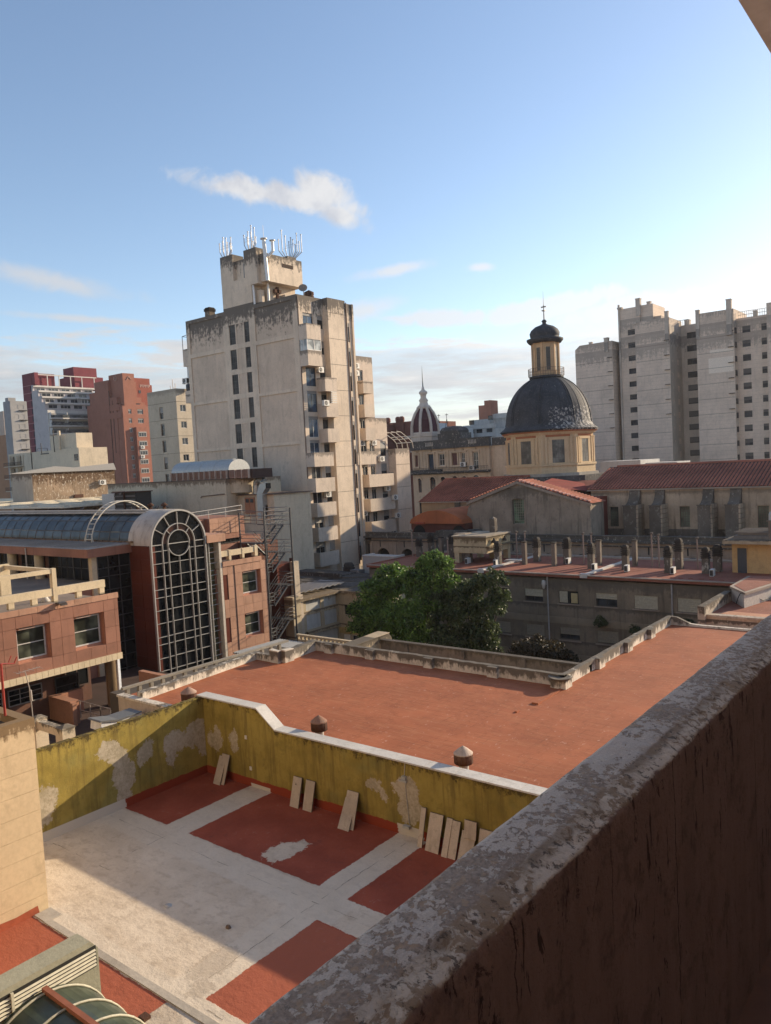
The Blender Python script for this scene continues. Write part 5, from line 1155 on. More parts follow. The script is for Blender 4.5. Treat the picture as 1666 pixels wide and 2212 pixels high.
mb = MB(); mb.box(-46.5, -46.15, 45.3, 46.0, -22, -7.6); mb.box(-46.4, -45.8, 45.0, 45.9, -22, -10.4); one('pale_pier', mb, [wall('pale_pier_plaster', (.5, .42, .32), .1, .2)], 'pale rendered pier between the fire escape and the cream panelled house', 'pier')

# ================================================================== long beige service building behind the vault
LB = wall('beige_service_wall', (.56, .485, .36), .1, .35, grime=[(-.55, 1.0)], gcol=(.13, .09, .06), gamt=.75, fine=.8)
lb = thing('service_building', 'long plain beige wall with a metal barrel roof and brown louvres on top', 'building', (-75, 58, -22))
mb = MB(); mb.box(-86.5, -64.3, 54, 62, -22, -.6); mb.tube((-64.4, 56.2, -2.1), (-64.4, 56.2, -.6), 1.6, 24); mb.box(-66, -58.8, 55.6, 61, -22, -2.4); mb.build('wall', [LB], lb)
mb = MB(); mb.box(-86.6, -64.1, 53.93, 54.2, -.62, -.52); mb.build('parapet_edge', [plain('dark_parapet_edge', (.12, .09, .07), .8)], lb)
LO = plain('brown_louvre', (.30, .17, .12), .7)
def louvre(par, ax, c, a0, a1, z0, z1, n, mat=LO):
    o = bpy.data.objects.new('louvre', None); link(o, par, ((a0+a1)/2, c, z0) if ax == 'F' else (c, (a0+a1)/2, z0)); w = .05
    m_ = MB()
    P = (lambda a, d, z: (a, c-d, z)) if ax == 'F' else (lambda a, d, z: (c+d, a, z))
    def bx(a, b, d0, d1, za, zb_):
        vs = [P(a, d0, za), P(b, d0, za), P(b, d1, za), P(a, d1, za), P(a, d0, zb_), P(b, d0, zb_), P(b, d1, zb_), P(a, d1, zb_)]; m_.add(vs, [(0, 1, 2, 3), (4, 7, 6, 5), (0, 4, 5, 1), (1, 5, 6, 2), (2, 6, 7, 3), (3, 7, 4, 0)])
    bx(a0, a0+w, 0, .06, z0, z1); bx(a1-w, a1, 0, .06, z0, z1); bx(a0, a1, 0, .06, z1-w, z1); bx(a0, a1, 0, .06, z0, z0+w)
    for i in range(n): z = z0+w+(z1-z0-2*w)*i/n; bx(a0+w, a1-w, .0, .045, z, z+(z1-z0)/n*.55)
    m_.build('slats', [mat], o); return o
louvre(lb, 'F', 54, -85.5, -82.9, -2.05, -1.45, 6)
mb = MB(); mb.box(-74.2, -60.7, 54.6, 57.4, -.6, .35); mb.build('louvre_base', [plain('louvre_dark_back', (.05, .03, .025), .9)], lb)
for i in range(8): x = -71.9+.93*i; louvre(lb, 'F', 54.55, x, x+.88, -.52, .33, 7)
for x in (-74.15, -73.05): louvre(lb, 'F', 54.55, x, x+1.0, -.52, .33, 7)
for x in (-64.1, -63.1, -62.0): louvre(lb, 'F', 54.4, x, x+.95, -.52, .3, 7)
for x in [-74.2, -73.1, -71.95]+[-71.02+.93*i for i in range(8)]+[-63.15, -62.1, -61.05]: mb = MB(); mb.box(x-.04, x+.04, 54.3, 54.55, -.58, .36); mb.build('louvre_post', [plain('pale_louvre_post', (.5, .4, .32), .7)], lb)
mb = MB(); n = 16
pts = [(56.0+1.5*math.cos(math.pi*i/n), .34+1.15*math.sin(math.pi*i/n)) for i in range(n+1)]
for (a, b), (c, d) in zip(pts, pts[1:]): mb.add([(-74.2, a, b), (-74.2, c, d), (-64.3, c, d), (-64.3, a, b)], [(0, 1, 2, 3)], 0, True)
mb.add([(-74.2, a, b) for a, b in pts], [tuple(range(len(pts)))]); mb.add([(-64.3, a, b) for a, b in pts], [tuple(range(len(pts)))])
for x in (-71.6, -69.2, -66.8): mb.path([(x, a, b+.01) for a, b in pts], .03, 4)
mb.box(-74.3, -65.0, 55.8, 56.2, 1.45, 1.55); mb.build('barrel_roof', [plain('pale_zinc_roof', (.40, .41, .40), .45, .5, .3)], lb)
mb = MB(); mb.box(-63.2, -61.7, 55.5, 55.58, -4.4, -2.65); mb.box(-62.47, -62.43, 55.45, 55.5, -4.4, -2.65); mb.build('door', [plain('orange_brown_door', (.36, .16, .08), .6)], lb)
for x in (-63.0, -62.3): mb = MB(); mb.box(x, x+.45, 55.44, 55.5, -3.2, -2.8); mb.build('door_pane', [GLASS], lb)
mb = MB(); mb.path([(-64.5, 53.9, -2.15), (-68.3, 53.9, -2.35), (-68.5, 53.9, -2.5)], .05, 6); mb.build('pipe', [PB], lb)
mb = MB(); mb.box(-60.5, -59.8, 55.3, 55.6, -22, -3.5); mb.build('wall_pier', [LB], lb)
mb = MB(); mb.box(-66.5, -58.6, 55.3, 61.2, -2.42, -2.34); mb.build('roof_edge', [wall('dark_roof_edge', (.14, .1, .08), .3, .3)], lb)
DG = plain('galvanised_duct', (.38, .40, .40), .35, .5, .6)
d1 = thing('roof_duct', 'hooked grey gooseneck air duct on the roof beside the tall tower', 'duct', (-62, 56.5, -2.4)); mb = MB(); mb.path([(-62.3, 56.5, -2.4), (-62.3, 56.5, -1.4), (-62.1, 56.5, -1.0), (-61.6, 56.5, -.8), (-61.2, 56.5, -1.1), (-61.2, 56.5, -1.7)], .42, 12); mb.build('pipe', [DG], d1)
d2 = thing('roof_duct', 'grey sheet metal duct with a dark square mouth running down the beige wall', 'duct', (-60, 55, -4))
mb = MB(); mb.box(-60.6, -59.8, 54.9, 55.6, -4.8, -2.3); mb.prism([(-60.6, -2.3), (-59.8, -2.3), (-59.2, -1.7), (-59.2, -1.2), (-60.1, -1.3)], 'F', 54.9, 55.6); mb.build('pipe', [DG], d2)
mb = MB(); mb.box(-59.22, -59.1, 54.95, 55.55, -1.75, -1.2); mb.build('mouth', [plain('duct_mouth', (.02, .02, .02), .9)], d2)
mb = MB(); mb.box(-52.1, -51.0, 44.5, 45.3, -4.3, -3.75); mb.box(-52.2, -50.9, 44.4, 45.4, -3.75, -3.68); one('rooftop_unit', mb, [plain('brown_unit', (.12, .1, .08), .6)], 'dark boxy unit on the roof just left of the orange brown door', 'ventilator')
# grey shed roofs left of it
mb = MB(); mb.box(-79.0, -76.6, 48.5, 50.5, -5, -1.6); one('roof_cabin', mb, [plain('white_corrugated_wall', (.5, .48, .44), .6)], 'small white corrugated cabin beyond the glass vault', 'cabin')
t = thing('cooling_frame', 'dark frame structure with horizontal slats beside the white cabin', 'frame', (-75, 49, -4)); mb = MB(); mb.box(-76.6, -72.6, 48.6, 50.5, -4.5, -1.5); mb.build('backing', [plain('dark_shed', (.05, .045, .04), .8)], t)
for k in range(6): mb = MB(); z = -4.2+.45*k; mb.box(-76.5, -72.7, 48.45, 48.55, z, z+.16); mb.build('slat', [plain('dark_slat', (.13, .11, .1), .7)], t)
mb = MB(); mb.box(-74.6, -74.4, 48.3, 48.45, -4.4, -1.4); mb.box(-76.8, -72.4, 48.3, 50.6, -1.5, -1.4); mb.build('post', [RUST], t)
t = thing('metal_roof', 'pale cream ribbed metal roof catching the sun behind the glass vault', 'roof', (-95, 48, -5)); mb = MB(); mb.prism([(44, -2.62), (75, -2.62), (75, -2.8), (44, -2.8)], 'S', -150, -79.1)
mb.build('sheet', [plain('sunlit_cream_sheet', (.62, .56, .44), .5)], t)
for k in range(9): mb = MB(); y = 44.8+3.2*k; mb.box(-150, -79.1, y, y+.25, -2.62, -2.5); mb.build('rib', [MATS['sunlit_cream_sheet']], t)
for k in range(7): mb = MB(); x = -80-6.5*k; mb.box(x-.2, x+.2, 44, 75, -2.62, -2.45); mb.build('seam', [MATS['sunlit_cream_sheet']], t)
# chimney caps on the vault ridge and pigeons
for x, l in ((-53.6, 'leftmost of three small dark cowls on the vault ridge'), (-51.95, 'middle one of three small dark cowls on the vault ridge'), (-50.2, 'rightmost of three small dark cowls on the vault ridge')):
    mb = MB(); mb.lathe([(.1, -2.4), (.1, -2.25), (.24, -2.22), (.26, -2.1), (.14, -2.05), (.12, -1.98), (0, -1.95)], x, 36.0, 10); mb.box(x-.08, x+.08, 35.9, 36.1, -4.5, -2.3); one('small_cowl', mb, [RUST], l, 'vent cowl', 'small cowls on the vault ridge')
def pigeon(x, y, z, l, rz=0):
    m_ = MB(); c, s_ = math.cos(rz), math.sin(rz)
    for i, (u, r, dz_) in enumerate([(-.16, .015, .10), (-.08, .05, .1), (0, .075, .11), (.07, .065, .14), (.11, .035, .19), (.14, .035, .23), (.17, .012, .23)]): pass
    ringp = [(-.2, .02, .09), (-.1, .05, .1), (0, .078, .11), (.07, .065, .14), (.1, .04, .19), (.125, .036, .225), (.15, .022, .23), (.18, .004, .225)]
    vs = []
    for u, r, h in ringp:
        for k in range(8): t = math.pi*2*k/8; vs.append((x+c*u-s_*r*math.cos(t), y+s_*u+c*r*math.cos(t), z+h+r*math.sin(t)))
    m_.add(vs, [(8*i+k, 8*i+(k+1) % 8, 8*i+8+(k+1) % 8, 8*i+8+k) for i in range(7) for k in range(8)], 0, True)
    m_.tube((x-.01, y-.02, z), (x, y, z+.06), .006, 4); m_.tube((x-.01, y+.02, z), (x, y, z+.06), .006, 4)
    one('pigeon', m_, [plain('pigeon_grey', (.05, .05, .055), .6)], l, 'pigeon', 'pigeons on the glass vault')
for (x, y, z, l, rz) in [(-50.4, 33.2, -2.28, 'pigeon perched on the vault ridge just right of the ladder', .4), (-49.3, 33.3, -2.28, 'pigeon on the vault ridge midway between ladder and metal hood', 2), (-47.4, 33.3, -2.28, 'pigeon at the start of the metal hood ridge', 1), (-46.2, 33.4, -2.26, 'pigeon on the top of the metal hood', 3),
                       (-46.9, 33.1, -2.27, 'pigeon beside another on the metal hood', 0), (-57.0, 33.2, -2.3, 'lone pigeon on the vault ridge left of the ladder', 1), (-51.2, 32.9, -1.2, 'pigeon sitting on the crown of the arched ladder', .5)]: pigeon(x, y, z, l, rz)
# ================================================================== grey building whose red roof carries the vent stacks
FAC = wall('dark_stained_facade', (.24, .195, .14), .35, .9, grime=[(-9.9, 1.6), (-12.1, .5), (-15.0, .5)], gamt=.7, gcol=(.10, .09, .075), fine=.9)
EDG = wall('roof_edge_render', (.36, .29, .23), .2, .5, grime=[(-9.7, .5)], gcol=(.08, .06, .045), fine=2)
rd = red_membrane('brown_red_roof', (.25, .085, .052), False)
sb = thing('school_building', 'long grey stained building with shuttered windows under a red roof full of vent stacks', 'building', (-31, 62, -22))
Y1 = 57.75
Fw = Wall('F', Y1, -48.33, -13.2, -22, -10.05, dep=.14)
cols = [(-47.4, -46.3), (-45.0, -43.3), (-41.6, -39.9), (-37.9, -36.2), (-34.65, -32.96), (-31.45, -29.78), (-28.37, -26.65), (-25.18, -23.45), (-22.1, -20.3), (-18.83, -17.15), (-15.9, -14.2)]
modes = [1, .5, .6, .9, .1, .6, .97, .45, .985, .985, .8]
for j in range(4):
    for i, (a, b) in enumerate(cols):
        z1_ = -10.93-3.0*j; z0_ = z1_-1.05 if j == 0 else z1_-.98
        if j == 0: sh = modes[i]
        else: sh = [.97, .97, .9, .97, .97, .97, .6, .97, .95, .97, .97][i]
        Fw.win(a, b, z0_, z1_, nx=2, shut=sh if not (j == 0 and i == 6) else .0, fwd=.07, fm=FR_DARK, sm=plain('cream_shutter', (.44, .40, .29), .7) if j == 0 else plain('dull_shutter', (.27, .24, .175), .7))
mb = MB(); Fw.emit(mb, 0); mb.box(-48.33, -13.2, Y1, 68.2, -22, -9.8, 0, skip='FT'); mb.quad((-48.33, Y1, -10.05), (-13.2, Y1, -10.05), (-13.2, Y1, -9.95), (-48.33, Y1, -9.95))
mb.build('wall', [FAC], sb); Fw.place(sb)
for i, (a, b) in enumerate(cols):
    for j in range(3): mb = MB(); mb.box(a-.12, b+.12, Y1-.12, Y1-.002, -12.06-3.0*j, -11.985-3.0*j); mb.build('window_sill', [EDG], sb)
# half shutter and yellow blind of one window
mb = MB(); mb.box(-28.3, -27.6, Y1+.02, Y1+.06, -11.9, -10.98); mb.build('shutter', [MATS['cream_shutter']], sb); mb = MB(); mb.box(-27.3, -26.75, Y1+.03, Y1+.07, -11.9, -11.1); mb.build('yellow_curtain', [plain('yellow_curtain', (.5, .4, .2), .8)], sb)
for z in (-13.1, -16.1): mb = MB(); mb.box(-48.33, -13.2, Y1-.06, Y1-.001, z-.55, z); mb.build('band', [wall('facade_band', (.30, .245, .17), .25, .5, fine=1.2)], sb)
mb = MB(); mb.prism([(Y1-.35, -9.92), (Y1+.02, -10.12), (Y1+.02, -9.62), (Y1-.35, -9.66)], 'F', -48.4, -13.0); mb.build('eaves', [EDG], sb)
mb = MB(); mb.box(-48.4, -13.0, Y1-.3, 68.2, -9.8, -9.6); mb.box(-48.45, -48.25, Y1-.3, 68.2, -9.6, -9.5); mb.build('roof', [rd], sb)
mb = MB(); mb.box(-48.4, -13.0, Y1-.34, Y1-.2, -9.6, -9.52); mb.build('gutter_edge', [wall('roof_kerb', (.42, .36, .3), .15, .4, fine=2)], sb)
mb = MB(); mb.box(-48.4, -16.3, 67.9, 68.25, -9.6, -9.42); mb.build('rear_kerb', [MATS['roof_kerb']], sb)
WK = wall('white_painted_kerb', (.62, .58, .52), .15, .3, fine=2)
for x in (-35.46, -26.0):
    y = 57.6
    while y < 67.8: mb = MB(); mb.box(x-.2, x+.2, y, y+1.55, -9.6, -9.49+random.uniform(-.02, .03)); mb.build('white_kerb', [WK], sb); y += 1.58
    mb = MB(); mb.box(x-.3, x+.3, 57.35, 57.75, -9.75, -9.42); mb.build('white_kerb', [WK], sb)
for x, y0_ in ((-38.75, -9.9), (-29.3, -9.8), (-19.2, -9.9)):
    mb = MB(); mb.tube((x, Y1-.09, y0_), (x, Y1-.09, -22), .06, 8); mb.build('down_pipe', [plain('grey_down_pipe', (.42, .4, .37), .5)], sb)
# stone edge litter line
mb = MB()
for x in (-19.6, -19.0, -18.3, -17.5, -16.8, -16.1): mb.box(x, x+.35, 58.6, 58.68, -9.6, -9.56)
mb.build('lifted_membrane_edges', [rd], sb)
# stacks
random.seed(5)
for x, y, h, w, l in [(-47.2, 64.6, 1.9, .62, 'leftmost dark vent stack, half hidden by the tree top'), (-46.8, 66.2, 2.3, .62, 'second vent stack from the left, behind the leftmost one'), (-43.4, 65.0, 2.35, .62, 'domed vent stack beside the thin pillar left of the concrete water tank'),
                       (-39.5, 61.9, 2.2, .62, 'domed vent stack with a split cap in front of the concrete water tank'), (-35.95, 61.3, 2.2, .62, 'domed vent stack at the right corner of the concrete water tank'), (-33.6, 64.3, 2.3, .66, 'broad vent stack just right of the water tank between two thin pipes'),
                       (-30.45, 64.0, 2.35, .66, 'tall domed vent stack in the middle of the red roof near an air conditioner'), (-27.1, 61.5, 2.2, .6, 'slim domed vent stack at the left of the right hand white kerb'), (-24.3, 61.9, 2.05, .6, 'vent stack with pointed sooty cap right of the white kerb'),
                       (-20.55, 61.1, 2.15, .62, 'front one of the close pair of vent stacks with dark fan beside it'), (-20.45, 63.4, 2.5, .66, 'rear taller one of the close pair of vent stacks with bright cap edge'), (-17.85, 61.6, 2.05, .62, 'front stack of the last pair before the yellow stair hut, with a white capped side'),
                       (-17.35, 62.9, 2.1, .7, 'rear broad stack of the last pair before the yellow stair hut')]:
    stack(x, y, -9.6, h, w*.8, l)
PIL = wall('pale_sooty_pillar', (.20, .165, .13), .3, .9, fine=2, dirt=.6, gcol=(.04, .035, .03))
def pillar(x, y, h, w, l):
    w *= .72
    t = thing('vent_pillar', l, 'vent pillar', (x, y, -9.6), 'square pillars on the red roof'); m_ = MB(); m_.box(x-w/2, x+w/2, y-w/2, y+w/2, -9.6, -9.6+h); m_.build('shaft', [PIL], t)
    m_ = MB(); m_.box(x-w/2-.04, x+w/2+.04, y-w/2-.04, y+w/2+.04, -9.6+h, -9.6+h+.1); m_.build('cap', [MATS['sooty_black_brick']], t)
for a in [(-44.3, 64.4, 2.0, .5, 'thin square pillar with flat cap left of the water tank'), (-33.75, 62.2, 2.0, .5, 'square pillar with a flat cap just right of the water tank'), (-30.75, 62.0, 2.0, .5, 'square pillar in front of the tall domed stack in the roof middle'),
          (-27.3, 63.6, 2.1, .5, 'square pillar behind the slim domed stack'), (-24.3, 64.0, 2.1, .5, 'square pillar behind the pointed sooty stack')]: pillar(*a)
PPM = plain('brown_vent_pipe', (.30, .22, .18), .6)
for x, y, h, l in [(-48.0, 64.5, 2.6, 'vent pipe at the foot of the tower wing'), (-41.35, 61.2, 2.2, 'vent pipe left of the thick grey chimney'), (-36.4, 65.6, 2.5, 'left vent pipe of the pair at the right of the water tank'), (-35.6, 65.8, 2.5, 'right vent pipe of the pair at the right of the water tank'),
                   (-28.9, 64.0, 2.6, 'left vent pipe of the pair left of the slim domed stack'), (-28.1, 63.9, 2.6, 'right vent pipe of the pair left of the slim domed stack'), (-22.85, 64.0, 2.7, 'left vent pipe of the pair in the middle of the right roof part'), (-22.2, 63.8, 2.6, 'right vent pipe of the pair in the middle of the right roof part'), (-19.1, 63.7, 2.4, 'lone vent pipe left of the last stacks')]:
    t = thing('vent_pipe', l, 'vent pipe', (x, y, -9.6), 'thin vent pipes on the red roof'); m_ = MB(); m_.tube((x, y, -9.6), (x, y, -9.6+h), .065, 8); m_.build('pipe', [PPM], t)
    m_ = MB(); m_.lathe([(.1, -9.6+h), (.16, -9.55+h), (.13, -9.45+h), (0, -9.4+h)], x, y, 8); m_.build('cap', [PIL], t)
mb = MB(); mb.box(-41.6, -40.3, 62.7, 63.9, -9.6, -6.95, 0); one('chimney', mb, [wall('grey_brown_chimney', (.30, .24, .18), .2, .5)], 'thick plain grey chimney left of the concrete water tank', 'chimney')
# elevated concrete water tank
tk = thing('water_tank', 'stained concrete water tank box raised on legs on the red roof', 'water tank', (-38.3, 64, -9.6))
TKM = wall('stained_tank_concrete', (.52, .42, .26), .2, .6, grime=[(-7.1, .9), (-8.0, .3)], gcol=(.09, .06, .03), gamt=.8, fine=1.5)
mb = MB(); mb.box(-40.9, -37.3, 61.5, 66.0, -8.65, -7.15); mb.build('tank', [TKM], tk)
mb = MB(); mb.box(-41.0, -37.2, 61.4, 66.1, -7.15, -7.02); mb.build('lid', [wall('mossy_tank_lid', (.38, .32, .24), .3, .5, fine=2)], tk)
mb = MB(); mb.prism([(61.5, -8.1), (66.2, -8.1), (66.2, -8.0), (61.5, -8.0)], 'S', -37.3, -36.9); mb.build('ledge', [TKM], tk)
for x, y in ((-40.6, 61.8), (-37.6, 65.8), (-40.6, 65.8), (-39.0, 65.5)): mb = MB(); mb.box(x-.25, x+.25, y-.25, y+.25, -9.6, -8.65); mb.build('leg', [TKM], tk)
for y in (62.6, 64.6): mb = MB(); mb.lathe([(.2, -7.75), (.22, -7.7), (.22, -7.6), (.08, -7.4), (.08, -7.3)], -37.1, y, 10); mb.build('spout', [MATS['sooty_black_brick']], tk)
mb = MB(); mb.box(-38.9, -38.3, 64.9, 65.4, -7.02, -5.9); mb.lathe([(.38, -5.95), (.38, -5.7), (0, -5.5)], -38.6, 65.15, 4, sm=False, a0=math.pi/4); mb.build('chimney', [CHM], tk)
for x, y, l in [(-42.5, 61.4, 'air conditioner on the roof near the tree top'), (-39.1, 61.1, 'air conditioner in front of the split capped vent stack'), (-35.9, 60.8, 'air conditioner at the foot of the stack by the water tank corner'), (-30.1, 63.4, 'air conditioner just behind the tall domed stack'),
                (-26.5, 60.7, 'air conditioner next to the slim domed stack by the white kerb'), (-23.7, 60.6, 'air conditioner at the foot of the pointed sooty stack'), (-20.0, 60.5, 'air conditioner beside the front stack of the close pair'), (-17.0, 60.2, 'rightmost air conditioner on the red roof, near the yellow stair hut')]:
    AC(x, y, -9.55, -H+R(4), l, .8)
t = thing('slab_stack', 'stack of white flat panels lying on the red roof beside the water tank', 'panels', (-35.5, 63, -9.6))
for k in range(3): mb = MB(); mb.box(-36.6+.1*k, -34.9+.08*k, 63.3, 64.2, -9.6+.07*k, -9.55+.07*k); mb.build('panel', [WK], t)
mb = MB(); mb.tube((-39.15, Y1-.55, -12.5), (-39.15, Y1-.55, -8.95), .1, 8); mb.lathe([(.25, -8.95), (.26, -8.85), (.1, -8.75), (0, -8.75)], -39.15, Y1-.55, 10); mb.tube((-38.6, Y1-.4, -12.5), (-38.6, Y1-.4, -10.1), .07, 6); one('flue_pipe', mb, [PIL], 'pale capped flue pipe rising beside the tree at the roof edge', 'pipe')
mb = MB(); mb.lathe([(0, -10.1), (.13, -10.12), (.18, -10.4), (.1, -10.8), (0, -10.85)], -29.55, Y1-.25, 10); mb.box(-29.7, -29.4, Y1-.2, Y1-.0, -10.5, -10.2); one('flood_lamp', mb, [WK], 'small white round lamp fixed high on the grey facade near a down pipe', 'lamp')
# ---- yellow stair hut
yh = thing('stair_hut', 'yellow rendered stair hut with a dark door on the red roof', 'hut', (-13.5, 64, -9.6))
YM = wall('yellow_hut_render', (.56, .37, .17), .08, .15)
mb = MB(); mb.box(-16.2, -8, 62.6, 67, -9.6, -7.3); mb.build('wall', [YM], yh)
mb = MB(); mb.box(-16.62, -7.6, 61.6, 67.4, -7.3, -7.02); mb.build('roof_slab', [wall('mossy_slab_edge', (.42, .33, .22), .3, .5, grime=[(-6.95, .25)], fine=2)], yh)
mb = MB(); mb.box(-16.0, -9, 62.4, 66.4, -7.02, -6.75); mb.box(-15.8, -9, 62.8, 66, -6.75, -6.55); mb.build('roof_step', [wall('wet_roof_step', (.25, .22, .19), .35, .6, fine=2)], yh)
for k in range(6): mb = MB(); y = 62.5+.6*k; mb.box(-16.0, -9, y, y+.12, -6.55, -6.47); mb.build('roof_batten', [MATS['wet_roof_step']], yh)
mb = MB(); mb.box(-15.8, -15.13, 62.55, 62.6, -9.6, -7.7); mb.build('door', [plain('dark_blue_door', (.045, .055, .07), .5)], yh)
mb = MB(); mb.box(-15.86, -15.8, 62.52, 62.6, -9.6, -7.64); mb.box(-15.13, -15.07, 62.52, 62.6, -9.6, -7.64); mb.box(-15.8, -15.13, 62.52, 62.6, -7.7, -7.64); mb.build('door_frame', [YM], yh)
wt = thing('water_tank', 'pale cylindrical water tank on top of the yellow stair hut, cut by the frame edge', 'water tank', (-12.9, 64, -6.5))
mb = MB(); mb.lathe([(1.0, -6.5), (1.02, -5.2), (.95, -5.05), (.3, -4.92), (0, -4.9)], -12.75, 63.6, 24); mb.build('tank', [plain('pale_cement_tank', (.5, .46, .4), .6)], wt)
mb = MB(); mb.tube((-13.35, 61.9, -6.9), (-13.35, 61.9, -5.6), .12, 8); mb.box(-13.55, -13.15, 61.7, 62.1, -5.6, -5.54); mb.build('overflow_pipe', [PIL], wt)
# ---- low roof at the right with stained parapets
rl = thing('low_annexe', 'low annexe at right with a sunken red roof and a rain streaked parapet wall', 'building', (-11, 51, -22))
SP = wall('rain_streaked_parapet', (.45, .38, .30), .3, .8, grime=[(-9.2, .9), (-10.1, .4)], gcol=(.055, .045, .035), gamt=.85, fine=2, spots=.4)
mb = MB(); mb.prism([(46.9, -22), (52.7, -22), (52.7, -9.3), (46.9, -9.3)], 'S', -14.15, -13.75); mb.box(-14.15, -8, 47.3, 47.6, -22, -9.85); mb.box(-14.2, -8, 47.2, 47.7, -9.95, -9.82); mb.box(-14.18, -8, 47.22, 47.3, -10.5, -10.4); mb.build('parapet', [SP], rl)
mb = MB(); mb.box(-13.75, -8, 47.6, 57.7, -22, -9.95); mb.build('roof', [rd], rl)
mb = MB(); mb.prism([(-13.75, 47.6), (-8, 47.6), (-8, 49.0), (-13.0, 49.2), (-13.75, 48.0)], 'T', -9.95, -9.93); mb.build('painted_sun_patch', [red_membrane('sunlit_tile_copy', (.5, .24, .14), True)], rl)  # pool of sunlight painted on as brighter roof tiles
WHW = plain('greyish_white_render', (.5, .45, .39), .8)
mb = MB(); wp = [(-13.75, 52.8), (-12.46, 50.6), (-11.6, 54.6), (-11.4, 57.4), (-13.75, 57.4)]; mb.prism(wp, 'T', -9.95, -9.12); mb.build('white_block', [WHW], rl)
mb = MB(); mb.prism([(a-.08 if a < -13 else a+.1, b-.12) for a, b in wp], 'T', -9.12, -8.98); mb.build('block_eaves', [EDG], rl); mb = MB(); mb.prism([(-13.6, 52.9), (-12.5, 51.0), (-11.8, 54.6), (-11.6, 57.3), (-13.6, 57.3)], 'T', -8.99, -8.96); mb.build('block_roof', [rd], rl)
mb = MB(); mb.path([(-13.2, 51.7, -9.92), (-13.0, 51.3, -9.5), (-12.75, 50.9, -9.1), (-12.5, 50.52, -8.98), (-12.2, 52.2, -9.5), (-11.9, 53.0, -9.85), (-11.5, 54.5, -9.8)], .025, 5); mb.build('cable', [JM], rl)
# ================================================================== cloister with arches behind the red roof
cl = thing('cloister', 'soot stained cloister gallery with round arches and a heavy cornice below the church', 'building', (-30, 71, -22))
CLM = wall('cloister_plaster', (.42, .32, .235), .25, .6, fine=1.2, gcol=(.08, .065, .05)); CLD = wall('black_stained_cornice', (.12, .11, .095), .4, .5, spots=.6, gcol=(.04, .035, .03), fine=1.5)
mb = MB(); A2 = []
mb.box(-60, -12, 71.2, 73.5, -22, -8.55, 0, skip='F')
# front wall with arched openings made as polygons
x = -59.0; bay = 3.55; ztop, zspr, rr_ = -8.55, -10.7, .95
while x < -13:
    cx = x+bay/2; pts = [(cx-rr_, -22), (cx-rr_, zspr)]+[(cx-rr_*math.cos(math.pi*i/12), zspr+rr_*math.sin(math.pi*i/12)) for i in range(1, 12)]+[(cx+rr_, zspr), (cx+rr_, -22)]
    for (a, b), (c, d) in zip(pts, pts[1:]):
        if abs(a-c) > 1e-6 and b > -21: mb.quad((a, 71.2, b), (c, 71.2, d), (c, 71.2, ztop), (a, 71.2, ztop))
        mb.quad((a, 71.2, b), (c, 71.2, d), (c, 71.7, d), (a, 71.7, b))
    mb.quad((x, 71.2, -22), (cx-rr_, 71.2, -22), (cx-rr_, 71.2, ztop), (x, 71.2, ztop)); mb.quad((cx+rr_, 71.2, -22), (x+bay, 71.2, -22), (x+bay, 71.2, ztop), (cx+rr_, 71.2, ztop))
    x += bay
mb.build('arcade_wall', [CLM], cl)
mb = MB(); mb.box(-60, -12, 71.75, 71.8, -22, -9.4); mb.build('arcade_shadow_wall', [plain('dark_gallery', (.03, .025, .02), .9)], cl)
x = -59.0
while x < -13:
    cx = x+bay/2; m_ = MB()
    for k in range(12):
        t0, t1 = math.pi*k/12, math.pi*(k+1)/12; q = [(cx-r_*math.cos(t), zspr+r_*math.sin(t)) for r_, t in ((rr_, t0), (rr_+.22, t0), (rr_+.22, t1), (rr_, t1))]
        m_.add([(a, 71.13, b) for a, b in q]+[(a, 71.2, b) for a, b in q], [(0, 1, 2, 3), (0, 3, 7, 4), (1, 5, 6, 2)])
    m_.build('arch_moulding', [CLM], cl); m_ = MB(); m_.box(x-.2, x+.2, 71.08, 71.2, -22, -9.0); m_.build('pilaster', [CLM], cl)
    m_ = MB(); m_.box(cx-.5, cx-.38, 71.16, 71.2, -9.6, -8.9) if int(cx) % 2 else m_.box(cx+.9, cx+1.0, 71.16, 71.2, -9.9, -9.2); m_.build('slit', [JM], cl)
    x += bay
mb = MB(); mb.box(-60, -12, 70.9, 73.5, -8.55, -8.35); mb.box(-60, -12, 71.0, 73.5, -8.9, -8.8); mb.box(-60, -12, 71.3, 71.6, -8.35, -7.98); mb.box(-60, -12, 71.22, 71.68, -7.98, -7.88)
mb.build('cornice', [CLD], cl)
mb = MB(); mb.box(-60, -12, 71.68, 79.5, -9, -8.7); mb.build('roof', [wall('dark_cloister_roof', (.10, .085, .075), .3, .3)], cl)

# ================================================================== church
CH = wall('ochre_church_plaster', (.48, .37, .26), .25, 1.0, fine=.9, dirt=.4, gcol=(.07, .06, .05), grime=[(-4.2, .6)], gamt=.4)
CHD = wall('dark_church_plaster', (.15, .125, .10), .35, .7, fine=1.2, gcol=(.05, .045, .04), spots=.25)
CG = wall('gable_plaster', (.33, .265, .20), .3, .95, fine=1.2, dirt=.55, gcol=(.06, .055, .045), grime=[(-3.2, 2.0)], gamt=.5)
TILE = wall('clay_roof_tile', (.36, .13, .085), .35, .3, fine=3, gcol=(.08, .03, .03), bs=.2)
ch = thing('church_nave', 'long church nave with clay tiled roof and sooty buttresses at the right', 'church', (-27, 85, -22))
YN = 80.0
Nw = Wall('F', YN, -35.0, -10, -22, -4.0, dep=.3)
for a, b in ((-32.96, -32.0), (-25.6, -24.6), (-18.3, -17.3)): Nw.win(a, b, -7.85, -5.75, nx=4, ny=8, fwd=.04, dep=.28, fm=plain('rusty_lattice', (.13, .10, .08), .7), pm=glass('church_window', (.06, .07, .05), .3, .4))
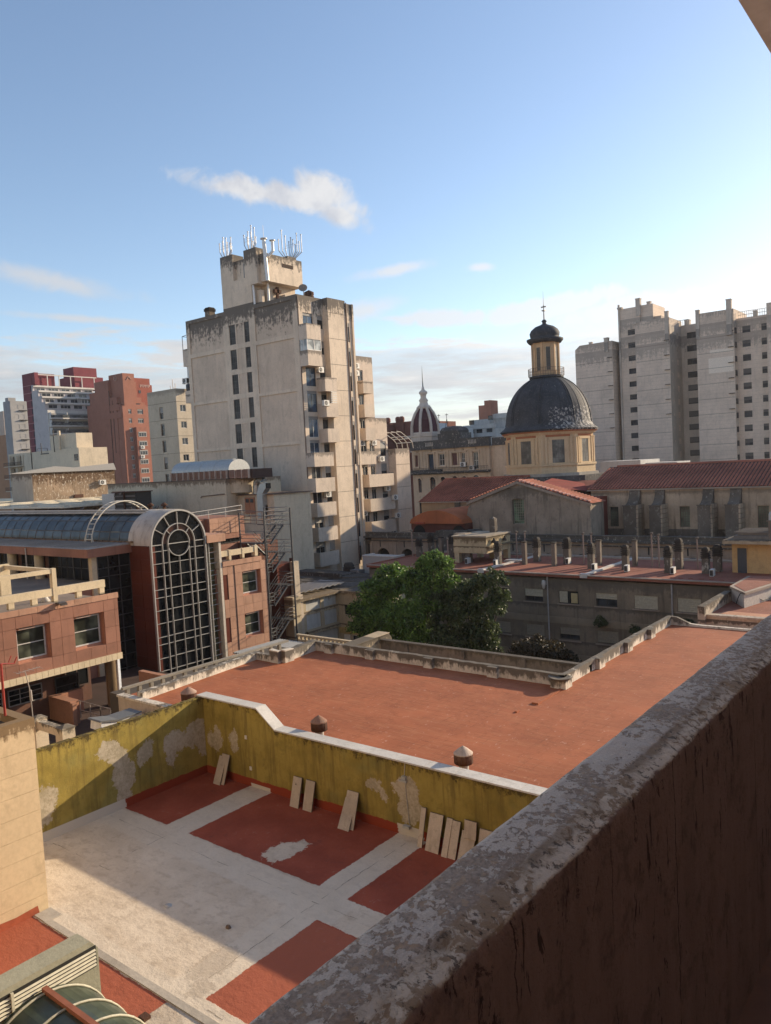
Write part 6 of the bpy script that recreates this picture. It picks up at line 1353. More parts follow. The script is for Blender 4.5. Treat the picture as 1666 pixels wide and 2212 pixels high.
mb = MB(); Nw.emit(mb); mb.box(-35.0, -10, YN, 92, -22, -4.0, skip='FT'); mb.build('wall', [CH], ch); Nw.place(ch)
for a, b in ((-32.96, -32.0), (-25.6, -24.6), (-18.3, -17.3)):
    m_ = MB(); c_ = (a+b)/2; pts = [(c_-(b-a)/2-.12, -5.75), (c_-(b-a)/2, -5.75)]+[(c_-(b-a)/2*math.cos(math.pi*i/8), -5.8+.14*math.sin(math.pi*i/8)) for i in range(1, 8)]+[(c_+(b-a)/2, -5.75), (c_+(b-a)/2+.12, -5.75), (c_+(b-a)/2+.12, -5.5), (c_-(b-a)/2-.12, -5.5)]
    m_.prism(pts, 'F', YN-.05, YN+.01); m_.build('window_arch', [CH], ch)
# low dark plinth stains kept as wall base course
mb = MB(); mb.box(-35.0, -10, YN-.06, YN-.002, -22, -8.05); mb.build('base_course', [CHD], ch)
for x0_, x1_ in ((-30.75, -29.4), (-28.05, -26.9), (-23.3, -22.1), (-20.75, -19.55), (-15.9, -14.7)):
    t = bpy.data.objects.new('buttress', None); link(t, ch, ((x0_+x1_)/2, YN-1, -9))
    m_ = MB(); m_.box(x0_, x1_, YN-1.9, YN-.002, -12, -5.5); m_.build('pier', [CHD], t)
    m_ = MB(); pr = [(YN-.002, -5.5), (YN-1.9, -5.5)]+[(YN-1.9+1.6*math.sin(math.pi/2*k/6), -5.5+1.35*(1-math.cos(math.pi/2*k/6))) for k in range(1, 7)]+[(YN-.25, -4.05), (YN-.002, -4.05)]
    m_.prism(pr, 'S', x0_+.1, x1_-.1); m_.build('curved_shoulder', [CHD], t)
    m_ = MB(); m_.box(x0_-.05, x1_+.05, YN-2.0, YN-1.85, -5.56, -5.46); m_.build('shoulder_edge', [CHD], t)
    for k in range(7):
        m_ = MB(); z = -8.7+.47*k; m_.box(x1_, x1_+.16, YN-1.85, YN-.003, z+.02, z+.43); m_.build('quoin_stone', [CH], t)
mb = MB(); mb.box(-35.3, -10, YN-.35, YN+.3, -4.0, -3.86); mb.build('eaves', [wall('eaves_board', (.42, .36, .3), .2, .4)], ch)
# tiles: real barrel tiles; large ones single, rest joined
def tiled(par, x0_, x1_, e0, e1, pitch=.36, course=.5, single=0, bands=()):
    """slope from eave (y,z)=e0 up to ridge e1, running along x; rows of barrel tiles"""
    base = MB(); base.quad((x0_, e0[0], e0[1]), (x1_, e0[0], e0[1]), (x1_, e1[0], e1[1]), (x0_, e1[0], e1[1])); base.build('roof_deck', [plain('dark_tile_gap', (.07, .03, .025), .9)], par)
    L = math.hypot(e1[0]-e0[0], e1[1]-e0[1]); ux, uz = (e1[0]-e0[0])/L, (e1[1]-e0[1])/L; nxv, nz = -uz, ux
    def tile_mesh(ln):
        m_ = MB(); k = 4; vs = []
        for s_, r_ in ((0, pitch*.36), (ln*1.06, pitch*.29)):
            for i in range(k+1):
                t = math.pi*i/k; vs.append((-r_*math.cos(t), s_*ux+nxv*r_*math.sin(t)*.8, s_*uz+nz*r_*math.sin(t)*.8+(.015 if s_ == 0 else 0)))
        m_.add(vs, [(i, i+1, k+2+i, k+1+i) for i in range(k)], 0, True); m_.add(vs[:k+1], [tuple(range(k, -1, -1))]); return m_
    nx_ = int((x1_-x0_)/pitch); ny_ = int(L/course); tm = tile_mesh(course); me = tm.mesh('roof_tile', [TILE]); rest = MB(); cnt = 0
    for j in range(ny_):
        for i in range(nx_):
            p = (x0_+pitch*(i+.5)+random.uniform(-.012, .012), e0[0]+ux*course*j, e0[1]+uz*course*j+random.uniform(0, .02))
            if cnt < single: o = bpy.data.objects.new('roof_tile', me); link(o, par, p); cnt += 1
            else: rest.add([(v[0]+p[0], v[1]+p[1], v[2]+p[2]) for v in tm.v], tm.f, 0, True)
    if rest.v: tag(rest.build('roof_tiles', [TILE], par), kind='stuff')
tiled(ch, -35.3, -10, (YN-.4, -3.86), (YN+6.2, -1.6), single=280)
mb = MB(); mb.tube((-34.4, YN+6.2, -1.6), (-10, YN+6.2, -1.6), .18, 8); mb.build('ridge_tiles', [TILE], ch)
mb = MB(); mb.quad((-35.3, YN+12.8, -3.9), (-10, YN+12.8, -3.9), (-10, YN+6.2, -1.6), (-35.3, YN+6.2, -1.6)); mb.add([(-35.0, YN, -4), (-35.0, 92.8, -4), (-35.0, YN+6.2, -1.7)], [(0, 1, 2)]); mb.build('rear_roof', [TILE], ch)
mb = MB(); mb.add([(-35.2, YN-.3, -3.9), (-35.2, YN+6.2, -1.62), (-38.2, YN+5.5, -4.6), (-37.4, YN-.6, -5.3)], [(0, 1, 2, 3)]); mb.add([(-40.5, 77, -3.2), (-35.2, YN-.3, -3.95), (-38.2, YN+5.5, -3.3), (-42, YN+5, -2.6)], [(0, 1, 2, 3)])
mb.build('valley_roof', [wall('painted_red_roof', (.26, .05, .04), .3, .4)], ch)
# transept gable
tr_ = thing('church_transept', 'grey plaster church gable with a lattice window and tiled edges below the dome', 'church', (-39.5, 78, -22))
YG = 74.0; AP = (-40.62, -2.5)
mb = MB(); mb.box(-46.9, -33.2, 77.2, 88, -22, -4.55); mb.prism([(77.2, -4.55), (88, -4.55), (88, -3.1)], 'S', -46.5, -36.5); mb.build('crossing_roof', [wall('faded_red_roof', (.22, .06, .045), .3, .5)], tr_)
gp = [(-47.9, -22), (-32.5, -22), (-32.5, -4.95), AP, (-46.2, -4.35), (-47.0, -5.3), (-47.3, -6.8), (-47.9, -7.6)]
mb = MB(); hx0, hx1, hz0, hz1 = -41.35, -39.98, -7.05, -4.4
mb.prism([(-47.9, -22), (hx0, -22), (hx0, -2.77), (-46.2, -4.35), (-47.0, -5.3), (-47.3, -6.8), (-47.9, -7.6)], 'F', YG, 77.3)
mb.prism([(hx0, -22), (hx1, -22), (hx1, hz0), (hx0, hz0)], 'F', YG, 77.3); mb.prism([(hx0, hz1), (hx1, hz1), (hx1, -2.71), AP, (hx0, -2.77)], 'F', YG, 77.3)
mb.prism([(hx1, -22), (-32.5, -22), (-32.5, -4.95), (hx1, -2.71)], 'F', YG, 77.3); mb.build('wall', [CG], tr_)
window(tr_, 'F', YG, hx0+.02, hx1-.02, hz0, hz1, dep=.3, nx=5, ny=9, fwd=.05, fm=plain('pale_lattice', (.25, .27, .22), .6), pm=glass('green_church_glass', (.03, .06, .035), .2, .4, 1))
m_ = MB()
c_ = (hx0+hx1)/2; rw = (hx1-hx0)/2
m_.box(hx0-.22, hx0-.02, YG-.07, YG-.0, hz0-.2, -4.4); m_.box(hx1+.02, hx1+.22, YG-.07, YG, hz0-.2, -4.4); m_.box(hx0-.3, hx1+.3, YG-.1, YG, hz0-.3, hz0-.05)
q = [(c_-(rw+.2)*math.cos(math.pi*i/10), -4.5+.42*math.sin(math.pi*i/10)) for i in range(11)]; m_.prism([(c_-rw-.2, -4.4)]+q[1:-1]+[(c_+rw+.2, -4.4), (c_+rw, -4.45)]+[(c_+rw*math.cos(math.pi*i/10), -4.6+.3*math.sin(math.pi*i/10)) for i in range(1, 10)]+[(c_-rw, -4.45)], 'F', YG-.07, YG)
m_.build('window_surround', [CG], tr_)
for a, b, w_ in ((AP, (-47.0, -4.65), .32), (AP, (-32.3, -5.0), .26)):
    m_ = MB(); m_.prism([(a[0], a[1]+.05), (b[0], b[1]+.05), (b[0], b[1]+.05-w_), (a[0], a[1]+.05-w_)], 'F', YG-.28, YG-.002); m_.build('raking_cornice', [wall('gable_cornice', (.33, .26, .2), .25, .5, fine=2)], tr_)
mb = MB(); mb.add([(AP[0], YG-.2, AP[1]+.08), (-32.2, YG-.2, -4.9), (-32.2, 77.3, -4.9), (AP[0], 77.3, AP[1]+.08)], [(0, 1, 2, 3)]); mb.add([(AP[0], YG-.2, AP[1]+.08), (-47.2, YG-.2, -4.6), (-47.2, 77.3, -4.6), (AP[0], 77.3, AP[1]+.08)], [(0, 3, 2, 1)])
x = AP[0]+.2
while x < -32.4: z = AP[1]+.12-(x-AP[0])*.298; mb.tube((x, YG-.15, z), (x, 77.2, z), .1, 6); x += .36
x = AP[0]-.2
while x > -46.6: z = AP[1]+.12+(x-AP[0])*.322; mb.tube((x, YG-.15, z), (x, 77.2, z), .1, 6); x -= .36
mb.build('roof_tiles', [TILE], tr_)
for k in range(18): mb = MB(); f = k/18; x = AP[0]+f*8.2; mb.box(x, x+.3, YG-.25, YG+.5, AP[1]+.12-f*2.45, AP[1]+.24-f*2.45); mb.build('edge_tile', [wall('white_washed_tile', (.45, .25, .22), .3, .4)], tr_)
# left low tiled wing
lw = thing('church_side_wing', 'low church side wing with a clean clay tile roof between palace and gable', 'church', (-51, 82, -22))
mb = MB(); mb.box(-57.9, -47.5, 80.2, 86, -22, -5.0); mb.build('wall', [wall('orange_ochre_plaster', (.42, .30, .19), .2, .3)], lw)
mb = MB(); mb.box(-52.7, -52.0, 79.9, 80.2, -22, -5.0); mb.box(-51.0, -50.95, 80.1, 80.2, -8, -5.1); mb.build('dark_pier', [CHD], lw)
mb = MB(); mb.box(-58.2, -48, 79.8, 80.3, -5.02, -4.9); mb.build('eaves', [MATS['eaves_board']], lw)
tiled(lw, -58.1, -45.5, (79.8, -4.9), (86.0, -2.3), single=0)
mb = MB(); mb.quad((-58.1, 92, -4.9), (-45.5, 92, -4.9), (-45.5, 86, -2.3), (-58.1, 86, -2.3)); mb.build('rear_roof', [TILE], lw)
mb = MB(); mb.tube((-58.0, 86, -2.3), (-45.5, 86, -2.3), .15, 6); mb.build('ridge_tiles', [TILE], lw)
# red rendered low vault
rv = thing('apse_roof', 'low rounded orange red vaulted roof beside the gable wall', 'church', (-50, 74, -22))
mb = MB(); n = 18
pr = [(-53.6, -6.5)]+[(-53.6+6.9*i/n, -6.45+1.05*math.sin(math.pi*i/n)**.8) for i in range(n+1)]
prb = [(-53.9, -22), (-46.4, -22), (-46.4, -6.9)]+[(p[0], p[1]) for p in reversed(pr[1:])]+[(-53.9, -6.5)]
mb.prism(pr[1:]+[(-46.5, -6.9), (-53.8, -6.9)], 'F', 72.0, 79, 0, False); mb.build('vault', [wall('orange_red_render', (.46, .145, .06), .2, .3, fine=1.3)], rv)
mb = MB(); mb.box(-53.8, -46.5, 72.3, 79, -22, -6.9); mb.build('wall', [wall('sooty_red_wall', (.16, .06, .045), .4, .5)], rv)
for x in (-52.6, -47.2): mb = MB(); mb.add([(x+.85*math.cos(math.pi*i/12), 72.2, -8.0+.9*math.sin(math.pi*i/12)) for i in range(13)]+[(x-.85, 72.2, -9.5), (x+.85, 72.2, -9.5)], [tuple(range(15))]); mb.build('arch_opening', [plain('black_opening', (.012, .01, .01), .9)], rv)
mb = MB(); mb.box(-52.9, -51.6, 71.7, 72.2, -6.95, -6.75); mb.build('red_ledge', [plain('bright_red_ledge', (.4, .08, .04), .7)], rv)
mb = MB(); mb.box(-49.5, -45, 71.0, 73.5, -22, -7.6); mb.build('annex_wall', [CLD], rv)
# vegetation-like dark creeper stain block between: dry creeper as real twigs
# ---------------------------------------------------------------- dome
DX, DY = -45.7, 92.0; rD = 5.95
DM = wall('orange_cream_drum', (.62, .47, .29), .1, .2, fine=1); DMO = wall('deep_orange_panel', (.40, .16, .08), .15, .3)
def dome_material():
    m, t, g, b = newmat('slate_blue_dome'); setp(b, .75, .25)
    p = N(t, 'ShaderNodeNewGeometry').outputs['Position']; s = g.sep(p)
    big = g.noise(p, .6, 5, .6); fi = g.noise(p, 5, 6, .7); blk = g.noise(g.vm('MULTIPLY', p, (1, 1, .9)), 2.6, 7, .75)
    c = g.mix(g.ss(big, .3, .7), (.026, .031, .038), (.052, .058, .068))
    c = g.mix(g.m('MULTIPLY', g.ss(fi, .45, .7), .4), c, (.12, .12, .12))
    zone = g.m('MULTIPLY', g.m('SUBTRACT', 1.0, g.ss(s[2], 5.4, 6.8)), g.ss(g.m('ADD', s[0], g.m('MULTIPLY', s[1], .8)), DX+DY*.8-4.2, DX+DY*.8+1.5))
    lime = g.m('MULTIPLY', g.ss(g.m('ADD', blk, g.m('MULTIPLY', zone, .08)), .60, .62), g.ss(zone, .25, .6))
    c = g.mix(g.m('MULTIPLY', lime, .85), c, (.42, .40, .36))
    c = g.mix(g.m('MULTIPLY', g.ss(g.noise(p, 3.2, 6, .72), .64, .67), .5), c, (.38, .37, .34))
    t.links.new(c, b.inputs['Base Color']); bump(t, g, b, fi, .35, .04); return m
SLATE = dome_material()
dm = thing('church_dome', 'big slate grey church dome on an orange octagonal drum with a lantern on top', 'dome', (DX, DY, -4))
def octa(r, z0, z1, mat, name, par=dm, n=8, rr2=None, mi=0, a0=None):
    m_ = MB(); a0 = R(22.5+38.5) if a0 is None else a0
    m_.lathe([(0, z0), (r, z0), (rr2 or r, z1), (0, z1)], DX, DY, n, sm=False, a0=a0); return m_.build(name, [mat], par)
octa(7.2, -4, -2.45, wall('dark_dome_base', (.10, .095, .09), .3, .3, spots=.3), 'base_roof')
octa(6.1, -2.45, -2.1, wall('white_stained_edge', (.42, .38, .32), .3, .6, fine=2), 'base_ledge')
octa(5.58, -2.1, 3.05, DM, 'drum'); octa(5.88, -1.2, -.95, DM, 'string_course'); octa(5.72, -2.1, -1.2, DM, 'plinth')
octa(5.85, 2.75, 2.95, DM, 'upper_moulding'); octa(6.1, 2.95, 3.12, DMO, 'cornice_under'); octa(6.22, 3.12, 3.35, SLATE, 'cornice')
ap_ = 5.58*math.cos(math.pi/8)
for k in range(8):
    th = R(38.5)+k*math.pi/4 + 0.0; nrm = Vector((math.cos(th), math.sin(th), 0)); tg = Vector((-math.sin(th), math.cos(th), 0)); c0 = Vector((DX, DY, 0))+nrm*ap_
    def pb(u0, u1, z0, z1, d0, d1, mat, name, par=dm):
        m_ = MB(); vs = [c0+tg*u+nrm*d+Vector((0, 0, z)) for z in (z0, z1) for (u, d) in ((u0, d0), (u1, d0), (u1, d1), (u0, d1))]
        m_.add(vs, [(0, 1, 2, 3), (7, 6, 5, 4), (0, 4, 5, 1), (1, 5, 6, 2), (2, 6, 7, 3), (3, 7, 4, 0)]); return m_.build(name, [mat], par)
    pb(-1.25, -.75, -.9, 2.1, 0, .06, DM, 'window_surround'); pb(.75, 1.25, -.9, 2.1, 0, .06, DM, 'window_surround'); pb(-1.25, 1.25, 2.0, 2.25, .002, .1, DM, 'window_lintel'); pb(-1.3, 1.3, -1.0, -.85, .002, .16, DM, 'window_sill')
    w_ = pb(-.75, .75, -.82, 2.0, 0, .02, glass('drum_window_glass', (.07, .07, .06), .3, .4, .6), 'window')
    for u in (-.75, -.38, 0, .38, .70): pb(u, u+.05, -.82, 2.0, .02, .04, plain('drum_muntin', (.12, .11, .1), .6), 'muntin')
    for z in (-.2, .4, 1.0, 1.5): pb(-.75, .75, z, z+.04, .021, .035, MATS['drum_muntin'], 'muntin')
    pb(-1.5, 1.5, 2.35, 2.62, 0, .03, DMO, 'orange_panel')
    for u in (-2.15, -1.65, 1.45, 1.95): pb(u, u+.28, -.9, 2.3, 0, .1, DM, 'pilaster'); pb(u-.04, u+.32, 2.2, 2.35, .002, .14, DM, 'capital')
mb = MB(); prof = [(6.25, 3.3), (5.98, 3.5), (5.65, 3.75), (5.45, 4.1)]+[(5.36*math.cos(R(a)), 4.2+6.15*math.sin(R(a))) for a in range(4, 73, 4)]+[(1.7, 10.15)]
mb.lathe(prof, DX, DY, 64); mb.build('dome_shell', [SLATE], dm)
for k in range(8):
    th = R(22.5+38.5)+k*math.pi/4
    for da in (-.035, .035): mb = MB(); mb.path([(DX+(r+.03)*math.cos(th+da), DY+(r+.03)*math.sin(th+da), z) for r, z in prof[3:]], .09, 5); mb.build('rib', [SLATE], dm)
for k in range(24):
    th = math.pi*2*k/24; mb = MB(); mb.path([(DX+(r+.005)*math.cos(th), DY+(r+.005)*math.sin(th), z) for r, z in prof[3:-2]], .03, 4); mb.build('seam', [SLATE], dm)
# lantern
LR = 1.95
octa(2.2, 10.0, 10.25, SLATE, 'lantern_base', n=16); octa(LR-.25, 10.25, 14.45, wall('orange_lantern', (.60, .42, .25), .1, .2), 'lantern')
for k in range(8):
    th = R(38.5)+k*math.pi/4; nrm = Vector((math.cos(th), math.sin(th), 0)); tg = Vector((-math.sin(th), math.cos(th), 0)); c0 = Vector((DX, DY, 0))+nrm*((LR-.25)*math.cos(math.pi/8))
    def pb(u0, u1, z0, z1, d0, d1, mat, name, par=dm):
        m_ = MB(); vs = [c0+tg*u+nrm*d+Vector((0, 0, z)) for z in (z0, z1) for (u, d) in ((u0, d0), (u1, d0), (u1, d1), (u0, d1))]
        m_.add(vs, [(0, 1, 2, 3), (7, 6, 5, 4), (0, 4, 5, 1), (1, 5, 6, 2), (2, 6, 7, 3), (3, 7, 4, 0)]); return m_.build(name, [mat], par)
    pb(-.27, .27, 10.9, 13.8, 0, .02, plain('lantern_window_dark', (.08, .075, .065), .5), 'lantern_window'); pb(-.34, -.27, 10.8, 13.9, 0, .06, DM, 'surround'); pb(.27, .34, 10.8, 13.9, 0, .06, DM, 'surround'); pb(-.62, -.45, 10.3, 14.4, -.02, .12, MATS['orange_lantern'], 'pilaster'); pb(.45, .62, 10.3, 14.4, -.02, .12, MATS['orange_lantern'], 'pilaster')
    for z in (11.6, 12.4, 13.1): pb(-.27, .27, z, z+.05, .02, .04, FR_DARK, 'muntin')
mb = MB(); mb.lathe([(0, 14.4), (2.0, 14.4), (2.3, 14.75), (2.32, 14.95), (1.7, 15.05), (1.85, 15.3), (1.9, 15.7), (1.7, 16.1), (1.2, 16.5), (.5, 16.75), (.25, 16.9), (.25, 17.1), (.35, 17.2), (.2, 17.4), (0, 17.4)], DX, DY, 32); mb.build('lantern_cap', [SLATE], dm)
mb = MB(); mb.tube((DX, DY, 17.3), (DX, DY, 19.3), .09, 6, r2=.05); mb.tube((DX, DY, 19.3), (DX, DY, 21.0), .03, 5, r2=.015); mb.box(DX-.35, DX+.35, DY-.04, DY+.04, 18.95, 19.1); mb.box(DX-.2, DX+.2, DY-.2, DY+.2, 18.5, 18.62); mb.lathe([(0, 18.9), (.2, 19.05), (0, 19.2)], DX, DY, 8); mb.build('cross_finial', [plain('grey_iron', (.28, .27, .25), .5)], dm)
rg_ = bpy.data.objects.new('lantern_railing', None); link(rg_, dm, (DX, DY, 10.25))
mb = MB(); n = 44
for i in range(n):
    t0, t1 = 2*math.pi*i/n, 2*math.pi*(i+1)/n
    for h in (.12, .5, .95): mb.tube((DX+2.25*math.cos(t0), DY+2.25*math.sin(t0), 10.25+h), (DX+2.25*math.cos(t1), DY+2.25*math.sin(t1), 10.25+h), .03, 4)
    mb.tube((DX+2.25*math.cos(t0), DY+2.25*math.sin(t0), 10.25), (DX+2.25*math.cos(t0), DY+2.25*math.sin(t0), 11.2), .022, 4)
mb.build('rail', [plain('rusty_iron', (.14, .10, .08), .7)], rg_)
# ================================================================== old palace with corner cupola
PC = wall('palace_stucco', (.55, .43, .31), .15, .45, fine=1, gcol=(.12, .10, .085)); PD = wall('black_crusted_attic', (.085, .085, .085), .35, .3, spots=.45, fine=1.5)
pa = thing('palace', 'ornate old stucco palace with a black crusted attic balustrade and arched windows', 'building', (-74, 116, -22))
YP = 112.0
Pw = Wall('F', YP, -82.4, -66.5, -22, 2.3, dep=.3)
DB = plain('dark_blue_shutter', (.02, .035, .06), .6); RB = plain('red_brown_shutter', (.12, .05, .045), .7)
up_w = [(-81.7, -81.1, -.6, 1.4, RB), (-78.85, -77.75, -1.55, 1.45, DB), (-76.65, -75.45, -.62, 1.42, None), (-73.9, -72.85, -.65, 1.4, RB), (-72.05, -71.25, -.6, 1.38, None), (-69.7, -68.65, -1.45, 1.4, None)]
for a, b, z0, z1, sh in up_w: Pw.win(a, b, z0, z1, nx=2, ny=2, fwd=.08, dep=.25, pm=sh or GLASS, fm=FR_WHITE if sh is None else sh)
lo_w = [(-81.3, -80.6), (-78.7, -77.6), (-76.4, -75.4), (-74.0, -72.9), (-72.0, -71.1), (-69.8, -68.6)]
for a, b in lo_w: Pw.win(a, b, -5.2, -3.0, nx=2, ny=2, fwd=.07, dep=.25, fm=RB)
for a, b in lo_w: Pw.win(a, b, -9.2, -7.0, nx=2, ny=2, fwd=.07, dep=.25, fm=FR_DARK)
mb = MB(); Pw.emit(mb); mb.box(-82.4, -66.5, YP, 124, -22, 2.3, skip='F'); mb.box(-66.5, -60, YP+.6, 124, -22, 2.3); mb.build('wall', [PC], pa); Pw.place(pa)
mb = MB(); mb.box(-82.9, -66.2, YP-.5, YP+.3, 2.3, 2.65); mb.box(-82.6, -66.3, YP-.2, YP+.4, 2.65, 3.7); mb.box(-82.8, -66.2, YP-.3, YP+.5, 3.7, 3.85); mb.box(-66.2, -60, YP+.5, YP+1, 2.3, 3.6); mb.build('attic', [PD], pa)
for cx in (-78.3, -69.5):
    for k in range(6): m_ = MB(); x = cx-.75+.28*k; m_.lathe([(.05, 2.8), (.1, 3.0), (.05, 3.3), (.09, 3.5)], x, YP-.28, 6); m_.build('baluster', [plain('pale_baluster', (.5, .47, .42), .7)], pa)
for a, b, z0, z1, sh in up_w:
    m_ = MB(); m_.box(a-.3, a-.05, YP-.12, YP-.003, z0-.1, z1+.1); m_.box(b+.05, b+.3, YP-.12, YP-.003, z0-.1, z1+.1); m_.box(a-.4, b+.4, YP-.25, YP-.003, z1+.12, z1+.35); m_.box(a-.4, b+.4, YP-.3, YP-.003, z0-.3, z0-.12); m_.build('window_surround', [PC], pa)
    m_ = MB(); m_.lathe([(0, z1+.4), (.3, z1+.45), (.25, z1+.7), (0, z1+.85)], (a+b)/2, YP-.1, 8, sy=.5); m_.build('ornament', [PC], pa)
for a, b in lo_w:
    c_, r_ = (a+b)/2, (b-a)/2; m_ = MB()
    m_.prism([(c_-r_-.25, -3.0), (c_-r_, -3.0)]+[(c_-r_*math.cos(math.pi*i/8), -3.0-.0+r_*.9*math.sin(math.pi*i/8)-.0) for i in range(1, 8)]+[(c_+r_, -3.0), (c_+r_+.25, -3.0)]+[(c_+(r_+.25)*math.cos(math.pi*i/8), -3.0+(r_+.25)*math.sin(math.pi*i/8)) for i in range(1, 8)], 'F', YP-.15, YP-.003); m_.build('arch_moulding', [PC], pa)
    m_ = MB(); m_.add([(c_+r_*math.cos(math.pi*i/10), YP-.02, -3.0+r_*.9*math.sin(math.pi*i/10)) for i in range(11)], [tuple(range(11))]); m_.build('fanlight', [GLASS], pa)
for x in (-80.3, -79.6, -67.4, -68.0, -70.7, -74.8):
    for k in range(9): m_ = MB(); m_.box(x-.28, x+.28, YP-.08, YP-.002, -1.2+.36*k, -.9+.36*k); m_.build('rustic_stone', [PC], pa)
mb = MB(); mb.box(-82.8, -66.3, YP-.9, YP, -1.85, -1.62); mb.box(-82.6, -66.4, YP-.4, YP, -2.05, -1.85); mb.build('balcony_slab', [PD], pa)
mb = MB()
for x in [-82.6+.3*i for i in range(55)]: mb.box(x, x+.03, YP-.85, YP-.82, -1.62, -.95)
mb.box(-82.7, -66.4, YP-.87, YP-.8, -.98, -.93); mb.build('balcony_rail', [plain('black_iron', (.03, .03, .03), .5)], pa)
mb = MB(); mb.box(-82.7, -75.9, YP-.7, YP-.05, -1.62, -1.2); mb.build('planter', [PD], pa)
AC(-71.5, YP-.2, -1.0, 0, 'air conditioner on the palace facade left of the tall glazed door', 1.3); AC(-69.6, YP-.5, -1.6, 0, 'air conditioner standing on the palace balcony among plants', 1.2)
# black dome beside cupola
mb = MB(); mb.box(-77.0, -72.3, YP+.5, YP+4, 3.85, 4.9); m2 = [(2.5, 4.9), (2.6, 5.3), (2.2, 5.8), (1.2, 6.1), (0, 6.15)]; mb.lathe(m2, -74.6, YP+2.2, 4, sm=False, a0=math.pi/4); mb.box(-76.6, -75.2, YP+.45, YP+.5, 4.4, 4.85); mb.box(-74.0, -72.6, YP+.45, YP+.5, 4.4, 4.85)
mb.build('mansard', [PD], pa)
cu = thing('cupola', 'slender ribbed cupola with maroon panels, white ribs and a needle spire', 'cupola', (-81.2, 115, 3.5))
CX_, CY_ = -81.4, 115.0; CWT = wall('pale_cupola_stone', (.55, .50, .44), .15, .5, fine=2); MAR = wall('maroon_slate', (.085, .035, .045), .3, .3)
cpf = [(2.55, 5.0), (2.55, 5.6), (2.5, 6.6), (2.25, 7.8), (1.75, 8.9), (1.1, 9.8), (.9, 10.2)]
mb = MB(); mb.lathe([(3.0, 2.0), (3.0, 3.6), (2.8, 3.7), (2.8, 4.6), (2.95, 4.7), (2.95, 4.95), (0, 4.95)], CX_, CY_, 8, sm=False, a0=R(16)); mb.build('drum', [CWT], cu)
mb = MB(); mb.lathe([(r-.04, z) for r, z in cpf], CX_, CY_, 8, sm=False, a0=R(16)); mb.build('shell', [MAR], cu)
for k in range(8):
    th = R(16)+k*math.pi/4; mb = MB(); pts = [(CX_+r*math.cos(th), CY_+r*math.sin(th), z) for r, z in cpf]; mb.path(pts, .26, 6); mb.build('rib', [CWT], cu)
mb = MB(); mb.lathe([(0, 9.7), (1.3, 9.7), (1.4, 9.95), (.9, 10.3), (.7, 10.9), (.85, 11.2), (.5, 11.7), (.55, 12.2), (.8, 12.5), (.7, 12.8), (.3, 13.1), (.2, 13.6), (0, 13.7)], CX_, CY_, 16); mb.lathe([(2.62, 4.95), (2.7, 5.3), (2.5, 5.5)], CX_, CY_, 8, sm=False, a0=R(16)); mb.build('finial', [CWT], cu)
mb = MB(); mb.tube((CX_, CY_, 13.5), (CX_, CY_, 17.4), .13, 6, r2=.02); mb.build('spire', [plain('pale_green_metal', (.3, .34, .33), .5)], cu)
# buildings behind palace
BR = wall('dark_brown_brick', (.20, .085, .065), .15, .15)
def simple(name, label, mat, boxes, cat='building', extra=None):
    xs_ = [b[0] for b in boxes]+[b[1] for b in boxes]; ys_ = [b[2] for b in boxes]+[b[3] for b in boxes]
    t = thing(name, label, cat, ((min(xs_)+max(xs_))/2, (min(ys_)+max(ys_))/2, -22)); m_ = MB()
    for b in boxes: m_.box(b[0], b[1], b[2], b[3], b[4] if len(b) > 5 else -22, b[-1])
    m_.build('wall', [mat], t); return t
t = simple('brown_building', 'dark brown brick block with round chimneys behind the slender cupola', BR, [(-106.5, -97.5, 135, 150, 9.1), (-112, -103.5, 128, 140, 8.8)])
for x in (-105.2, -102.4, -101.4): mb = MB(); mb.box(x-.5, x+.5, 134.6, 135, -5, 9.3); mb.lathe([(.6, 9.3), (.6, 10.0), (.3, 10.3), (0, 10.3)], x, 134.8, 10); mb.build('chimney', [BR], t)
mb = MB(); mb.box(-106.5, -97.5, 134.8, 135, 5.4, 6.0); mb.build('light_band', [plain('light_band_paint', (.5, .45, .4), .7)], t)
WG = wall('white_grey_render', (.50, .49, .46), .12, .35, fine=.8)
t = simple('stepped_building', 'pale stepped apartment block with a brick water tower, between cupola and dome', WG, [(-85.4, -78.5, 135, 145, 6.2), (-85.6, -81, 137, 145, 8.2), (-81, -76.5, 139, 146, 9.2), (-88, -74, 133, 145, 4.4)])
mb = MB(); mb.box(-84.0, -82.6, 138, 141, 8, 11.1); mb.box(-82.6, -81.2, 138, 141, 8, 12.0); mb.build('brick_tower', [wall('orange_brick', (.40, .19, .13), .15, .2)], t)
mb = MB()
for z in (4.6, 6.3): mb.box(-85.8, -78.3, 134.6, 135, z, z+.8)
mb.box(-81.5, -76.5, 138.7, 139, 8.2, 9.2); mb.build('balcony_parapet', [WG], t)
for a, b, z in ((-84.8, -83.4, 5.3), (-82.8, -81.5, 5.3), (-80.5, -79.2, 5.3), (-84.5, -83.3, 7.2), (-80, -79, 7.8)): window(t, 'F', 134.97, a, b, z, z+.9, dep=0, nx=2, fwd=.06)
for x in (-85, -84, -83.2, -82.2): window(t, 'F', 132.96, x, x+.5, 3.4, 3.9, dep=0, nx=1, fwd=.04)
t = simple('pale_house', 'small pale rooftop block just behind the slender cupola', plain('bluish_white_render', (.52, .55, .55), .8), [(-90.5, -83, 128, 134, 6.4), (-90, -88, 129, 132, 7.8)])
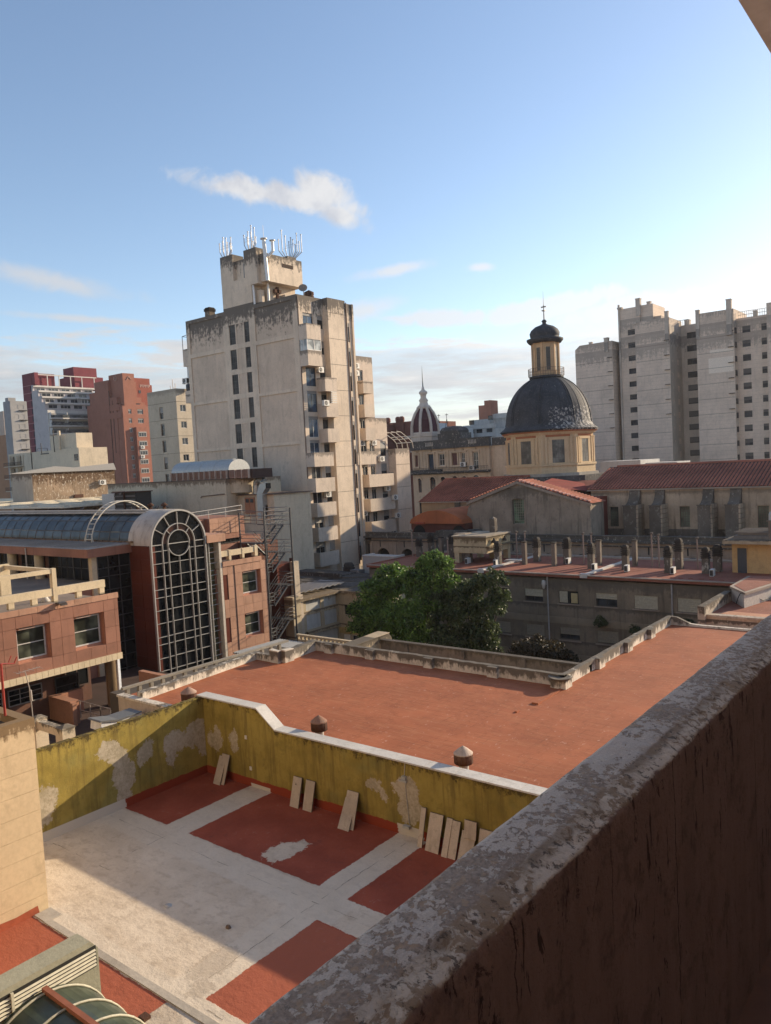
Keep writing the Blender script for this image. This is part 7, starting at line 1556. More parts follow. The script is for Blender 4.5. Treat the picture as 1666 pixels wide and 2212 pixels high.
for x, l in ((-88.5, 'thin rooftop aerial just right of the cupola'), (-86.6, 'lattice rooftop aerial right of the cupola')):
    mb = MB(); mb.tube((x, 130, 6.4), (x, 130, 9.6), .05, 4); mb.path([(x-.5, 130, 6.4), (x, 130, 8.6), (x+.5, 130, 6.4)], .04, 4); mb.box(x-.3, x+.3, 129.9, 130.1, 9.3, 9.4); one('rooftop_aerial', mb, [JM], l, 'antenna')
simple('low_house', 'low grey house with a flat roof between the dome and the tall grey towers', WG, [(-46.5, -40.5, 110, 118, -1.2), (-41, -36, 112, 118, -1.7)])

# ================================================================== tall grey towers at the right
GT = wall('grey_board_concrete', (.68, .545, .43), .12, .3, grime=[(22.4, 5.0), (28.6, 4.2), (24.8, 4.2)], gcol=(.17, .155, .14), gamt=.5, fine=.35, courses=3.05)
GTS = wall('grey_side_concrete', (.54, .46, .38), .12, .3, grime=[(24.0, 4.5)], gcol=(.13, .125, .12), gamt=.6, fine=.4)
k_ = 1.1        # facades stand 165 m out
gt = thing('tower_block', 'row of tall grey concrete tower slabs with dark window columns behind the church', 'building', (-50, 175, -22))
def gbox(x0, x1, y0, y1, z1, name='wall', mat=GT):
    m_ = MB(); m_.box(x0, x1, y0, y1, -22, z1); return m_.build(name, [mat], gt)
YT = 165; GD = glass('matt_dark_glass', (.025, .025, .027), .5, .2)
m_ = MB(); m_.prism([(-74.7, -22), (-66.1, -22), (-66.1, 24.3), (-73.6, 24.2), (-74.7, 23.3)], 'F', YT, YT+12); m_.build('wall', [GT], gt)      # A
gbox(-66.1, -64.6, YT+5, YT+12, 23.0, mat=GTS)
Bw = Wall('F', YT+2, -65.2, -60.6, -22, 31.0, dep=.2)
fl = 2.78
for k in range(12):
    z = 25.2-fl*k; Bw.win(-63.3, -61.4, z, z+1.15, nx=2, fwd=.05, dep=.18, shut=.3 if k < 3 else .1*(k % 3), fm=FR_DARK, sm=plain('dark_shutter', (.12, .11, .10), .7), pm=GD)
mb = MB(); Bw.emit(mb); mb.box(-65.2, -60.6, YT+2, YT+14, -22, 31.0, skip='F'); mb.box(-60.6, -57.9, YT+2.5, YT+10, 20, 31.2); mb.build('wall', [GT], gt); Bw.place(gt)
mb = MB(); mb.box(-65.3, -64.9, YT+1.8, YT+2, -22, 32); mb.build('fin', [GTS], gt)
gbox(-61.0, -53.8, YT-.0, YT+8, 27.4, mat=GT); mb = MB(); mb.box(-60.9, -56.4, YT+3, YT+8, 27.4, 28.5); mb.build('roof_step', [GT], gt)
Sw = Wall('S', -53.75, YT, YT+7.5, -22, 26.0, dep=.2)
for k in range(13):
    z = 23.6-fl*k; Sw.win(YT+1.3, YT+1.9, z+.2, z+.7, nx=1, fwd=.04); Sw.win(YT+4.2, YT+5.6, z-.2, z+1.0, nx=1, fwd=.05)
mb = MB(); Sw.emit(mb); mb.build('side_wall', [GTS], gt); Sw.place(gt)
Dw = Wall('F', YT+7.5, -54.5, -48.3, -22, 26.4, dep=.25)
for k in range(13): z = 22.5-fl*k+1.0; Dw.win(-52.6, -50.6, z, z+1.25, nx=2, fwd=.05, dep=.2, shut=0 if k < 4 else .85, fm=FR_DARK, sm=MATS['dark_shutter'], pm=GD)
mb = MB(); Dw.emit(mb); mb.box(-54.5, -48.3, YT+7.5, YT+10, -22, 26.4, skip='F'); mb.build('recess_wall', [GTS], gt); Dw.place(gt)
LIT = None
gbox(-48.4, -41.25, YT, YT+10, 27.1)
Gw = Wall('F', YT+2, -41.3, -35.4, -22, 25.3, dep=.2)
for k in range(13):
    z = 22.3-fl*k+.05; Gw.win(-40.2, -38.7, z, z+1.3, nx=2, fwd=.05, dep=.18, shut=[.6, .5, .2, .7][k % 4], fm=FR_DARK, sm=MATS['dark_shutter'], pm=GD); Gw.win(-36.7, -35.75, z+.0, z+1.3, nx=1, fwd=.05, dep=.18, shut=.4, sm=MATS['dark_shutter'], pm=GD)
mb = MB(); Gw.emit(mb); mb.box(-41.3, -35.4, YT+2, YT+12, -22, 25.3, skip='F'); mb.build('wall', [GT], gt); Gw.place(gt)
gbox(-35.4, -29, YT+.5, YT+8, 27.2)
Hw = Wall('S', -41.2, YT+.01, YT+2, -22, 25, dep=.1)
for k in range(12): z = 22.8-fl*k; mb = MB(); mb.box(-41.24, -41.05, YT+.3, YT+1.2, z-.5, z+.6); mb.build('bay_opening', [plain('dark_recess', (.05, .04, .035), .9)], gt)
# pour lines and little scuppers
for (a, b, top) in ((-74.6, -66.2, 20), (-60.9, -53.9, 22), (-48.3, -41.4, 22)):
    for k in range(13):
        z = top-3.05*k; mb = MB(); mb.box(a, b, YT-.02, YT, z-.04, z+.03); mb.build('pour_line', [plain('dark_pour_joint', (.2, .165, .14), .9)], gt)
        if k < 6: mb = MB(); mb.box(b-1.0, b+.05, YT-.35, YT-.01, z+.7, z+.8); mb.build('scupper', [JM], gt)
mb = MB(); mb.box(-46.2, -41.5, YT-.015, YT, 14.9, 17.9); mb.build('repainted_patch', [plain('fresh_beige_patch', (.8, .68, .55), .8)], gt)
mb = MB(); mb.box(-45.9, -41.5, YT-.013, YT, 18.9, 19.5); mb.build('repainted_patch', [MATS['fresh_beige_patch']], gt)
for x, y, z, h, w in ((-71.2, YT+.6, 24, 1.2, .8), (-67.4, YT+.2, 22, 3.6, 1.1), (-64.9, YT+2.2, 31, .9, 1.2), (-60.9, YT+2.3, 29, 4.2, 1.2), (-59.2, YT+4, 31.2, 1.3, 1.0), (-60.9, YT+.2, 27, 1.0, .8), (-54.3, YT+.2, 22, 7.2, .9), (-52.5, YT+8, 26.4, 1.6, 1.3), (-50.0, YT+8, 26.4, 2.4, 1.1), (-48.1, YT+.2, 22, 6.4, .9), (-42.0, YT-.1, 22, 7.5, 1.2), (-37.8, YT+2.3, 25.3, 1.6, .9)):
    w *= .8; h -= .5; mb = MB(); mb.box(x-w/2, x+w/2, y-w/2, y+w/2, z, z+h); mb.box(x-w/2-.05, x+w/2+.05, y-w/2-.05, y+w/2+.05, z+h-.2, z+h); mb.build('chimney', [GTS], gt)
mb = MB()
for x in [-41+.4*i for i in range(14)]: mb.box(x, x+.06, YT+2.3, YT+2.36, 25.3, 26.6)
for z in (25.9, 26.55): mb.box(-41, -35.5, YT+2.3, YT+2.36, z, z+.07)
for x in [-54+.5*i for i in range(5)]: mb.box(x, x+.06, YT+6.3, YT+6.36, 26, 27.4)
mb.box(-54, -51.8, YT+6.3, YT+6.36, 27.3, 27.4); mb.build('roof_rail', [plain('thin_grey_rail', (.25, .24, .23), .5)], gt)
# ================================================================== far left buildings
BG = wall('greyish_beige_render', (.50, .43, .33), .1, .2, grime=[(15.2, 1.5)], gcol=(.2, .17, .14), gamt=.5, fine=.4)
bb = thing('beige_building', 'plain greyish beige block with a strip of narrow windows left of the tall cream tower', 'building', (-116, 90, -22))
Fb = Wall('F', 85, -121.3, -112.95, -22, 15.3, dep=.25)
for k in range(6): z = 12.4-2.98*k; Fb.win(-118.0+.12*k, -116.9+.12*k, z-2.1, z, nx=1, ny=2, fwd=.06, shut=.5 if k in (0, 3) else .1, sm=SHUT_G, fm=FR_BROWN)
Sb = Wall('S', -112.95, 85, 88.5, -22, 14.9, dep=.2)
for k in range(6): z = 11.3-2.9*k; Sb.win(85.75, 86.95, z, z+1.15, nx=2, fwd=.06, dep=.15, fm=FR_WHITE)
mb = MB(); Fb.emit(mb); Sb.emit(mb); mb.box(-121.3, -112.95, 85, 88.5, -22, 14.9, skip='FS'); mb.box(-121.3, -112.95, 85.01, 88.4, 14.8, 15.3); mb.build('wall', [BG], bb); Fb.place(bb); Sb.place(bb)
for k in range(7): mb = MB(); z = 13.0-3.0*k; mb.box(-121.3, -112.95, 84.98, 85, z, z+.05); mb.box(-112.95, -112.93, 85, 88.5, z, z+.05); mb.build('joint_line', [JL], bb)
mb = MB(); mb.lathe([(.5, 14.9), (.55, 15.3), (.55, 16), (0, 16.2)], -112.2, 87.4, 12); mb.build('tank', [plain('black_tank', (.04, .04, .045), .5)], bb)
t = thing('rooftop_aerial', 'cluster of thin aerials on the roof left of the tall cream tower', 'antenna', (-128, 100, 16))
for dx, h in ((0, 5), (.8, 3.5), (-.8, 3), (.4, 2.4)): mb = MB(); mb.tube((-131+dx, 98, 14), (-131+dx, 98, 16.5+h*.6), .07, 4); mb.build('rod', [AM], t)
# brick building
BK = wall('orange_brown_brick', (.33, .145, .10), .08, .1, fine=.3); BKD = wall('maroon_paint', (.21, .045, .045), .1, .2)
bk = thing('brick_building', 'brown brick apartment building with stepped top and a taller stair core', 'building', (-212, 142, -22))
for k__, (a, b, z) in enumerate(((-226.2, -209.9, 23.5), (-224.3, -213.6, 27.2), (-221.2, -213.6, 30.3), (-209.9, -207.3, 12))): mb = MB(); mb.box(a, b-.03*k__, 136+.03*k__, 146, -22 if k__ in (0, 3) else 20, z); mb.build('wall', [BK], bk)
mb = MB(); mb.box(-214.6, -207.2, 137, 141, -22, 31.8); mb.build('stair_core', [BK], bk)
mb = MB(); mb.box(-213.6, -213.3, 135.9, 136, -22, 27); mb.box(-212.0, -211.7, 135.95, 136, 8, 24); mb.build('shadow_groove', [plain('dark_brick', (.1, .045, .03), .9)], bk)
Sk = Wall('S', -207.0, 136.1, 147, -22, 22.0, dep=.3)
for k in range(10):
    z = 19.6-2.78*k
    Sk.win(138.0, 139.1, z, z+1.4, nx=2, fwd=.08, dep=.2, shut=.4, fm=FR_WHITE, sm=SHUT_G); Sk.win(141.2, 143.2, z, z+1.45, nx=3, fwd=.08, dep=.2, shut=.3, fm=FR_WHITE, sm=SHUT_G); Sk.win(145.3, 146.4, z, z+1.4, nx=1, fwd=.08, dep=.2, shut=.5, sm=SHUT_G)
mb = MB(); Sk.emit(mb); mb.box(-209.8, -207.0, 136.15, 147, -22, 22, skip='S'); mb.build('side_wing', [BK], bk); Sk.place(bk)
for j, (z, xo, y1_) in enumerate(((24.9, -209.4, 144.5), (22.6, -208.4, 145.5), (20.2, -207.3, 146.6))):
    mb = MB(); mb.box(-216, xo, 136.0-.05*(j+1), y1_+.03*j, z-1.8, z); mb.build('terrace_step', [BK], bk)
    for y in (137.2, 140.2, 142.6): window(bk, 'S', xo+.02, y, y+1.2, z-3.0+.4, z-1.85, dep=0, nx=2, fwd=.06)
mb = MB(); mb.box(-208, -205.8, 139.6, 143.6, -22, 15.5); mb.build('bay', [BK], bk)
for k in range(6): window(bk, 'S', -205.78, 140.2, 143.0, 12.6-2.78*k, 14.1-2.78*k, dep=0, nx=3, fwd=.08, shut=.25, fm=FR_WHITE, sm=SHUT_G)
mb = MB(); n = 14; mb.path([(-211+.75*math.cos(2*math.pi*i/n), 136.9, 30.6+.75*math.sin(2*math.pi*i/n)) for i in range(n+1)], .1, 4); mb.path([(-211.6, 136.9, 30.4), (-211, 136.9, 30.9), (-210.5, 136.9, 30.2)], .1, 4); mb.path([(-207.1, 138.2+.0, 29.8), (-207.1, 139, 30.9), (-207.1, 139.8, 30.1)], .1, 4); mb.build('painted_emblem', [plain('faded_pink_emblem', (.5, .3, .24), .8)], bk)
t = simple('red_tower', 'red orange painted roof tower behind the brick building', wall('red_orange_paint', (.30, .095, .065), .12, .35, fine=.5), [(-232, -223.6, 150, 158.05, 33.0), (-232, -223.65, 158.05, 158.8, 30.9)])
mb = MB()
for i in range(8): mb.box(-223.59, -223.5, 154.2+.5*i, 154.4+.5*i, 30.0+.3*(i % 2), 30.9)
mb.build('peeled_stains', [plain('pale_peeled_paint', (.6, .42, .35), .8)], t)
window(t, 'S', -223.57, 153.5, 154.3, 28.0, 29.0, dep=0, nx=1)
AC(-205.7, 141.2, 8.9, H, 'upper air conditioner on the bay of the brick building', 1.5); AC(-205.7, 141.0, 6.0, H, 'lower air conditioner on the bay of the brick building', 1.5)
# white stepped building with magenta end wall
MG = wall('magenta_wall', (.21, .055, .065), .1, .25, fine=.5); WH = wall('white_far_render', (.62, .59, .54), .06, .12, fine=.4); WHG = wall('white_render_shaded', (.52, .47, .45), .06, .1, fine=.4)  # greyer white is the same render with its shade put into the colour
ms = thing('terraced_building', 'white terraced apartment building with a magenta end wall and dark glass balconies', 'building', (-238, 135, -22))
mb = MB(); mb.box(-246.4, -240.62, 126.2, 134, -22, 35.0); mb.box(-240.62, -238.7, 126.3, 127.5, 31.2, 35.0); mb.build('magenta_wall', [MG], ms)
for k in range(12):
    z = 31.2-2.4*k; mb = MB(); mb.box(-246.38, -240.6, 126.17, 126.2, z-.08, z+.05); mb.build('floor_line', [plain('pink_line', (.4, .2, .2), .8)], ms)
    mb = MB(); mb.box(-241.6, -240.6, 126.1, 126.25, z-1.9, z-.3); mb.build('notch', [plain('dark_notch', (.045, .02, .03), .9)], ms)
for k__, (a, a0, z, zb_) in enumerate(((-239.9, -240.6, 31.1, -22), (-236.7, -239.9, 29.2, -22), (-234.9, -236.7, 27.2, -22), (-233.2, -234.9, 25.2, -22), (-232.1, -233.2, 22.6, -22))):
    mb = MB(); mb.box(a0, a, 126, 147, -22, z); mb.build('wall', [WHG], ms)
def balcony_row(y0, y1, x, zt_, mat=WH, gl=None):
    m_ = MB(); m_.box(x-1.5, x, y0, y1, zt_-1.25, zt_-1.0); m_.box(x-.1, x, y0, y1, zt_-1.0, zt_-.85); m_.build('balcony_slab', [mat], ms)
    m_ = MB(); m_.box(x-.06, x-.02, y0, y1, zt_-.85, zt_-.0); m_.build('balcony_glass', [gl or glass('smoked_balcony_glass', (.06, .065, .065), .2, .5, .5)], ms)
mb = MB(); mb.box(-232.1, -231.9, 126, 148, -22, 22.6); mb.build('side_wall', [WH], ms)
for k in range(10):
    z = 21.9-2.4*k
    for (a, b, n_) in ((126.4, 131.5, 3), (131.8, 139.4, 4), (139.7, 147, 3)): window(ms, 'S', -231.88, a, b, z-2.15, z-.3, dep=0, nx=n_, fwd=.1, shut=.15 if k % 2 else .3, fm=FR_WHITE, sm=SHUT_G)
    balcony_row(126.2, 148, -230.4, z-.9)
    for y in (126.3, 131.6, 139.5, 147.8): mb = MB(); mb.box(-231.9, -230.5, y, y+.2, z-2.3, z-.1); mb.build('partition', [WH], ms)
for (x, z) in ((-239.8, 31.0), (-236.6, 29.1), (-234.8, 27.1), (-233.1, 25.1)):
    mb = MB(); mb.box(x-.3, x+.4, 126, 147.8, z-.5, z); mb.build('terrace_edge', [WH], ms)
    for (a, b, n_) in ((127, 130, 2), (131, 134.5, 3), (135.5, 138.5, 2), (139.5, 142.5, 2), (143.5, 146.5, 2)): window(ms, 'S', x+.02, a, b, z-1.9, z-.6, dep=0, nx=n_, fwd=.1, fm=FR_WHITE, shut=.2, sm=SHUT_G)
mb = MB(); mb.box(-236.6, -233.5, 137.3, 147.4, 26.6, 26.8)
for y in [137.4+1.1*i for i in range(10)]: mb.box(-233.7, -233.5, y, y+.12, 24.9, 26.7)
mb.build('sunroom', [WH], ms)
mb = MB(); mb.box(-240, -239.8, 126.5, 148.5, 34.4, 34.7)
for y in (127, 131, 135, 139, 143, 147.5): mb.box(-240, -239.8, y, y+.25, 31, 34.5)
mb.build('roof_pergola', [WH], ms)
mb = MB(); mb.box(-246, -241, 128, 133, 31, 33.0); mb.build('roof_cabin', [WH], ms)
mb = MB(); mb.box(-251, -241.5, 141.5, 152, 31, 35.0); mb.box(-250, -243.5, 142.5, 151, 35, 38.3); mb.build('roof_tower', [MG], ms)
# grey building at far left and slivers
gl_ = thing('grey_building', 'narrow grey apartment building left of the magenta end wall', 'building', (-204, 103, -22))
k0 = 1.0
mb = MB(); mb.box(-206.3, -202.7, 100, 104.5, -22, 21.9); mb.box(-205.0, -203.4, 100.01, 102, 21.9, 22.8); mb.build('wall', [wall('cool_grey_render', (.33, .32, .31), .08, .15, fine=.4)], gl_)
Sg = Wall('S', -202.65, 100.05, 104.5, -22, 21.7, dep=.15)
for k in range(8): z = 19.9-2.55*k; Sg.win(101.2 if k < 2 else 101.5, 102.1, z-.1, z+1.0, nx=1, fwd=.07); Sg.win(102.6, 103.6, z-.1, z+1.0, nx=2, fwd=.07)
mb = MB(); Sg.emit(mb); mb.build('side_wall', [MATS['cool_grey_render']], gl_); Sg.place(gl_)
for k in range(7): mb = MB(); z = 19.4-2.55*k; mb.box(-202.65, -202.1, 102.2, 104.5, z, z+.12); mb.build('balcony_slab', [FR_DARK], gl_)
simple('brown_house', 'sliver of an orange and brown building at the left frame edge', wall('orange_brown_render', (.42, .22, .12), .1, .1), [(-300, -262, 128, 140, 17)])
simple('brown_house', 'sliver of a beige building with dark windows at the very left edge', wall('far_beige_render', (.5, .42, .34), .1, .1), [(-330, -285, 138, 150, 27)])
# cream building below them
CRM = wall('cream_far_render', (.64, .54, .40), .08, .2, fine=.5)
cb = thing('cream_building', 'low cream building with a rooftop box, balconies and aerials in front of the magenta wall', 'building', (-150, 84, -22))
mb = MB(); mb.box(-158.2, -137.0, 80, 86, -22, 6.4); mb.box(-148.1, -138.6, 80.6, 84, 6.0, 9.3); mb.box(-166.2, -158.2, 80.8, 86, -22, 6.5); mb.build('wall', [CRM], cb)
for j in range(5):
    z = 6.1-2.6*j
    for x in (-165.6, -162.8): window(cb, 'F', 80.78, x, x+1.9, z-2.0, z-.2, dep=0, nx=2, fwd=.08, fm=FR_BROWN)
    mb = MB(); mb.box(-166.4, -158.4, 79.7, 80.8, z-2.35, z-2.2); mb.build('balcony_slab', [CRM], cb); mb = MB(); mb.box(-166.4, -158.4, 79.68, 79.72, z-1.5, z-1.42)
    for i in range(26): mb.box(-166.4+.3*i, -166.36+.3*i, 79.68, 79.72, z-2.2, z-1.45)
    mb.build('balcony_rail', [plain('brown_iron', (.08, .05, .04), .6)], cb)
    for x in (-164.3, -161.3, -158.6): mb = MB(); mb.box(x, x+.3, 79.9, 80.8, z-2.3, z); mb.build('column', [CRM], cb)
for a, b in ((-156.6, -155.6), (-154.4, -153.4)): window(cb, 'F', 79.98, a, b, .2, 2.5, dep=0, nx=2, fwd=.08, fm=FR_BROWN)
window(cb, 'F', 79.98, -138.6, -137.4, 4.0, 5.2, dep=0, nx=1, fwd=.08, fm=FR_BROWN); window(cb, 'F', 79.98, -138.6, -137.4, .6, 1.8, dep=0, nx=1, fwd=.08, fm=FR_BROWN)
mb = MB(); mb.box(-151.6, -148.2, 79.5, 80.0, 1.6, 2.0); mb.box(-151, -148, 79.9, 80, 5.75, 5.95); mb.build('dark_awning', [FR_DARK], cb)
for x, z0, z1 in ((-145.6, 6, 10.4), (-150.6, 6, 8), (-154.8, 3, 7), (-143.5, 6.4, 10)):
    mb = MB(); mb.tube((x, 79.9, z0), (x, 79.9, z1), .08 if x != -143.5 else .3, 5); mb.build('roof_mast', [FR_DARK if x != -143.5 else CRM], cb)
mb = MB(); mb.path([(-152, 79.9, 6.4), (-152, 79.9, 7.0), (-148.3, 79.9, 6.9), (-148.3, 79.9, 6.3)], .05, 4); mb.build('roof_rail', [FR_DARK], cb)
# stained long building
STN = wall('flaking_stained_wall', (.34, .25, .17), .3, .8, grime=[(1.5, 3.2)], gcol=(.10, .06, .035), gamt=.9, fine=1.4, spots=.95, dirt=.5)
sn = thing('stained_warehouse', 'low warehouse with a heavily stained flaking side wall and a shallow roof', 'building', (-109, 61, -22))
mb = MB(); mb.box(-112.8, -106.8, 55, 68, -22, 1.5); mb.build('front_wall', [wall('streaked_beige_wall', (.48, .39, .30), .15, .5, grime=[(1.8, 2.2)], gcol=(.13, .09, .065), fine=1)], sn)
mb = MB(); mb.quad((-106.78, 55, -22), (-106.78, 68, -22), (-106.78, 68, 1.4), (-106.78, 55, 1.4)); mb.build('side_wall', [STN], sn)
mb = MB(); mb.add([(-113.2, 54.8, 1.6), (-106.5, 54.8, 1.42), (-106.5, 68.2, 1.42), (-113.2, 62, 2.5), (-113.2, 54.8, 1.75)], [(0, 1, 2, 3)]); mb.add([(-113, 55, 1.5), (-106.6, 55, 1.5), (-106.6, 68.2, 1.5), (-110, 70, 2.6)], [(0, 1, 2, 3)]); mb.build('roof', [plain('pale_fibre_roof', (.46, .40, .31), .8)], sn)
mb = MB(); mb.box(-106.7, -106.5, 61.0, 62.4, -2.4, -1.9); mb.build('vent_box', [RUST], sn)
AC(-106.4, 65.6, -.7, H, 'small unit on the stained warehouse wall', 1.2)

# ================================================================== houses between the brown building and the trees
CP_ = wall('cream_panel_frame', (.46, .38, .26), .15, .5, grime=[(-10.7, .8), (-12.0, .3), (-13.7, .3)], gcol=(.12, .09, .06), fine=1.5)
WPN = wall('white_peeling_infill', (.50, .50, .47), .12, .3, grime=[(-10.9, .8), (-12.2, .3), (-13.9, .3)], gcol=(.15, .12, .09), gamt=.6, fine=2)
ph = thing('panel_house', 'cream framed house with white peeling infill panels behind the lattice wall', 'building', (-48, 50, -22))
Pw2 = Wall('S', -46, 45.5, 50.44, -22, -10.84, dep=.12)
for y0, y1 in ((46.4, 48.2), (48.6, 50.25)):
    Pw2.rec(y0, y1, -11.95, -10.97, .1, 1); Pw2.rec(y0, y1, -13.56, -12.3, .1, 1)
Pw2.rec(46.4, 50.25, -18, -14.0, .1, 1)
Pf = Wall('F', 50.44, -46, -40.5, -22, -10.9, dep=.15)
Pf.win(-45.3, -43.4, -12.9, -12.05, nx=2, fwd=.05, fm=FR_DARK)
Pf.win(-45.6, -44.8, -16.5, -14.65, nx=1, fwd=.05, fm=FR_WHITE, pm=WP); Pf.win(-44.6, -43.7, -16.5, -14.65, nx=1, fwd=.05, fm=FR_WHITE)
mb = MB(); Pw2.emit(mb, 0, 0); Pf.emit(mb, 0, 0); mb.box(-56, -46, 45.5, 59.8, -22, -10.84, skip='S'); mb.box(-46, -40.5, 50.44, 57.6, -22, -10.9, skip='F'); mb.quad((-46, 50.44, -22), (-46, 59.8, -22), (-46, 59.8, -10.84), (-46, 50.44, -10.84)); mb.build('wall', [CP_, WPN], ph); Pf.place(ph)
mb = MB(); mb.box(-46.12, -45.65, 45.4, 50.5, -10.97, -10.77); mb.box(-46.12, -40.5, 50.3, 50.5, -11.0, -10.78); mb.box(-46.03, -45.83, 46.3, 50.4, -13.97, -13.62); mb.build('cornice', [CP_], ph)
mb = MB(); mb.box(-46.0, -40.5, 50.36, 50.42, -14.55, -14.05); mb.build('ochre_band', [plain('ochre_band_paint', (.42, .30, .12), .8)], ph)
mb = MB(); mb.box(-46.6, -45.6, 44.5, 45.4, -22, -10.45); mb.build('corner_pillar', [CP_], ph)
lr = thing('slatted_roof', 'row of overlapping grey slats roofing the passage above the cream panelled house', 'roof', (-49, 49.5, -10.5))
for k in range(9):
    mb = MB(); y = 45.8+.75*k; mb.prism([(y, -10.55), (y+.75, -10.4), (y+.75, -10.35), (y, -10.5)], 'S', -50.2+.02*k, -46.9); mb.build('slat', [plain('grey_fibre_slat', (.25, .24, .22), .8)], lr)
DRK = wall('black_damp_roof', (.085, .078, .07), .4, .5, spots=.3, fine=1.5)
mb = MB(); mb.box(-62, -51.5, 50.6, 59.8, -22, -10.7); mb.box(-57.5, -50.5, 55.8, 56.2, -11.2, -10.3); mb.box(-51.5, -46.2, 51.0, 59.8, -11, -10.8); mb.box(-45.9, -40.6, 50.7, 57.4, -10.95, -10.87); one('dark_flat_roof', mb, [DRK], 'messy black damp flat roof at the foot of the tall cream tower', 'roof')
mb = MB(); mb.box(-53.0, -52.3, 59.85, 60.3, -22, -10.7); mb.box(-52.3, -51.1, 59.4, 60.3, -22, -10.5); mb.box(-60, -53.0, 59.9, 60.2, -22, -10.8); one('parapet_wall', mb, [wall('black_stained_wall', (.17, .16, .15), .4, .6, spots=.4, fine=1.5)], 'black stained roof parapet with a round topped chimney at the tower foot', 'wall')
mb = MB(); mb.box(-53.4, -52.3, 59.6, 60.2, -10.8, -10.3); mb.lathe([(.5, -10.4), (.55, -10.1), (.4, -9.85), (0, -9.8)], -52.85, 59.9, 12); one('old_chimney', mb, [MATS['sooty_black_brick']], 'squat round topped black chimney in front of the white tower base', 'chimney')
mb = MB()
for k, (y0, z0) in enumerate(((47, -8.9), (47.6, -9.2), (49, -9.0))): mb.path([(-52+1.6*i, y0+.2*math.sin(i*1.3+k), z0-.35*math.sin(math.pi*i/7)-.05*k) for i in range(8)], .03, 4)
one('cables', mb, [JM], 'loose black cables sagging over the damp roof at the tower foot', 'cables')
WB = plain('greige_smooth_render', (.44, .395, .35), .8, var=.05)
wb = thing('white_block', 'smooth pale greige box building left of the tree top', 'building', (-50.5, 63, -22))
mb = MB(); mb.box(-52.7, -48.5, 62, 63.8, -22, -9.4); mb.build('wall', [WB], wb)
mb = MB(); mb.box(-52.75, -48.48, 61.95, 62.15, -9.4, -9.31); mb.box(-48.7, -48.48, 62.15, 63.8, -9.4, -9.31); mb.box(-52.75, -52.5, 62.15, 63.8, -9.4, -9.31); mb.build('coping', [plain('pale_coping', (.58, .54, .48), .7)], wb)
# perforated block balustrade
pbal = thing('lattice_wall', 'cream balustrade of pierced concrete blocks behind the red roof corner', 'balustrade', (-32, 34, -13))
for r_ in range(2):
    for i in range(14):
        x0_ = -34.6+.335*i; z0_ = -10.93+.3*r_; m_ = MB()
        m_.box(x0_, x0_+.335, 34.0, 34.15, z0_, z0_+.06); m_.box(x0_, x0_+.335, 34.0, 34.15, z0_+.24, z0_+.299); m_.box(x0_, x0_+.06, 34.001, 34.15, z0_+.06, z0_+.24); m_.box(x0_+.275, x0_+.335, 34.001, 34.15, z0_+.06, z0_+.24)
        m_.build('pierced_block', [CP_], pbal)
mb = MB(); mb.box(-34.7, -29.8, 33.97, 34.2, -10.33, -10.26); mb.box(-34.7, -29.8, 34.0, 34.2, -15, -10.93); mb.build('coping', [CP_], pbal)

# ================================================================== trees
def leaf_mat(name, a, b, spec=.4):
    m, t, g, bs = newmat(name); setp(bs, .5, spec)
    oi = N(t, 'ShaderNodeNewGeometry'); rp = oi.outputs['Random Per Island']; p = oi.outputs['Position']
    c = g.mix(g.m('POWER', rp, 1.8), tuple(x*.6 for x in a), tuple(x*1.35 for x in b)); c = g.mix(g.m('MULTIPLY', g.ss(g.noise(p, .9, 3), .42, .62), .5), c, tuple(min(1, x*1.5) for x in b))
    t.links.new(c, bs.inputs['Base Color']); bs.inputs['Subsurface Weight'].default_value = 0
    tr = N(t, 'ShaderNodeBsdfTranslucent'); t.links.new(c, tr.inputs[0]); mx = N(t, 'ShaderNodeMixShader'); mx.inputs[0].default_value = .3
    out = t.nodes['Material Output']; t.links.new(bs.outputs[0], mx.inputs[1]); t.links.new(tr.outputs[0], mx.inputs[2]); t.links.new(mx.outputs[0], out.inputs[0])
    return m
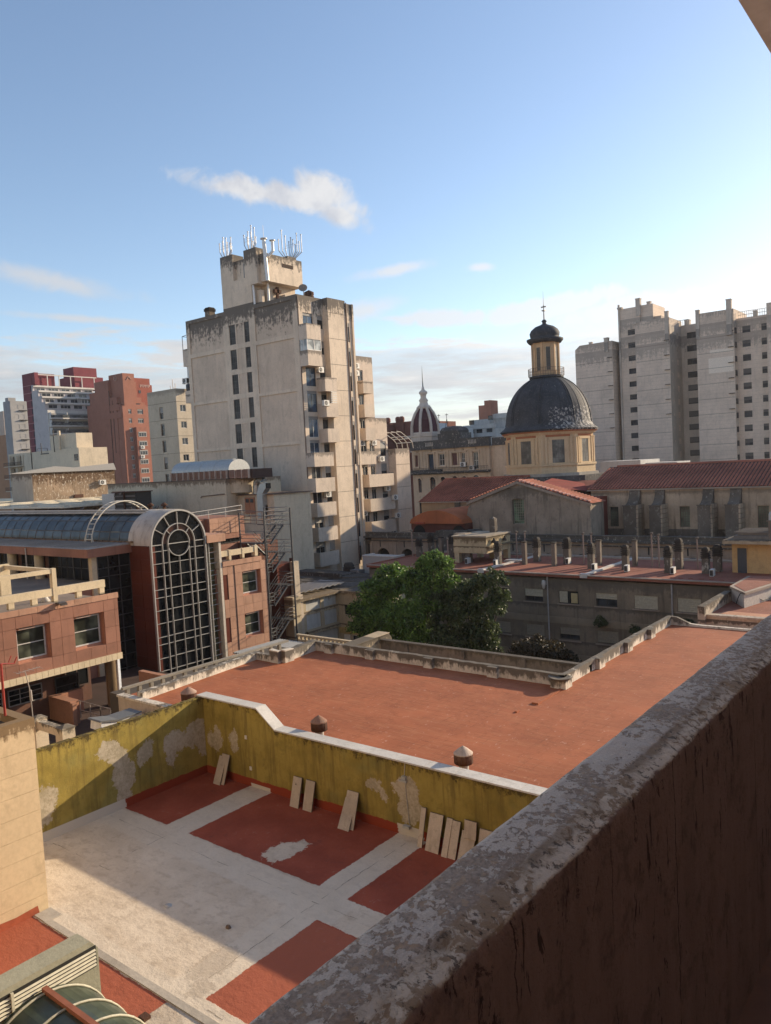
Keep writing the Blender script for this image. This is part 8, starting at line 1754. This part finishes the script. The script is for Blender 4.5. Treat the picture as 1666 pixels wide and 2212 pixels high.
def foliage(name, par, blobs, n, size, mat, seed):
    rs = np.random.RandomState(seed); C_ = np.array([b[:3] for b in blobs]); Rr = np.array([b[3] for b in blobs]); w = Rr**2; w /= w.sum()
    # second level clumps on every blob's surface
    cl = []; 
    for c, r in zip(C_, Rr):
        k = int(26*r*r)+6; d = rs.normal(size=(k, 3)); d /= np.linalg.norm(d, axis=1)[:, None]; d[:, 2] = np.where(d[:, 2] < -.35, -d[:, 2]*.6, d[:, 2])
        cl.append(np.hstack([c+d*r*rs.uniform(.72, 1.08, (k, 1))*np.array([1, 1, .85]), rs.uniform(.22, .5, (k, 1))*(r/1.6)**.5]))
    cl = np.vstack(cl); idx = rs.randint(0, len(cl), n); d = rs.normal(size=(n, 3)); d /= np.linalg.norm(d, axis=1)[:, None]
    P = cl[idx, :3]+d*cl[idx, 3:4]*rs.uniform(.25, 1.15, (n, 1))**.7
    ax = d*1.0+rs.normal(size=(n, 3))*.55; ax[:, 2] -= .5; ax /= np.linalg.norm(ax, axis=1)[:, None]         # drooping leaf direction
    sd_ = np.cross(ax, rs.normal(size=(n, 3))); sd_ /= np.linalg.norm(sd_, axis=1)[:, None]
    L = size*rs.uniform(.6, 1.3, (n, 1)); Wd = L*.3
    V = np.stack([P-ax*L*.5, P+sd_*Wd, P+ax*L*.5, P-sd_*Wd], 1).reshape(-1, 3) - np.array(wl(par))
    me = bpy.data.meshes.new(name); me.vertices.add(4*n); me.vertices.foreach_set('co', V.ravel()); me.loops.add(4*n); me.loops.foreach_set('vertex_index', np.arange(4*n)); me.polygons.add(n); me.polygons.foreach_set('loop_start', np.arange(0, 4*n, 4)); me.polygons.foreach_set('loop_total', np.full(n, 4)); me.update(calc_edges=True)
    me.materials.append(mat); return link(bpy.data.objects.new(name, me), par)
BARK = wall('tree_bark', (.11, .085, .065), .3, .3)
def tree(label, x, y, zb, blobs, n, size, mat, seed, r=.35, name='tree', cat='tree'):
    t = thing(name, label, cat, (x, y, zb)); c = np.mean([b[:3] for b in blobs], axis=0); fork = (x+.1, y, zb+(c[2]-zb)*.45)
    m_ = MB(); m_.tube((x, y, zb), fork, r, 10, r2=r*.7); m_.build('trunk', [BARK], t)
    for b in blobs: m_ = MB(); k = Vector(fork).lerp(Vector(b[:3]), .6)+Vector((0, 0, .3)); m_.tube(fork, k, r*.38, 6, r2=r*.2); m_.tube(k, b[:3], r*.2, 5, r2=r*.06); m_.build('limb', [BARK], t)
    foliage('crown', t, blobs, n, size, mat, seed); return t
LG = leaf_mat('mango_leaf', (.036, .085, .018), (.12, .21, .04)); LD = leaf_mat('dark_mango_leaf', (.028, .05, .018), (.075, .10, .035)); LR_ = leaf_mat('reddish_leaf', (.03, .035, .018), (.06, .045, .025))
tree('broad bright green tree with a pointed crown in the sunken courtyard', -35, 46.6, -22,
     [(-35.53, 46.50, -9.49, 1.86), (-32.92, 46.69, -8.00, 1.49), (-32.46, 46.50, -7.35, 0.93), (-37.39, 46.13, -9.86, 1.58), (-38.69, 45.94, -11.35, 1.49), (-36.83, 45.57, -11.53, 1.86), (-34.69, 45.20, -11.53, 1.86), (-39.06, 45.76, -12.65, 1.21), (-34.04, 46.97, -8.93, 1.40), (-36.83, 46.69, -8.46, 1.12), (-31.81, 47.06, -9.49, 1.30), (-35.90, 45.11, -13.21, 1.67), (-33.67, 45.11, -13.02, 1.49), (-38.13, 45.57, -13.39, 1.21), (-32.74, 45.57, -10.79, 1.40)],
     52000, .21, LG, 1)
tree('darker rounded tree on the right of the courtyard pair', -29.6, 46.6, -22,
     [(-30.04, 46.50, -9.67, 1.21), (-28.27, 47.06, -8.74, 1.12), (-29.76, 45.94, -10.97, 1.40), (-31.25, 45.76, -11.35, 1.30), (-27.99, 46.31, -10.42, 1.12), (-28.46, 45.94, -12.00, 1.30), (-30.69, 45.38, -12.83, 1.49), (-28.83, 45.38, -13.58, 1.30), (-31.99, 45.94, -10.14, 0.93), (-27.34, 46.69, -9.67, 0.74), (-31.81, 45.38, -13.95, 1.21), (-27.81, 45.76, -13.02, 0.84)],
     38000, .2, LD, 2)
tree('low dark reddish leaved tree in the right corner of the courtyard', -24.4, 46.6, -22,
     [(-24.37, 46.50, -13.39, 1.30), (-22.88, 46.50, -13.76, 1.12), (-26.04, 46.50, -14.14, 1.12), (-24.55, 46.13, -12.74, 0.84), (-23.44, 46.31, -12.93, 0.84), (-21.95, 46.69, -14.51, 0.93), (-25.30, 46.13, -13.30, 0.93)],
     20000, .17, LR_, 3, .2)
for x, z, s_, l in ((-24.8, -13.2, .45, 'small bush growing out of the grey wall above the reddish tree'), (-21.9, -13.7, .5, 'small leafy bush on the grey facade near the sloping parapet'), (-18.1, -12.7, .4, 'tuft of weeds under the rightmost shuttered window of the grey facade'), (-16.6, -13.2, .45, 'green weed clump low on the grey facade beside the dark annexe')):
    t = thing('wall_shrub', l, 'shrub', (x, 57.5, z-.4), 'weeds growing from the grey facade'); m_ = MB(); m_.tube((x, 57.6, z-.4), (x, 57.3, z), .03, 5); m_.build('stem', [BARK], t)
    foliage('foliage', t, [(x, 57.35, z, s_), (x+.3, 57.35, z-.15, s_*.7)], 1500, .11, LD, int(-x*7))
LW = leaf_mat('weed_leaf', (.03, .06, .015), (.09, .13, .03))
# dim far trees and rooftops closing the horizon gaps
random.seed(21)
FARM = [wall('far_city_grey', (.36, .34, .32), .1, .1, fine=.2), wall('far_city_cream', (.46, .41, .34), .1, .1, fine=.2), wall('far_city_brick', (.30, .17, .13), .1, .1, fine=.2)]
mb = MB()
for i in range(260):
    a = random.uniform(-95, 20); d = random.uniform(330, 900); x = d*math.sin(R(a)); y = d*math.cos(R(a)); w = random.uniform(9, 22)
    if y < 60: continue
    mb.box(x-w/2, x+w/2, y-w/2, y+w/2, -22, random.uniform(-14, 7)*(1 if d < 600 else 1.3), i % 3)
tag(mb.build('distant_city', FARM), kind='stuff', label='distant low rooftops filling the horizon between the buildings', cat='buildings')
mb = MB(); mb.box(-1520, 620, -320, 1520, -23, 42)
hz = mb.build('haze', [bpy.data.materials.new('haze_air')]); hz['kind'] = 'stuff'
hm = hz.data.materials[0]; hm.use_nodes = True; ht = hm.node_tree; ht.nodes.clear()
hv = ht.nodes.new('ShaderNodeVolumePrincipled'); hv.inputs['Color'].default_value = (.93, .95, 1, 1); hv.inputs['Density'].default_value = .00013; hv.inputs['Anisotropy'].default_value = .3
ho = ht.nodes.new('ShaderNodeOutputMaterial'); ht.links.new(hv.outputs[0], ho.inputs['Volume'])
